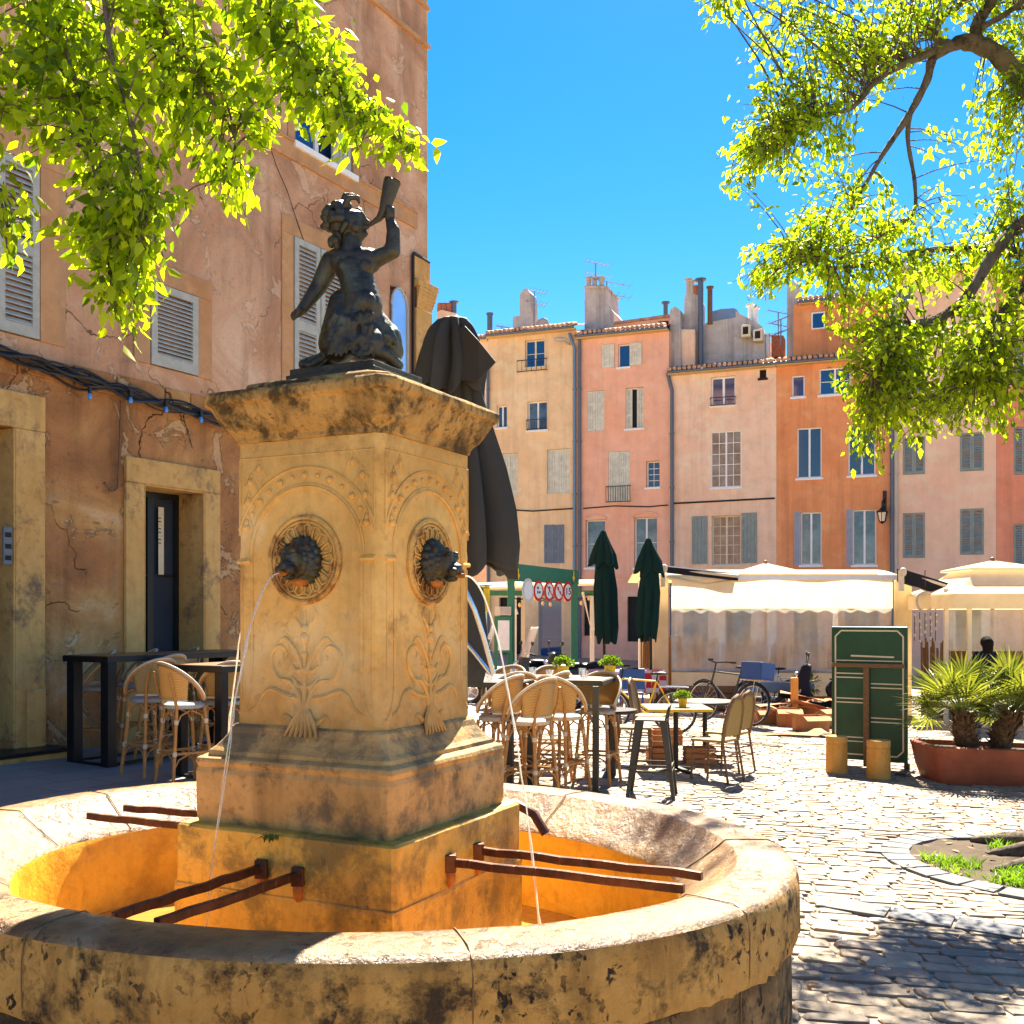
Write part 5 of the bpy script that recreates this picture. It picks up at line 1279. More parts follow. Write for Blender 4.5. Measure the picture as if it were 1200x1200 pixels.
# white square market parasols (pagoda tops)
def pagoda(lab,px,apy,Y,half,eavey,valh,group,capw=.55):
    c_=at(px,apy,Y); base=gY(px,Y); ze=EYE+(HZ-eavey)*Y/F_
    t=thing('market_parasol',lab,'parasol',base,0,group)
    def ring(h,z,n=6):
        pts=[]
        for i in range(4):
            a=(-1,-1,1,1)[i],(-1,1,1,-1)[i]; b=(-1,1,1,-1)[i],(1,1,-1,-1)[i]
        cs=[(-h,-h),(h,-h),(h,h),(-h,h)]
        for i in range(4):
            A,B=cs[i],cs[(i+1)%4]
            for k in range(n): s_=k/n; sag=.05*math.sin(s_*PI)*h/half; pts.append(Vector((c_.x+A[0]+(B[0]-A[0])*s_,Y+A[1]+(B[1]-A[1])*s_,z+sag*0)))
        return pts
    def skin(rs,name,mat,par):
        m=MB(); vs=[p for r_ in rs for p in r_]; N=len(rs[0]); m.add(vs,[(i*N+k,i*N+(k+1)%N,(i+1)*N+(k+1)%N,(i+1)*N+k) for i in range(len(rs)-1) for k in range(N)]); return m.build(name,mat,par)
    za=c_.z
    cap_=skin([ring(.02,za),ring(capw,za-.17),ring(capw,za-.21)],'vent_cap',M['white_fab'],t)
    skin([ring(capw*.8,za-.20),ring(half*.7,za-.20+(ze-za+.2)*.66),ring(half,ze)],'canopy',M['white_fab'],t)
    skin([ring(half+.004,ze),ring(half+.004,ze-valh)],'valance',M['cream_fab'],t)
    m=MB(); m.tube([base,(base.x,base.y,za-.1)],.04,10); m.ell((c_.x,Y,za+.02),.05,.05,.05); m.build('pole',M['woodtop'],t)
    m=MB()
    for sx,sy in ((-1,-1),(1,-1),(1,1),(-1,1)): m.bar((c_.x,Y,za-.22),(c_.x+sx*half*.98,Y+sy*half*.98,ze-.02),.03)
    m.build('rib',M['woodtop'],t)
    m=MB(); m.box(base.x-.4,Y-.4,base.z,base.x+.4,Y+.4,base.z+.1); m.build('base',M['black'],t)
    return t,c_,ze
pagoda('white market parasol whose top peeks over the long terrace tent',897,660,24.2,1.9,676,.05,'white market parasols')
tp,pc,ze=pagoda('large white market parasol with cream valance at the right edge of the square',1163,657,20.6,1.32,697,.28,'white market parasols',.72)
E2=MB()
# terrace enclosure under the right parasol
t=thing('terrace_screen','plastic curtain and brown cane fence of the right hand terrace below the white parasol','screen',gY(1170,19.8))
Y=19.9
m=MB(); xa=at(1112,0,Y).x; xb=at(1330,0,Y).x; m.grid(lambda u,v:(xa+(xb-xa)*u,Y+.03*math.sin(u*40),EYE+(HZ-714)*Y/F_+(-.78)*v),80,4); m.build('clear_curtain',M['pvc'],t)
m=MB()
for i in range(130):
    x=xa+(xb-xa)*i/130; m.tube([(x,Y+1.3,gz(x)-.02),(x+random.uniform(-.05,.05),Y+1.3,gz(x)+1.35+random.random()*.3)],.022,4)
m.build('cane_fence',M['rattan_d'],t)
m=MB(); 
for x in (at(1107,0,Y).x,at(1134,0,Y).x,at(1200,0,Y).x): m.box(x-.035,Y-.1,gz(x),x+.035,Y-.03,EYE+(HZ-690)*Y/F_)
m.build('post',M['creamp'],t)
m=MB(); m.box(xa,Y-.04,gz(xa)+.8,xb,Y-.02,gz(xa)+.84); m.build('rail',M['white'],t)
# awnings with folding arms
def awning(lab,pa,pb,pc_,Y,drop=.18):
    t=thing('folding_awning',lab,'awning',gY((pa[0]+pb[0])/2,Y),0,'black folding awnings of the terrace tent')
    A=at(*pa,Y);B=at(*pb,Y); Cc=at(*pc_,Y-.9)
    m=MB(); d=Vector((0,.5,.05)); vs=[A,B,B+d,A+d]
    m.add(vs+[v+Vector((0,0,-drop)) for v in vs],[(0,1,2,3),(4,7,6,5),(0,4,5,1),(1,5,6,2),(2,6,7,3),(3,7,4,0)]); m.build('canopy',M['blackfab'],t,bevel=.01)
    m=MB(); m.tube([A+Vector((0,.05,-.05)),B+Vector((0,-.0,-drop*.3))],.035,8); m.build('front_bar',M['creamp'],t)
    m=MB(); m.ell(A+Vector((-.06,0,-.04)),.07,.06,.09); m.box(A.x-.12,A.y,A.z-.4,A.x-.04,A.y+.1,A.z); m.tube([A+Vector((0,.1,-.2)),A.lerp(B,.6)+Vector((0,.3,-.25)),B+Vector((0,.1,-.1))],.025,6); m.build('bracket',M['creamp'],t)
awning('black folding awning over the left end of the cream tent',(782,664),(865,673),(800,670),21.2,.13)
awning('black folding awning with pale front bar at the right end of the cream tent',(1062,668),(1120,686),(1090,690),20.6,.26)
# hanging shell mobile
p=at(1084,705,20.3); t=thing('hanging_mobile','round dream catcher mobile hanging beside the right tent post','mobile',p)
m=MB(); m.tube([p+Vector((.16*math.cos(a),0,.18*math.sin(a))) for a in np.linspace(0,2*PI,21)[:-1]],.025,6,closed=True); m.build('hoop',M['bind'],t)
m=MB()
for k in range(5):
    for j in range(4): m.ell(p+Vector((-.2+.1*k+.02*math.sin(j),0,-.25-.13*j+.03*k-(.15 if k%2 else 0))),.022,.022,.035,8,6)
m.build('shell_string',M['bind'],t)
m=MB()
for k in range(5): m.tube([p+Vector((-.2+.1*k,0,-.2)),p+Vector((-.2+.1*k,0,-.75))],.008,4)
m.tube([p+Vector((0,0,.28)),p+Vector((0,0,.6))],.008,4); m.build('cord',M['black'],t)

# green portal with road signs
def portal():
    A=gY(599,20.2); B=gY(673,21.6); t=thing('street_gate','green portal frame carrying a row of round red and white road signs','gate',(A+B)/2)
    za=EYE+(HZ-660)*20.2/F_; zb_=EYE+(HZ-665)*21.6/F_; zl=EYE+(HZ-681)*20.2/F_; 
    for q in (A,B):
        m=MB(); m.box(q.x-.07,q.y-.07,q.z,q.x+.07,q.y+.07,za-.3); m.build('post',M['green_p'],t,bevel=.01)
    d=(B-A); d.z=0; d.normalize(); n=Vector((d.y,-d.x,0)); L=(B-A).length
    P=lambda u,z,v=0:Vector((A.x,A.y,0))+d*u+n*v+Vector((0,0,z))
    m=MB(); m.add([P(-.08,zl,.04),P(L+.1,zl-.02,.04),P(L+.1,za-.08,.04),P(-.08,za,.04),P(-.08,zl,-.04),P(L+.1,zl-.02,-.04),P(L+.1,za-.08,-.04),P(-.08,za,-.04)],[(0,1,2,3),(7,6,5,4),(0,4,5,1),(1,5,6,2),(2,6,7,3),(3,7,4,0)]); m.build('header_board',M['green_p'],t)
    m=MB()
    for u_ in (.15,L-.08): c_=P(u_,za-.22,.05); m.add([c_+d*-.05,c_+Vector((0,0,-.1)),c_+d*.05,c_+Vector((0,0,.04))],[(0,1,2,3)]); m.box(c_.x-.008,c_.y-.005,c_.z,c_.x+.008,c_.y+.005,c_.z+.12)
    m.build('arrow_mark',M['yellow'],t)
    for i,px in enumerate((616,628,640.5,652,663)):
        u_=(px-600)/73*L*.985; r_=.235 if i==0 else .20; zc=EYE+(HZ-(692+ .35*i))*(20.2+1.4*(px-599)/74)/F_
        c_=P(u_,zc,.06); Mx=Matrix(((d.x,-n.x,0,c_.x),(d.y,-n.y,0,c_.y),(0,0,1,c_.z),(0,0,0,1)))
        def disc(r0,v): m=MB(); m.M=Mx; m.add([(r0*math.cos(a)*.72,-v,r0*math.sin(a)) for a in np.linspace(0,2*PI,29)[:-1]],[tuple(range(28))]); return m
        s_=disc(r_,.0).build('round_sign',M['red'] if i else M['sh_pale'],t,solid=.01)
        disc(r_*.74,.012).build('sign_face',M['white'],s_)
        mk=MB(); mk.M=Mx
        def bx_(x0,z0,x1,z1): mk.box(x0,-.016,z0,x1,-.014,z1)
        if i==1: bx_(-.05,.03,-.005,.08); bx_(.0,-.05,.05,-.01); bx_(-.045,-.06,-.02,.0)
        if i==2: bx_(-.012,-.02,.012,.05); mk.box(-.025,-.016,.055,.02,-.014,.085); bx_(-.035,-.08,-.015,-.02)
        if i==3: bx_(-.05,.02,-.01,.08); bx_(.015,-.05,.05,.0)
        if i==4:
            T=Mx@Matrix.Translation((0,-.018,0))@Matrix.Rotation(R(90),4,'X'); mk.M=None; text_mesh('15',.2,T,mk)
        if mk.v: mk.build('pictogram',M['black'],s_)
        if i in (2,3):
            b=MB(); b.M=Mx; b.bar((-.08 if i==2 else -.09,-.018,.1),(.085,-.018,-.1),.03,.004); b.build('red_bar',M['red'],s_)
        h=MB(); h.bar(c_+Vector((0,0,r_)),Vector((c_.x,c_.y,zl+.02)),.015); h.build('hanger',M['black'],s_)
portal()
# menu case beside the gate
p=gY(590,20); t=thing('menu_case','white menu case in a green frame left of the street gate','sign',p); x=p.x; Y=p.y
def zat(y,Y): return EYE+(HZ-y)*Y/F_
m=MB(); m.box(at(580,0,Y).x,Y,zat(765,Y),at(600,0,Y).x,Y+.06,zat(722,Y)); m.build('frame',M['green_p'],t,bevel=.01)
m=MB(); m.box(at(583.5,0,Y).x,Y-.012,zat(762,Y),at(597,0,Y).x,Y-.002,zat(727,Y)); m.build('sheet',M['white'],t)
m=MB(); m.box(at(580,0,Y).x,Y,zat(721,Y),at(599,0,Y).x,Y+.2,zat(711,Y)); m.build('display_box',M['creamp'],t)
m=MB(); m.box(at(586,0,Y).x,Y-.012,zat(720,Y),at(598,0,Y).x,Y-.002,zat(712,Y)); m.build('panel',M['greyplaster'],t)
m=MB(); 
for px in (581,599): m.box(at(px,0,Y).x-.03,Y+.065,p.z,at(px,0,Y).x+.03,Y+.12,zat(722,Y))
m.build('post',M['green_p'],t)
p=at(569,700,17); t=thing('yellow_banner','small plain yellow banner hanging beside the charcoal parasol','banner',Vector((p.x,17,gz(p.x))))
m=MB(); m.grid(lambda u,v:(at(563+11*u,0,17).x,17+.02*math.sin(v*5),zat(687+30*v,17)),4,8); m.build('cloth',M['yellow'],t,solid=.01)
m=MB(); m.tube([(p.x,17.05,gz(p.x)),(p.x,17.05,zat(685,17))],.02,6); m.tube([(p.x-.1,17.05,zat(686,17)),(p.x+.1,17.0,zat(686,17))],.012,6); m.build('pole',M['chrome'],t)
# left terrace awning frame in front of the pink houses
p=gY(640,24); t=thing('terrace_awning','open white awning frame with a string of bulbs before the peach house','awning',p)
Y=23.5
m=MB(); m.box(at(560,0,Y).x,Y,zat(698,Y),at(712,0,Y).x,Y+.08,zat(692,Y)); m.build('front_beam',M['green_p'],t)
m=MB(); m.add([at(560,690,Y),at(712,684,Y-.4),at(700,680,Y+3),at(560,684,Y+3)],[(0,1,2,3)]); m.build('canopy',M['white_fab'],t,solid=.05)
for px,mt_ in ((603,'white'),(613,'creamp'),(694,'white')):
    m=MB(); q=gY(px,Y); m.box(q.x-.045,Y-.02,q.z,q.x+.045,Y+.07,zat(698,Y)); m.build('post',M[mt_],t)
m=MB(); m.tube([at(683,694,Y-.3),at(694,744,Y-.1),at(711,686,Y-.4)],.035,6); m.tube([at(594,680,Y-.2),at(606,720,Y-.2)],.035,6); m.build('folding_arm',M['white'],t)
bb=MB(); cd=MB(); pts=[]
for i in range(13):
    px=600+i*9; y=705+4*math.sin(i*1.7); q=at(px,y,Y-.2); pts.append(q+Vector((0,0,.1))); bb.ell(q,.035,.035,.05,8,6)
M['warm']=plain('warm_bulb',(.9,.6,.25),.2); 
bb.build('bulbs',M['warm'],t); cd.tube(pts,.012,4); cd.build('bulb_string',M['black'],t)
# red cloth tables and blue chair
Y=20
for px,lab in ((716,'left table with red and white cloth behind the potted plants'),(752,'right table with red and white cloth beside the tent post')):
    p=gY(px,Y+ (0 if px==716 else .8)); t=thing('cloth_table',lab,'table',p,0,'red cloth tables')
    def cl(u,v,p=p):
        a=u*2*PI; r_=min(.42,.42*min(1,v*1.6)); k=max(0,(v-.62)/.38); s_=max(abs(math.cos(a)),abs(math.sin(a))); 
        return (p.x+r_/s_*math.cos(a)*(1+.06*k*math.sin(a*8)),p.y+r_/s_*math.sin(a)*(1+.06*k*math.sin(a*8)),p.z+.76-.42*k)
    m=MB(); m.grid(cl,48,12); m.build('tablecloth',None or M.setdefault('redcloth',weave('red_white_cloth',(.6,.02,.03),(.75,.7,.7),7)),t)
    m=MB(); 
    for sx in (-1,1):
        for sy in (-1,1): m.bar((p.x+sx*.34,p.y+sy*.34,p.z),(p.x+sx*.34,p.y+sy*.34,p.z+.74),.04)
    m.build('legs',M['woodtop'],t)
p=gY(739,18.6); t=thing('folding_chair','bright blue metal folding chair in front of the red cloth tables','chair',p)
m=MB(); m.box(p.x-.2,p.y-.2,p.z+.43,p.x+.2,p.y+.2,p.z+.46); m.build('seat',M['blue'],t)
m=MB(); m.box(p.x-.22,p.y-.24,p.z+.52,p.x+.22,p.y-.22,p.z+.88); m.build('backrest',M['blue'],t,bevel=.01)
for sx in (-1,1):
    for sy in (-1,1): m=MB(); m.tube([(p.x+sx*.2,p.y+sy*.22,p.z),(p.x+sx*.19,p.y-sy*.18 if sy>0 else p.y-.2,p.z+.45)],.012,6); m.build('leg',M['blue'],t)
# ================================================================ vehicles
def bicycle(lab,p,rz,frame,crate=None,sc_=1.0,group='parked bicycles'):
    t=thing('bicycle',lab,'bicycle',p,rz,group); Mx=PM[t.name]@Matrix.Rotation(R(7),4,'X')@Matrix.Scale(sc_,4)
    r_=.33; wb=1.05
    for x in (0,wb):
        m=MB(); m.M=Mx; m.tube([(x+r_*math.cos(a),0,.345+r_*math.sin(a)) for a in np.linspace(0,2*PI,33)[:-1]],.018,6,closed=True); w=m.build('wheel',M['rubber'],t)
        m=MB(); m.M=Mx; m.tube([(x+(r_-.022)*math.cos(a),0,.345+(r_-.022)*math.sin(a)) for a in np.linspace(0,2*PI,33)[:-1]],.009,5,closed=True)
        for k in range(18): a=2*PI*k/18; m.tube([(x+.02*math.cos(a+.5),.01*(-1)**k,.345+.02*math.sin(a+.5)),(x+(r_-.02)*math.cos(a),0,.345+(r_-.02)*math.sin(a))],.0022,4)
        m.tube([(x,-.05,.345),(x,.05,.345)],.018,8); m.build('rim',M['chrome'],w)
        m=MB(); m.M=Mx; m.tube([(x+(r_+.03)*math.cos(a),0,.345+(r_+.03)*math.sin(a)) for a in np.linspace(.3 if x==0 else .8,2.9 if x==0 else 3.1,14)],.012,5); m.build('mudguard',M['black'],t)
    m=MB(); m.M=Mx; bb_=(.45,0,.30); st=(.30,0,.82); hd=(.86,0,.85); hd2=(.90,0,.68)
    m.tube([bb_,st],.016,7); m.tube([st,hd],.015,7); m.tube([bb_,hd2],.018,7); m.tube([hd,hd2],.018,7)
    for s_ in (-1,1): m.tube([(0,s_*.05,.345),(.44,s_*.03,.30)],.010,6); m.tube([(0,s_*.05,.345),st],.009,6); m.tube([(wb,s_*.05,.345),(.92,s_*.04,.66)],.012,6)
    m.build('frame',frame,t)
    m=MB(); m.M=Mx; m.tube([hd,(.84,0,1.0)],.013,6); m.tube([(.72,-.29,1.03),(.82,-.22,1.03),(.85,0,1.0),(.82,.22,1.03),(.72,.29,1.03)],.012,6); m.tube([(.66,-.29,1.03),(.76,-.28,1.03)],.018,6); m.tube([(.66,.29,1.03),(.76,.28,1.03)],.018,6); m.build('handlebar',M['black'],t)
    m=MB(); m.M=Mx; m.tube([st,(.285,0,.92)],.012,6); m.ell((.24,0,.94),.13,.075,.03); m.ell((.33,0,.94),.08,.03,.025); m.build('saddle',M['black'],t)
    m=MB(); m.M=Mx; m.tube([(.45,-.06,.30),(.45,.06,.30)],.02,8); m.tube([(.45+.09*math.cos(a),.03,.30+.09*math.sin(a)) for a in np.linspace(0,2*PI,15)[:-1]],.006,5,closed=True); m.tube([(.45,.05,.30),(.52,.05,.16)],.01,5); m.tube([(.45,-.05,.30),(.38,-.05,.44)],.01,5); m.box(.49,.05,.15,.56,.13,.17); m.box(.34,-.13,.43,.41,-.05,.45); m.build('crank',M['chrome'],t)
    m=MB(); m.M=Mx; m.tube([(-.2,-.06,.74),(.25,-.06,.74)],.007,5); m.tube([(-.2,.06,.74),(.25,.06,.74)],.007,5); m.tube([(0,.05,.36),(-.05,.06,.74)],.007,5); m.tube([(0,-.05,.36),(-.05,-.06,.74)],.007,5); m.build('rack',M['chrome'],t)
    if crate:
        m=MB(); m.M=Mx; m.box(-.26,-.17,.75,.16,.17,.77); 
        for a,b,c_,d in ((-.26,-.17,-.245,.17),(.145,-.17,.16,.17),(-.245,-.17,.145,-.155),(-.245,.155,.145,.17)): m.box(a,b,.771,c_,d,1.03)
        m.build('carrier_box',crate,t,bevel=.006)
    return t
p=gp(880,851); bicycle('parked bicycle with a solid blue carrier box facing the square','x' and p,R(128),M['metal_g'],M['blue'],1.05)
p=gY(790,16.2); bicycle('bicycle with bright yellow frame parked by the left tent post',p,R(160),M['yellow'],None,.98)
p=gY(930,21.0); bicycle('grey bicycle seen edge on between the dustbin shelter and the scooter',p,R(200),M['chrome'],None,.95)
def scooter(lab,p,rz,screen=False,body='jacket'):
    t=thing('motor_scooter',lab,'scooter',p,rz,'parked motor scooters'); Mx=PM[t.name]
    def lathey(m,x,r_,w):
        m.tube([(x+r_*math.cos(a),0,.27+r_*math.sin(a)) for a in np.linspace(0,2*PI,29)[:-1]],w,8,closed=True)
    for x in (0,1.28):
        m=MB(); m.M=Mx; lathey(m,x,.22,.05); w=m.build('wheel',M['rubber'],t)
        m=MB(); m.M=Mx; lathey(m,x,.165,.012); m.tube([(x,-.04,.27),(x,.04,.27)],.05,10)
        for k in range(5): a=2*PI*k/5; m.bar((x,0,.27),(x+.165*math.cos(a),0,.27+.165*math.sin(a)),.03,.02)
        m.build('rim',M['chrome'],w)
    b=MB(); b.cap((.0,0,.62),.15,(.45,0,.60),.17,10); b.cap((-.22,0,.70),.08,(.1,0,.68),.14,10); b.cap((.45,0,.45),.14,(.5,0,.33),.12,10); b.cap((.55,0,.28),.09,(.95,0,.28),.09,10)
    b.cap((.98,0,.35),.12,(1.02,0,.75),.13,10); b.cap((1.02,0,.75),.13,(.96,0,.98),.10,10); b.cap((1.2,0,.5),.07,(1.42,0,.46),.05,10); b.cap((1.1,0,.6),.08,(1.22,0,.5),.06,10)
    f=fused(b,.02,3); f.v=[tuple(Mx@Vector((v[0],v[1]*1.05,v[2]))) for v in f.v]; f.build('body',M[body],t)
    m=MB(); m.M=Mx; m.ell((.2,0,.80),.36,.13,.06); m.ell((-.02,0,.84),.2,.12,.05); m.build('seat',M['black'],t)
    m=MB(); m.M=Mx; m.tube([(.90,-.34,1.04),(.94,-.1,1.06),(.94,.1,1.06),(.90,.34,1.04)],.02,6); m.tube([(.95,-.2,1.06),(.93,-.28,1.22)],.008,5); m.tube([(.95,.2,1.06),(.93,.28,1.22)],.008,5); m.ell((.93,-.29,1.25),.02,.07,.045,8,6); m.ell((.93,.29,1.25),.02,.07,.045,8,6); m.build('handlebar',M['black'],t)
    m=MB(); m.M=Mx; m.ell((1.13,0,.86),.05,.09,.07); m.build('headlight',M['chrome'],t)
    m=MB(); m.M=Mx; m.tube([(1.05,.09,.6),(1.28,.09,.27)],.025,6); m.tube([(1.05,-.09,.6),(1.28,-.09,.27)],.025,6); m.build('fork',M['chrome'],t)
    m=MB(); m.M=Mx; m.tube([(-.2,-.14,.3),(.35,-.14,.28)],.05,8); m.build('exhaust',M['chrome'],t)
    if screen:
        m=MB(); m.M=Mx; m.grid(lambda u,v:(1.06-.22*v-.08*abs(u-.5)*2,(u-.5)*.5*(1-.3*v),1.0+.55*v),8,6); m.build('windscreen',M['pvc'],t,solid=.006)
    m=MB(); m.M=Mx; m.box(-.38,-.09,.5,-.36,.09,.62); m.build('number_plate',M['creamp'],t)
    return t
p=gY(985,20.2); scooter('dark scooter with pale panel parked behind the cardboard pile',gY(1008,19.6),R(168),False)
scooter('dark scooter with tall windscreen parked behind the left potted plant',gY(672,19.8),R(200),True,'metal_g')
scooter('dark covered scooter at the left of the row behind the grey table',gY(628,20.6),R(185),True,'black')
scooter('grey scooter parked nearest the folded green parasols',gY(700,20.9),R(205),False,'metal_g')
# tarpaulin bench / low blue grey shelter behind the bicycles
p=gY(903,21.1); t=thing('folded_bench','blue grey folded trestle bench in front of the tent curtain','bench',p)
m=MB(); m.box(at(868,0,21).x,20.7,p.z+.42,at(950,0,21).x,21.0,p.z+.62); m.build('tabletop',M['greyblue'],t,bevel=.02)
m=MB(); 
for px in (874,895,920,944): q=at(px,0,20.85); m.bar((q.x,20.85,p.z),(q.x+.05,20.85,p.z+.42),.04)
m.build('trestle',M['black'],t)
m=MB(); m.add([at(868,785,20.7),at(880,784,20.6),at(889,792,20.6),at(870,797,20.7)],[(0,1,2,3)]); m.build('flap',M['greyblue'],t,solid=.02)
p=gY(820,20.9); t=thing('wooden_planter','low brown wooden planter box at the foot of the tent curtain','planter',p)
m=MB()
for k in range(3): m.box(at(785,0,21).x,20.75,p.z+.03+k*.16,at(862,0,21).x,20.8,p.z+.17+k*.16)
m.box(at(785,0,21).x,20.81,p.z,at(862,0,21).x,21.1,p.z+.45); m.build('board_side',M['woodtop'],t,bevel=.006)
# yellow-based post, green plant
p=gp(931,826); p=gY(931,19.2); t=thing('ochre_post','ochre painted stone post with a wide yellow foot beside the scooter','bollard',p)
m=MB(); m.box(p.x-.06,p.y-.06,p.z+.20,p.x+.06,p.y+.06,p.z+.8); m.build('shaft',M['bollard'],t,bevel=.02)
m=MB(); m.lathe([(.22,0),(.17,.1),(.09,.22)],p,4,R(45),R(405)); m.build('foot',M['yellow'],t)
p=gY(944,20.3); t=thing('leafy_plant','fresh green leafy plant between post and scooter','plant',p)
m=MB(); random.seed(44)
for k in range(260):
    d=Vector((random.gauss(0,1),random.gauss(0,1),random.gauss(.2,1))).normalized(); q=p+Vector((0,0,.62))+Vector((d.x*.3,d.y*.2,d.z*.2))*random.random()**.4; w=d.cross(Vector((0,0,1))).normalized()*.03; L=.11
    m.add([q,q+d*L*.5+w,q+d*L,q+d*L*.5-w],[(0,1,2,3)])
m.build('foliage',M['plant'],t)
m=MB(); m.tube([p,p+Vector((0,0,.6))],.02,6); m.lathe([(0,0),(.14,0),(.17,.3),(0,.3)],p,14); m.build('pot',M['black'],t)
# cardboard: every box its own thing
random.seed(31)
def cbox(x,y,L,W,Hh,rz,dz,lab,flat=False,tilt=0):
    p=gp(x,y); p.z+=dz; t=thing('cardboard_box',lab,'box',p,rz,'discarded cardboard boxes'); Mx=PM[t.name]@Matrix.Rotation(tilt,4,'Y')
    m=MB(); m.M=Mx; th=.012
    if flat:
        m.grid(lambda u,v:(-L/2+L*u,-W/2+W*v,.02+.02*math.sin(u*4+v*3)+(.05 if u>.9 else 0)),12,6,False); m.build('flattened_sheet',M['card'],t,solid=.012)
    else:
        m.box(-L/2,-W/2,0,-L/2+th,W/2,Hh); m.box(L/2-th,-W/2,0,L/2,W/2,Hh); m.box(-L/2+th,-W/2,0,L/2-th,-W/2+th,Hh); m.box(-L/2+th,W/2-th,0,L/2-th,W/2,Hh); m.box(-L/2+th,-W/2+th,0,L/2-th,W/2-th,th); m.build('side',M['card'],t)
        f=MB(); f.M=Mx; f.bar((-L/2,-W/2,Hh+.004),(-L/2-.13,-W/2+.0,Hh-.05),W*.0+.01) ; 
        f.add([(-L/2,-W/2,Hh+.002),(L/2,-W/2,Hh+.002),(L/2,-W/2-.14,Hh-.06),(-L/2,-W/2-.14,Hh-.06)],[(0,1,2,3)]); f.add([(-L/2,-W/2,Hh+.003),(-L/2,W/2,Hh+.003),(-L/2-.12,W/2,Hh+.05),(-L/2-.12,-W/2,Hh+.05)],[(0,1,2,3)]); f.build('flap',M['card'],t,solid=.006)
cbox(897,848,.40,.34,.24,R(5),0,'small upright cardboard box, leftmost in the pile by the bicycle')
cbox(924,851,.42,.4,.30,R(-8),0,'open cardboard box with dark opening in the middle of the pile')
cbox(950,857,.46,.4,.26,R(12),0,'cardboard box nearest the green board with a blue mark beside it')
cbox(962,852,.44,.4,.30,R(30),.02,'cardboard box leaning behind the green board')
cbox(918,845,1.0,.5,.2,R(4),.30,'long flattened cardboard sheet lying across the top of the pile',True,R(-5))
cbox(945,845,.95,.55,.2,R(-14),.42,'topmost flattened cardboard sheet, tilted to the right',True,R(10))
cbox(957,850,.8,.5,.2,R(14),.30,'flattened cardboard sheet sliding towards the green board',True,R(16))
cbox(920,862,1.3,.5,.2,R(2),.0,'flat cardboard sheet on the ground in front of the pile',True)
cbox(880,845,.5,.35,.2,R(-6),.14,'folded cardboard piece sticking out left of the pile',True,R(-4))
# ================================================================ menu board and bollards
def board():
    A=gp(977,898); B=gp(1062,908); 
    A=gY(975,13.4); B=gY(1064,12.9); c_=(A+B)/2; t=thing('menu_board','large dark green board with cream line frames and a brown T shaped support','sign board',c_)
    d=B-A; L=math.hypot(d.x,d.y); d=Vector((d.x,d.y,0)).normalized(); n=Vector((d.y,-d.x,0)); z0=A.z+.03; Hh=1.70
    Mx=Matrix(((d.x,n.x,0,A.x),(d.y,n.y,0,A.y),(0,0,1,z0),(0,0,0,1)))
    Mx=Mx@Matrix.Shear('XY',4,(0,0)) if False else Mx
    m=MB(); m.M=Mx; m.box(0,-.02,.05,L,.02,Hh); m.build('panel',M['green_s'],t,bevel=.006)
    m=MB(); m.M=Mx; v0,v1=.021,.026
    def ln(pts,w=.014):
        for a,b in zip(pts,pts[1:]): m.bar((a[0],.0235,a[1]),(b[0],.0235,b[1]),w,.004,up=(0,1,0))
    c=.07; x0,x1,z0_,z1=.05,L-.05,.12,Hh-.05
    ln([(x0+c,z1),(x1-c,z1),(x1,z1-c),(x1,z0_+c),(x1-c,z0_),(x0+c,z0_),(x0,z0_+c),(x0,z1-c),(x0+c,z1)],.018)
    ln([(x0,Hh-.42),(x1,Hh-.42)]); ln([(.24,Hh-.36),(.76,Hh-.37)],.02); xm=L*.44
    for z in (.32,.37,.80,.85,1.11,1.16): ln([(x0,z-.04),(xm,z-.04)])
    for z in (.53,.58,.95,1.00): ln([(xm+.08,z),(x1,z)])
    m.build('line_frame',M['creamp'],t)
    m=MB(); m.M=Mx; m.box(xm,.028,-.02,xm+.07,.075,1.24); m.box(x0-.03,.028,1.20,x1+.03,.065,1.245) if False else m.box(x0-.03,.077,1.20,x1+.03,.10,1.25); m.build('t_support',M['rattan_d'],t,bevel=.004)
    m=MB(); m.M=Mx; m.box(-.28,-.05,-.03,-.02,.35,-.018) ; m.box(L-.05,-.1,-.03,L+.08,.45,-.018); m.box(-.02,-.03,-.03,.04,.03,.05); m.box(L-.04,-.03,-.03,L+.02,.03,.05); m.build('foot_plate',M['metal_g'],t)
board()
for px,y,lab,s_ in ((980.5,899,'left one of two short ochre stone bollards in front of the green board',1),(1029.5,904,'right one of two short ochre stone bollards, slightly wider, in front of the green board',1.08)):
    p=gp(px,y); p=gY(px,12.55 if s_==1 else 12.25); t=thing('stone_bollard',lab,'bollard',p,0,'short stone bollards'); m=MB(); r_=.125*s_
    m.lathe([(r_*1.04,-.03),(r_*1.0,.04),(r_*.97,.35),(r_*.97,.355)],p,28); m.build('shaft',M['bollard'],t)
    m=MB(); m.lathe([(r_*.93,.353),(r_*.93,.36),(r_*.98,.366),(r_*.985,.43),(r_*.93,.445),(0,.45)],p,28); m.build('cap',M['bollard'],t)
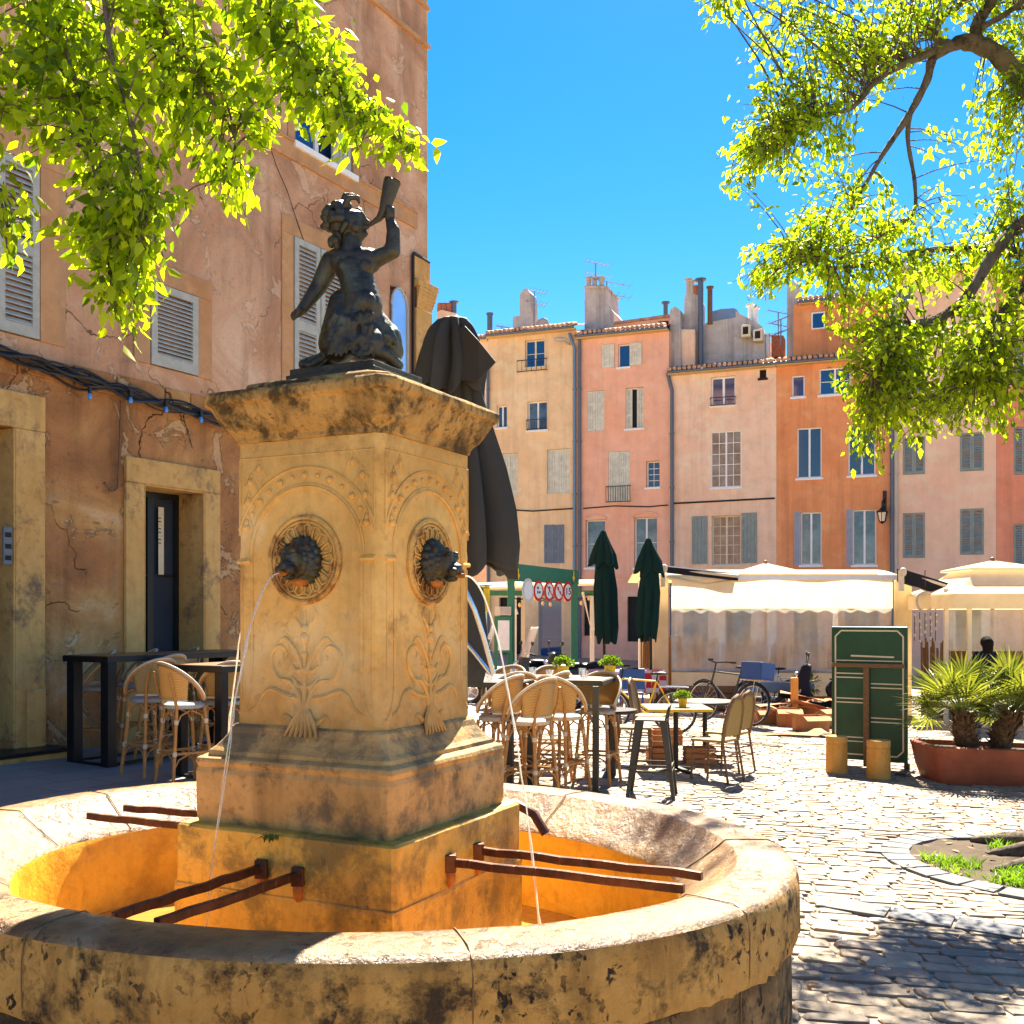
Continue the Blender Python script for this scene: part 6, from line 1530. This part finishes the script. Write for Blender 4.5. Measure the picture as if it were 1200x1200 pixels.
# ================================================================ planter, palms, person
PY=12.3; pa=gY(1085,PY); pb=Vector((pa.x+2.6,PY,0)); 
t=thing('planter','long terracotta trough planter with curved sides at the right edge','planter',Vector(((pa.x+pb.x)/2,PY,gz((pa.x+pb.x)/2))))
m=MB(); zg=gz(pa.x)-.03; L=2.6; W=.62
prof=[(.0,0),(-.03,.05),(-.07,.2),(-.10,.38),(-.115,.44),(-.10,.455),(-.06,.455),(-.04,.40)]
vs=[];N=0
def rr(off,z):
    x0,x1,y0,y1=pa.x+off+.06,pa.x+L-off,PY-W/2+off,PY+W/2-off; r_=.08; pts=[]
    for cx,cy,a0 in ((x1-r_,y1-r_,0),(x0+r_,y1-r_,90),(x0+r_,y0+r_,180),(x1-r_,y0+r_,270)):
        for k in range(4): a=R(a0+30*k); pts.append((cx+r_*math.cos(a),cy+r_*math.sin(a),gz(cx)+z-.02))
    return pts
rings=[rr(o,z) for o,z in prof]; N=len(rings[0]); vs=[p for r_ in rings for p in r_]
m.add(vs,[(i*N+k,i*N+(k+1)%N,(i+1)*N+(k+1)%N,(i+1)*N+k) for i in range(len(rings)-1) for k in range(N)],True); m.build('trough',M['terra'],t)
m=MB(); m.add(rings[-1],[tuple(range(N))]); m.build('soil',M['soil'],t)
def palm(lab,p,lean,H_,seed,nfr=34):
    random.seed(seed); t=thing('fan_palm',lab,'palm tree',p,0,'palms in the terracotta planter'); m=MB()
    top=p+Vector((lean[0],lean[1],H_)); K=16
    m.tube([p+(top-p)*(i/8)+Vector((.02*math.sin(i),0,0)) for i in range(9)],[.10,.11,.115,.12,.12,.12,.11,.10,.06],12)
    for i in range(230):
        f=random.random(); a=random.random()*2*PI; c_=p.lerp(top,f); d=Vector((math.cos(a),math.sin(a),.9)).normalized(); r_=.10; b=c_+Vector((math.cos(a)*r_,math.sin(a)*r_,0)); w=Vector((-math.sin(a),math.cos(a),0))*.025; e=b+d*random.uniform(.06,.12)
        m.add([b-w,b+w,e+w*.4,e-w*.4,b-w-d*.02+Vector((0,0,-.03)),b+w+Vector((0,0,-.03))],[(0,1,2,3),(4,5,1,0)])
    m.build('trunk',M['palmbark'],t)
    fm=MB(); st=MB()
    for i in range(nfr):
        a=random.random()*2*PI; el=random.choice([random.uniform(-.3,.3),random.uniform(.2,.9),random.uniform(.9,1.5)]); d=Vector((math.cos(a)*math.cos(el),math.sin(a)*math.cos(el),math.sin(el)))
        s_len=random.uniform(.22,.44); c_=top+d*s_len; st.tube([top-Vector((0,0,.05)),top+d*s_len*.5+Vector((0,0,.02)),c_],.007,5)
        side=d.cross(Vector((0,0,1))); side=side.normalized() if side.length>.1 else Vector((1,0,0)); up=side.cross(d).normalized(); tw=random.uniform(-.5,.5); side2=(side*math.cos(tw)+up*math.sin(tw)); nl=20
        L=random.uniform(.34,.5)
        for k in range(nl):
            b=(k/(nl-1)-.5)*R(215); dd=(d*math.cos(b)+side2*math.sin(b)).normalized(); dn=d.cross(side2).normalized(); w=dd.cross(dn).normalized()*.013; Lk=L*(.75+.25*math.cos(b))*random.uniform(.9,1.08)
            q0=c_; q1=c_+dd*Lk*.55; q2=c_+dd*Lk+Vector((0,0,-.10*Lk*random.uniform(.3,1.6)))
            fm.add([q0-w*.3,q1-w,q2,q1+w,q0+w*.3,q1+dn*.006],[(0,1,5,4),(1,2,5),(5,2,3),(4,5,3)])
    st.build('stalk',M['palm'],t); fm.build('frond',M['palm'],t); return t
q=gY(1132,PY); palm('shaggy fan palm on the left of the terracotta planter',Vector((q.x+.02,PY,q.z+.35)),(-.06,0,),.46,3,26)
q=gY(1168,PY); palm('shaggy fan palm leaning right in the terracotta planter',Vector((q.x-.02,PY-.02,q.z+.35)),(.20,.0),.46,8,26)
q=gY(1235,PY); palm('fan palm at the far right end of the terracotta planter',Vector((q.x,PY,q.z+.35)),(.05,.0),.48,15,24)
# person walking away
def person():
    b=gY(1156,18.6); t=thing('person','person with black hair, dark jacket and blue jeans walking behind the palms','person',b); h=1.68
    def P(x,y,z): return b+Vector((x,y,z*h))
    m=MB()
    for s_,st_ in ((-1,.12),(1,-.14)):
        m.cap(P(s_*.09,0,.50),.085,P(s_*.09,st_*.5,.28),.060,12); m.cap(P(s_*.09,st_*.5,.28),.058,P(s_*.085,st_,.05),.040,12); m.cap(P(s_*.085,st_,.03),.04,P(s_*.09,st_+.13,.018),.032,10)
        m.cap(P(s_*.17,0,.80),.055,P(s_*.22,-st_*.5,.64),.042,10); m.cap(P(s_*.22,-st_*.5,.64),.040,P(s_*.21,-st_*1.2+.05,.49),.030,10); m.cap(P(s_*.21,-st_*1.2+.05,.475),.032,P(s_*.205,-st_*1.3+.08,.44),.022,8)
    m.cap(P(0,0,.53),.13,P(0,0,.64),.115,12); m.cap(P(0,0,.64),.115,P(0,0,.78),.125,12); m.cap(P(-.1,0,.80),.06,P(.1,0,.80),.06,10); m.cap(P(0,0,.82),.05,P(0,.01,.87),.045,10); m.ell(P(0,.02,.925),.075,.09,.115)
    m.ell(P(0,.115,.92),.014,.02,.02,8,6)
    f=fused(m,.014,2); f.build('body',M['skin'],t)
    j=MB(); j.cap(P(0,0,.53),.15,P(0,0,.64),.135,12); j.cap(P(0,0,.64),.135,P(0,0,.78),.142,12); j.cap(P(-.12,0,.795),.075,P(.12,0,.795),.075,12)
    for s_,st_ in ((-1,.12),(1,-.14)): j.cap(P(s_*.17,0,.80),.068,P(s_*.22,-st_*.5,.64),.055,10); j.cap(P(s_*.22,-st_*.5,.64),.053,P(s_*.21,-st_*1.2+.05,.49),.042,10)
    fused(j,.014,2).build('jacket',M['jacket'],t)
    k=MB(); k.cap(P(-.03,0,.52),.135,P(.03,0,.52),.135,12)
    for s_,st_ in ((-1,.12),(1,-.14)): k.cap(P(s_*.09,0,.50),.098,P(s_*.09,st_*.5,.28),.072,12); k.cap(P(s_*.09,st_*.5,.28),.070,P(s_*.085,st_,.06),.052,12)
    fused(k,.014,2).build('jeans',M['jean'],t)
    hh=MB(); hh.ell(P(0,-.0,.94),.105,.11,.115); hh.cap(P(0,-.05,.93),.10,P(0,-.05,.84),.085,12)
    fused(hh,.014,2).build('hair',M['hair'],t)
person()
# ================================================================ trees
def leafmesh(name,pos,dirs,size,mat,par):
    """pos (N,3), dirs (N,3) unit, size (N,)"""
    N=len(pos); pos=np.asarray(pos,float); dirs=np.asarray(dirs,float); dirs/=np.linalg.norm(dirs,axis=1)[:,None]
    rnd=rng.normal(size=(N,3)); rnd-= (rnd*dirs).sum(1)[:,None]*dirs; side=rnd/np.linalg.norm(rnd,axis=1)[:,None]; nrm=np.cross(dirs,side)
    s=np.asarray(size)[:,None]; w=.26*s; f=.05*s
    base=pos; l1=pos+dirs*s*.30+side*w+nrm*f; r1=pos+dirs*s*.30-side*w+nrm*f; l2=pos+dirs*s*.68+side*w*.62+nrm*f*.3-nrm*s*.05; r2=pos+dirs*s*.68-side*w*.62+nrm*f*.3-nrm*s*.05
    mid=pos+dirs*s*.45-nrm*s*.02; tip=pos+dirs*s-nrm*s*.14
    V=np.stack([base,l1,l2,tip,r2,r1,mid],1)
    inv=np.array(PM[par.name].inverted()); V=V.reshape(-1,3)@inv[:3,:3].T+inv[:3,3]
    faces=np.array([[0,6,1,-1],[1,6,2,-1],[6,3,2,-1],[0,5,6,-1],[5,4,6,-1],[6,4,3,-1]])[:,:3]
    F=(faces[None]+ (np.arange(N)*7)[:,None,None]).reshape(-1)
    me=bpy.data.meshes.new(name); me.vertices.add(N*7); me.vertices.foreach_set('co',V.ravel()); nf=N*6
    me.loops.add(nf*3); me.loops.foreach_set('vertex_index',F); me.polygons.add(nf); me.polygons.foreach_set('loop_start',np.arange(nf)*3); me.polygons.foreach_set('loop_total',np.full(nf,3))
    me.polygons.foreach_set('use_smooth',np.ones(nf,bool)); me.update(calc_edges=True); me.validate(); me.materials.append(mat)
    o=bpy.data.objects.new(name,me); COL.objects.link(o); o.parent=par; PM[o.name]=PM[par.name]; return o
def poly(pts,n=8):
    """smooth px polyline (x,y,Y,r) to dense list"""
    out=[]; P_=[np.array(p,float) for p in pts]
    for i in range(len(P_)-1):
        p0=P_[max(i-1,0)];p1=P_[i];p2=P_[i+1];p3=P_[min(i+2,len(P_)-1)]
        for k in range(n):
            t=k/n; out.append(.5*((2*p1)+(-p0+p2)*t+(2*p0-5*p1+4*p2-p3)*t*t+(-p0+3*p1-3*p2+p3)*t**3))
    out.append(P_[-1]); return out
def grow(t,limbs,blobs,leaf,size,density,droop,bmat,seed,branchname='branch'):
    random.seed(seed); anchors=[]
    for L in limbs:
        d=poly(L); pts=[at(q[0],q[1],q[2]) for q in d]; rs=[max(.004,q[3]*(1+.08*math.sin(i*1.3))) for i,q in enumerate(d)]
        m=MB(); m.tube(pts,rs,9); m.build(branchname,bmat,t); anchors+=list(zip(pts,rs))
    A=np.array([tuple(p) for p,_ in anchors]); tw=MB(); pos=[];dirs=[];sz=[]
    for (bx_,by_,rx,ry,Y,dY,ntw,lp) in blobs:
        cen=at(bx_,by_,Y); RX=rx*Y/F_; RZ=ry*Y/F_
        for k in range(int(ntw*density)):
            while True:
                v=[random.uniform(-1,1) for _ in range(3)]
                if sum(a*a for a in v)<=1: break
            e=cen+Vector((v[0]*RX,v[1]*dY,v[2]*RZ)); 
            dd=np.linalg.norm(A-np.array(e),axis=1); j=int(random.choice(np.argsort(dd)[:14])); s0=Vector(A[j]); L=(e-s0).length
            # use only last part of a twig if anchor is far: route through blob centre
            if L>1.1:
                mid=cen+Vector((random.uniform(-.3,.3)*RX,random.uniform(-.3,.3)*dY,random.uniform(-.2,.5)*RZ)); s1=mid
                if random.random()<.12: tw.tube([s0,s0.lerp(mid,.5)+Vector((0,0,.05)),mid],[.010,.008,.005],5)
            else: s1=s0
            c1=s1.lerp(e,.5)+Vector((random.uniform(-.05,.05),random.uniform(-.05,.05),.06+.05*random.random()))
            pts=[s1.lerp(c1,i/4).lerp(c1.lerp(e,i/4),i/4) for i in range(5)]
            tw.tube(pts,[.006,.005,.004,.003,.002],4,cap=False)
            dirt=(e-s1); dirt=dirt.normalized() if dirt.length>0 else Vector((0,0,-1))
            n=int(lp*random.uniform(.7,1.3)); start=random.uniform(.25,.45)
            for i in range(n):
                f=start+(1-start)*random.random()**.8; q=s1.lerp(c1,f).lerp(c1.lerp(e,f),f)
                o=Vector((random.gauss(0,1),random.gauss(0,1),random.gauss(0,1)*.8))*(.35*size+.02)
                d=dirt*.5+Vector((random.gauss(0,.6),random.gauss(0,.6),-droop+random.gauss(0,.35)))
                pos.append(tuple(q+o)); dirs.append(tuple(d)); sz.append(size*random.choice((random.uniform(.4,.8),random.uniform(.7,1.25))))
    tw.build('twig',bmat,t); leafmesh('foliage',pos,dirs,sz,leaf,t); print(t.name,'leaves',len(pos))
# --- right tree
TRB=Vector((4.55,7.85,0)); TRB.z=gz(TRB.x)
tr=thing('tree','big leafy tree with thick gnarled roots at the right edge, branches arching over the square','tree',TRB)
m=MB(); trunk=[TRB+Vector(v) for v in ((0,0,-.1),(0,0,.35),(.02,0,1.2),(.06,.02,2.2),(.05,0,3.1),(.0,0,3.7))]
for a,b,r0,r1 in ((0,1,.52,.40),(1,2,.40,.33),(2,3,.33,.31),(3,4,.31,.32),(4,5,.32,.26)): m.cap(trunk[a],r0,trunk[b],r1,18)
random.seed(77)
for k in range(13):
    a=2*PI*k/13+random.uniform(-.15,.15); rr_=random.uniform(.75,1.0); d=Vector((math.cos(a),math.sin(a),0))
    p0=TRB+d*.30+Vector((0,0,.42)); p1=TRB+d*.55+Vector((0,0,.14)); p2=TRB+d*rr_+Vector((random.uniform(-.1,.1),random.uniform(-.1,.1),.0))
    if d.x<-.3: p2=TRB+d*min(rr_*1.25,1.3); 
    m.cap(p0,.12,p1,.09,12); m.cap(p1,.09,p2+Vector((0,0,gz(p2.x)-TRB.z+.02)),.035,10)
# limb stumps joining the crown limbs
lim_root=trunk[5]
fused(m,.028,2).build('trunk',M['bark'],tr)
tx=lambda v:( (v.x/v.y)*F_+600, HZ-(v.z-EYE)/v.y*F_, v.y)
r0=tx(trunk[5])
limR=[
 [(r0[0],r0[1],7.85,.24),(1290,190,7.85,.19),(1235,120,7.9,.135),(1200,97,7.9,.085),(1167,62,7.9,.068),(1132,49,7.9,.060),(1113,54,7.9,.040),(1075,68,7.8,.028),(1030,92,7.7,.022),(1000,125,7.6,.018),(970,134,7.5,.014),(935,144,7.5,.011),(905,168,7.4,.006)],
 [(1125,50,7.9,.045),(1095,66,7.9,.036),(1086,95,7.9,.030),(1065,135,7.9,.026),(1032,185,7.8,.018),(998,245,7.7,.010)],
 [(1066,133,7.9,.022),(1064,165,8.0,.017),(1072,215,8.1,.015),(1070,250,8.1,.013),(1045,268,8.1,.011),(1010,292,8.1,.008),(985,305,8.1,.005)],
 [(1113,54,7.9,.04),(1095,40,8.0,.032),(1103,22,8.1,.026),(1135,-5,8.3,.02),(1160,-60,8.5,.012)],
 [(1145,50,7.9,.05),(1145,28,7.9,.045),(1163,0,7.8,.04),(1190,-60,7.6,.02)],
 [(1150,32,7.8,.025),(1180,15,7.7,.022),(1215,-12,7.6,.02)],
 [(r0[0],r0[1],7.85,.22),(1290,265,7.7,.13),(1240,240,7.6,.085),(1200,262,7.5,.055),(1168,292,7.45,.045),(1135,345,7.4,.036),(1100,374,7.35,.030),(1075,380,7.3,.027),(1055,395,7.3,.022),(1035,425,7.2,.016),(1022,445,7.2,.009)],
 [(r0[0],r0[1],7.85,.22),(1285,310,7.9,.12),(1240,303,8.0,.075),(1200,298,8.0,.045),(1160,293,8.0,.028),(1100,292,8.0,.022),(1050,300,7.9,.018),(1010,311,7.9,.014),(975,313,7.8,.010),(955,292,7.8,.008),(920,290,7.7,.005)],
 [(1240,330,7.3,.06),(1205,335,7.2,.035),(1185,352,7.1,.022),(1150,400,7.0,.014),(1140,450,7.0,.008)],
]
B=[ # x,y,rx,ry,Y,dY,ntwigs,leaves per twig
 (850,4,45,18,7.9,.4,26,16),(925,22,62,36,7.8,.6,58,18),(1010,30,65,45,7.8,.6,60,18),(985,85,75,30,7.7,.5,48,18),(1050,50,40,50,7.9,.5,26,16),
 (905,118,46,34,7.5,.4,40,18),(890,165,50,38,7.4,.5,50,18),(945,175,60,34,7.5,.5,52,18),(865,195,28,25,7.4,.3,18,16),
 (975,235,48,30,7.7,.4,36,17),(1010,265,60,30,8.0,.5,46,17),(940,255,30,20,7.7,.3,12,16),(1055,275,35,25,8.1,.4,18,16),
 (905,310,44,24,7.7,.4,34,17),(880,335,28,22,7.6,.3,18,16),(945,300,44,26,7.8,.4,34,17),(990,325,50,30,7.8,.5,40,18),
 (1010,370,42,38,7.5,.5,44,18),(1060,330,50,32,7.8,.5,42,18),(1120,320,48,34,7.9,.5,40,18),(1170,325,40,40,7.8,.5,36,18),
 (1030,425,42,36,7.2,.5,54,19),(1045,470,42,38,7.2,.5,62,19),(1030,505,30,28,7.2,.4,30,18),(1020,535,20,18,7.2,.3,12,15),(1085,440,50,50,7.2,.6,64,19),(1075,500,34,22,7.2,.4,26,17),
 (1140,400,60,42,7.1,.6,60,19),(1190,400,40,60,7.0,.6,50,18),(1140,455,60,36,7.0,.6,56,19),(1190,470,36,40,7.0,.5,38,18),(1130,490,40,22,7.0,.4,24,17),(1180,505,28,16,7.0,.4,12,15),(1012,400,20,30,7.3,.3,16,16),
 (1150,170,36,45,8.0,.5,34,17),(1185,120,30,60,7.9,.5,34,17),(1180,220,34,48,8.0,.5,40,17),(1170,268,40,24,8.0,.4,22,16),(1120,255,24,22,8.0,.3,8,15),
 (1165,15,30,30,7.9,.5,14,16),(1190,60,24,30,7.8,.5,14,16),(1100,10,35,16,8.0,.4,14,15),(1250,150,50,120,7.9,.7,50,17),(1260,380,55,120,7.3,.7,60,17),(1240,20,60,60,7.7,.6,30,17),
 (990,-50,150,50,7.8,.8,70,16),(1180,-60,120,50,7.8,.8,50,16),(1360,200,60,160,8.0,1.2,60,16),
 # crown outside the picture that throws the dappled shade
 (1330,-60,150,120,7.4,1.5,90,17),(1200,-200,200,90,7.2,1.4,110,16),(1330,420,90,90,6.4,.9,70,17),(1480,0,170,220,7.2,1.6,110,16),
 (1300,-110,260,90,6.2,.8,100,16),(1130,-150,120,60,6.4,.6,50,16)]
limR=[[(q[0],q[1],q[2]+(1.0 if q[0]<1215 else .5 if q[0]<1245 else 0),q[3]*1.1) for q in L] for L in limR]
B=[(b[0],b[1],b[2],b[3],b[4]+1.1,b[5]*1.5,b[6],b[7]) for b in B]
grow(tr,limR,B,M['leafR'],.072,.78,.75,M['bark'],5)
# --- left tree, trunk just outside the picture
TLB=Vector((-4.3,4.3,0)); TLB.z=gz(TLB.x)
tl=thing('tree','tree with bright hanging foliage at the top left in front of the building','tree',TLB)
m=MB(); 
pts=[TLB+Vector(v) for v in ((0,0,-.1),(0,0,1.5),(.1,.05,3.0),(.3,.1,4.3))]
for a,b,ra,rb in ((0,1,.30,.24),(1,2,.24,.2),(2,3,.2,.15)): m.cap(pts[a],ra,pts[b],rb,14)
fused(m,.03,2).build('trunk',M['bark'],tl)
r1=tx(pts[3])
limL=[
 [(r1[0],r1[1],r1[2],.13),(-320,-180,4.7,.09),(-150,-190,5.0,.07),(0,-130,5.1,.05),(100,-110,5.1,.04),(230,-80,5.1,.03),(300,-10,5.1,.018),(335,42,5.1,.012),(375,85,5.1,.010),(425,118,5.1,.008),(458,152,5.1,.006),(478,178,5.1,.003)],
 [(0,-130,5.1,.04),(40,-60,5.0,.025),(60,10,5.0,.014),(78,60,5.0,.011),(98,130,4.95,.010),(105,180,4.9,.009),(118,230,4.9,.008),(125,290,4.9,.006),(132,360,4.9,.003)],
 [(100,-110,5.1,.03),(150,-40,5.1,.02),(185,20,5.1,.013),(215,75,5.1,.010),(250,120,5.1,.007),(275,165,5.1,.005),(262,215,5.1,.003)],
 [(-150,-190,5.0,.05),(-90,-60,4.8,.025),(-50,60,4.7,.014),(-20,150,4.7,.010),(0,230,4.7,.007),(12,280,4.7,.004)],
 [(100,-110,5.1,.025),(120,-20,4.9,.015),(130,60,4.8,.011),(150,130,4.8,.009),(165,210,4.8,.007),(165,280,4.8,.004)],
]
BL=[(30,30,50,50,5.0,.35,40,17),(20,100,45,50,4.9,.35,40,17),(40,160,40,36,4.9,.3,28,16),(100,30,55,50,5.0,.4,48,17),(110,110,50,50,5.0,.35,46,17),(180,40,55,55,5.1,.4,52,17),(190,120,55,45,5.1,.35,46,17),
 (125,190,42,45,4.9,.3,40,17),(140,250,45,40,4.85,.3,42,17),(140,300,40,36,4.9,.25,36,17),(150,350,34,32,4.9,.2,24,16),(155,380,24,18,4.9,.15,9,14),(95,285,26,22,4.9,.2,12,15),(185,215,30,40,4.9,.25,20,16),(180,290,24,30,4.9,.2,12,15),
 (260,40,50,50,5.1,.35,40,16),(250,110,45,40,5.1,.3,30,16),(310,60,45,45,5.1,.3,34,16),(330,120,40,36,5.1,.25,28,16),(300,140,34,28,5.1,.2,14,15),(360,100,36,34,5.1,.25,24,15),(330,10,50,26,5.1,.3,22,16),(370,25,35,22,5.1,.3,12,15),
 (262,215,36,24,5.1,.2,18,15),(225,165,24,20,5.1,.2,8,14),(270,240,22,14,5.1,.15,5,14),(400,140,34,30,5.1,.2,22,15),(430,152,34,24,5.1,.2,20,15),(460,164,28,16,5.1,.15,12,14),(480,176,14,10,5.1,.1,4,13),(410,110,26,22,5.1,.2,10,14),(395,60,14,30,5.1,.2,8,14),
 (5,280,22,30,4.7,.2,12,14),(5,255,18,18,4.7,.2,5,14),(-60,80,60,120,4.7,.5,50,16),(-20,200,30,40,4.7,.3,14,15),
 (150,-60,200,50,5.1,.6,70,15),(-120,-60,120,80,4.9,.6,50,15),(350,-40,60,30,5.1,.4,16,15)]
grow(tl,limL,BL,M['leafL'],.080,.56,.8,M['bark'],6)
# grass in the pit
g_=MB(); random.seed(90)
for k in range(6000):
    a=random.random()*2*PI; r_=.93*math.sqrt(random.random()); x=PIT[0]+r_*math.cos(a); y=PIT[1]+r_*math.sin(a)
    import mathutils
    if mathutils.noise.noise(Vector((x*2.3,y*2.3,1.7)))<-.02 or math.hypot(x-TRB.x,y-TRB.y)<.45: continue
    z=gz(x)+.02; h=random.uniform(.04,.11); d=Vector((random.gauss(0,.4),random.gauss(0,.4),1)).normalized(); w=Vector((math.cos(a*7),math.sin(a*7),0))*.005
    b=Vector((x,y,z)); g_.add([b-w,b+w,b+d*h*.6+w*.7+Vector((0,0,0)),b+d*h+Vector((d.x*h*.5,d.y*h*.5,-.01)),b+d*h*.6-w*.7],[(0,1,2,3,4)])
tag(g_.build('grass',M['grass'],None),'short bright green grass growing in the round tree pit',None,None,'stuff')
lf=MB(); random.seed(123)
for k in range(420):
    x=random.uniform(.9,8); y=random.uniform(3,12)
    if random.random()<.5: x=PIT[0]+random.gauss(0,1.3); y=PIT[1]+random.gauss(0,1.3)
    if math.hypot(x-FC[0],y-FC[1])<2 or y<2.8: continue
    a=random.random()*6.28; d=Vector((math.cos(a),math.sin(a),random.uniform(-.1,.25))); s_=Vector((-d.y,d.x,random.uniform(-.3,.3))); L=random.uniform(.02,.05); b=Vector((x,y,gz(x)+.026))
    lf.add([b-d*L,b+s_*L*.4,b+d*L,b-s_*L*.4],[(0,1,2),(0,2,3)])
M['dryleaf']=plain('dry_leaf',(.22,.12,.04),.8,0,.5,6,0)
tag(lf.build('leaf_litter',M['dryleaf'],None),'small dry fallen leaves scattered over the cobbles around the tree pit',None,None,'stuff')
# ================================================================ basin water flag, light, camera
wd=bpy.data.worlds.new('World'); sc.world=wd; wd.use_nodes=True; nt=wd.node_tree; nt.nodes.clear()
SUN_EL=R(52); saz=math.atan2(.23,.97)  # clockwise from +Y
sky=nt.nodes.new('ShaderNodeTexSky'); sky.sky_type='NISHITA'; sky.sun_disc=False; sky.sun_elevation=SUN_EL; sky.sun_rotation=saz
sky.air_density=1.0; sky.dust_density=.12; sky.ozone_density=3.0; sky.altitude=200
hs_=nt.nodes.new('ShaderNodeHueSaturation'); hs_.inputs['Saturation'].default_value=1.45; hs_.inputs['Hue'].default_value=.503
bg=nt.nodes.new('ShaderNodeBackground'); bg.inputs[1].default_value=.05; out=nt.nodes.new('ShaderNodeOutputWorld')
nt.links.new(sky.outputs[0],hs_.inputs['Color']); nt.links.new(hs_.outputs[0],bg.inputs[0]); nt.links.new(bg.outputs[0],out.inputs[0])
ld=bpy.data.lights.new('sun','SUN'); ld.energy=5.0; ld.angle=R(.5); ld.color=(1,.89,.70)
lo_=bpy.data.objects.new('sun',ld); COL.objects.link(lo_)
dv=Vector((math.sin(saz)*math.cos(SUN_EL),math.cos(saz)*math.cos(SUN_EL),math.sin(SUN_EL)))
lo_.rotation_euler=dv.to_track_quat('Z','Y').to_euler(); lo_.location=(5,20,30)
cd_=bpy.data.cameras.new('camera'); cam=bpy.data.objects.new('camera',cd_); COL.objects.link(cam); cam.location=(0,0,EYE); cam.rotation_euler=(R(90),0,0)
cd_.sensor_width=36; cd_.lens=36*F_/1200; cd_.shift_y=(HZ-600)/1200; cd_.clip_end=2000; cd_.clip_start=.05
sc.camera=cam
sc.view_settings.view_transform='Standard'; sc.view_settings.look='None'; sc.view_settings.exposure=2.25; sc.view_settings.gamma=1
sc.cycles.max_bounces=10; sc.cycles.transparent_max_bounces=16; sc.cycles.sample_clamp_indirect=6
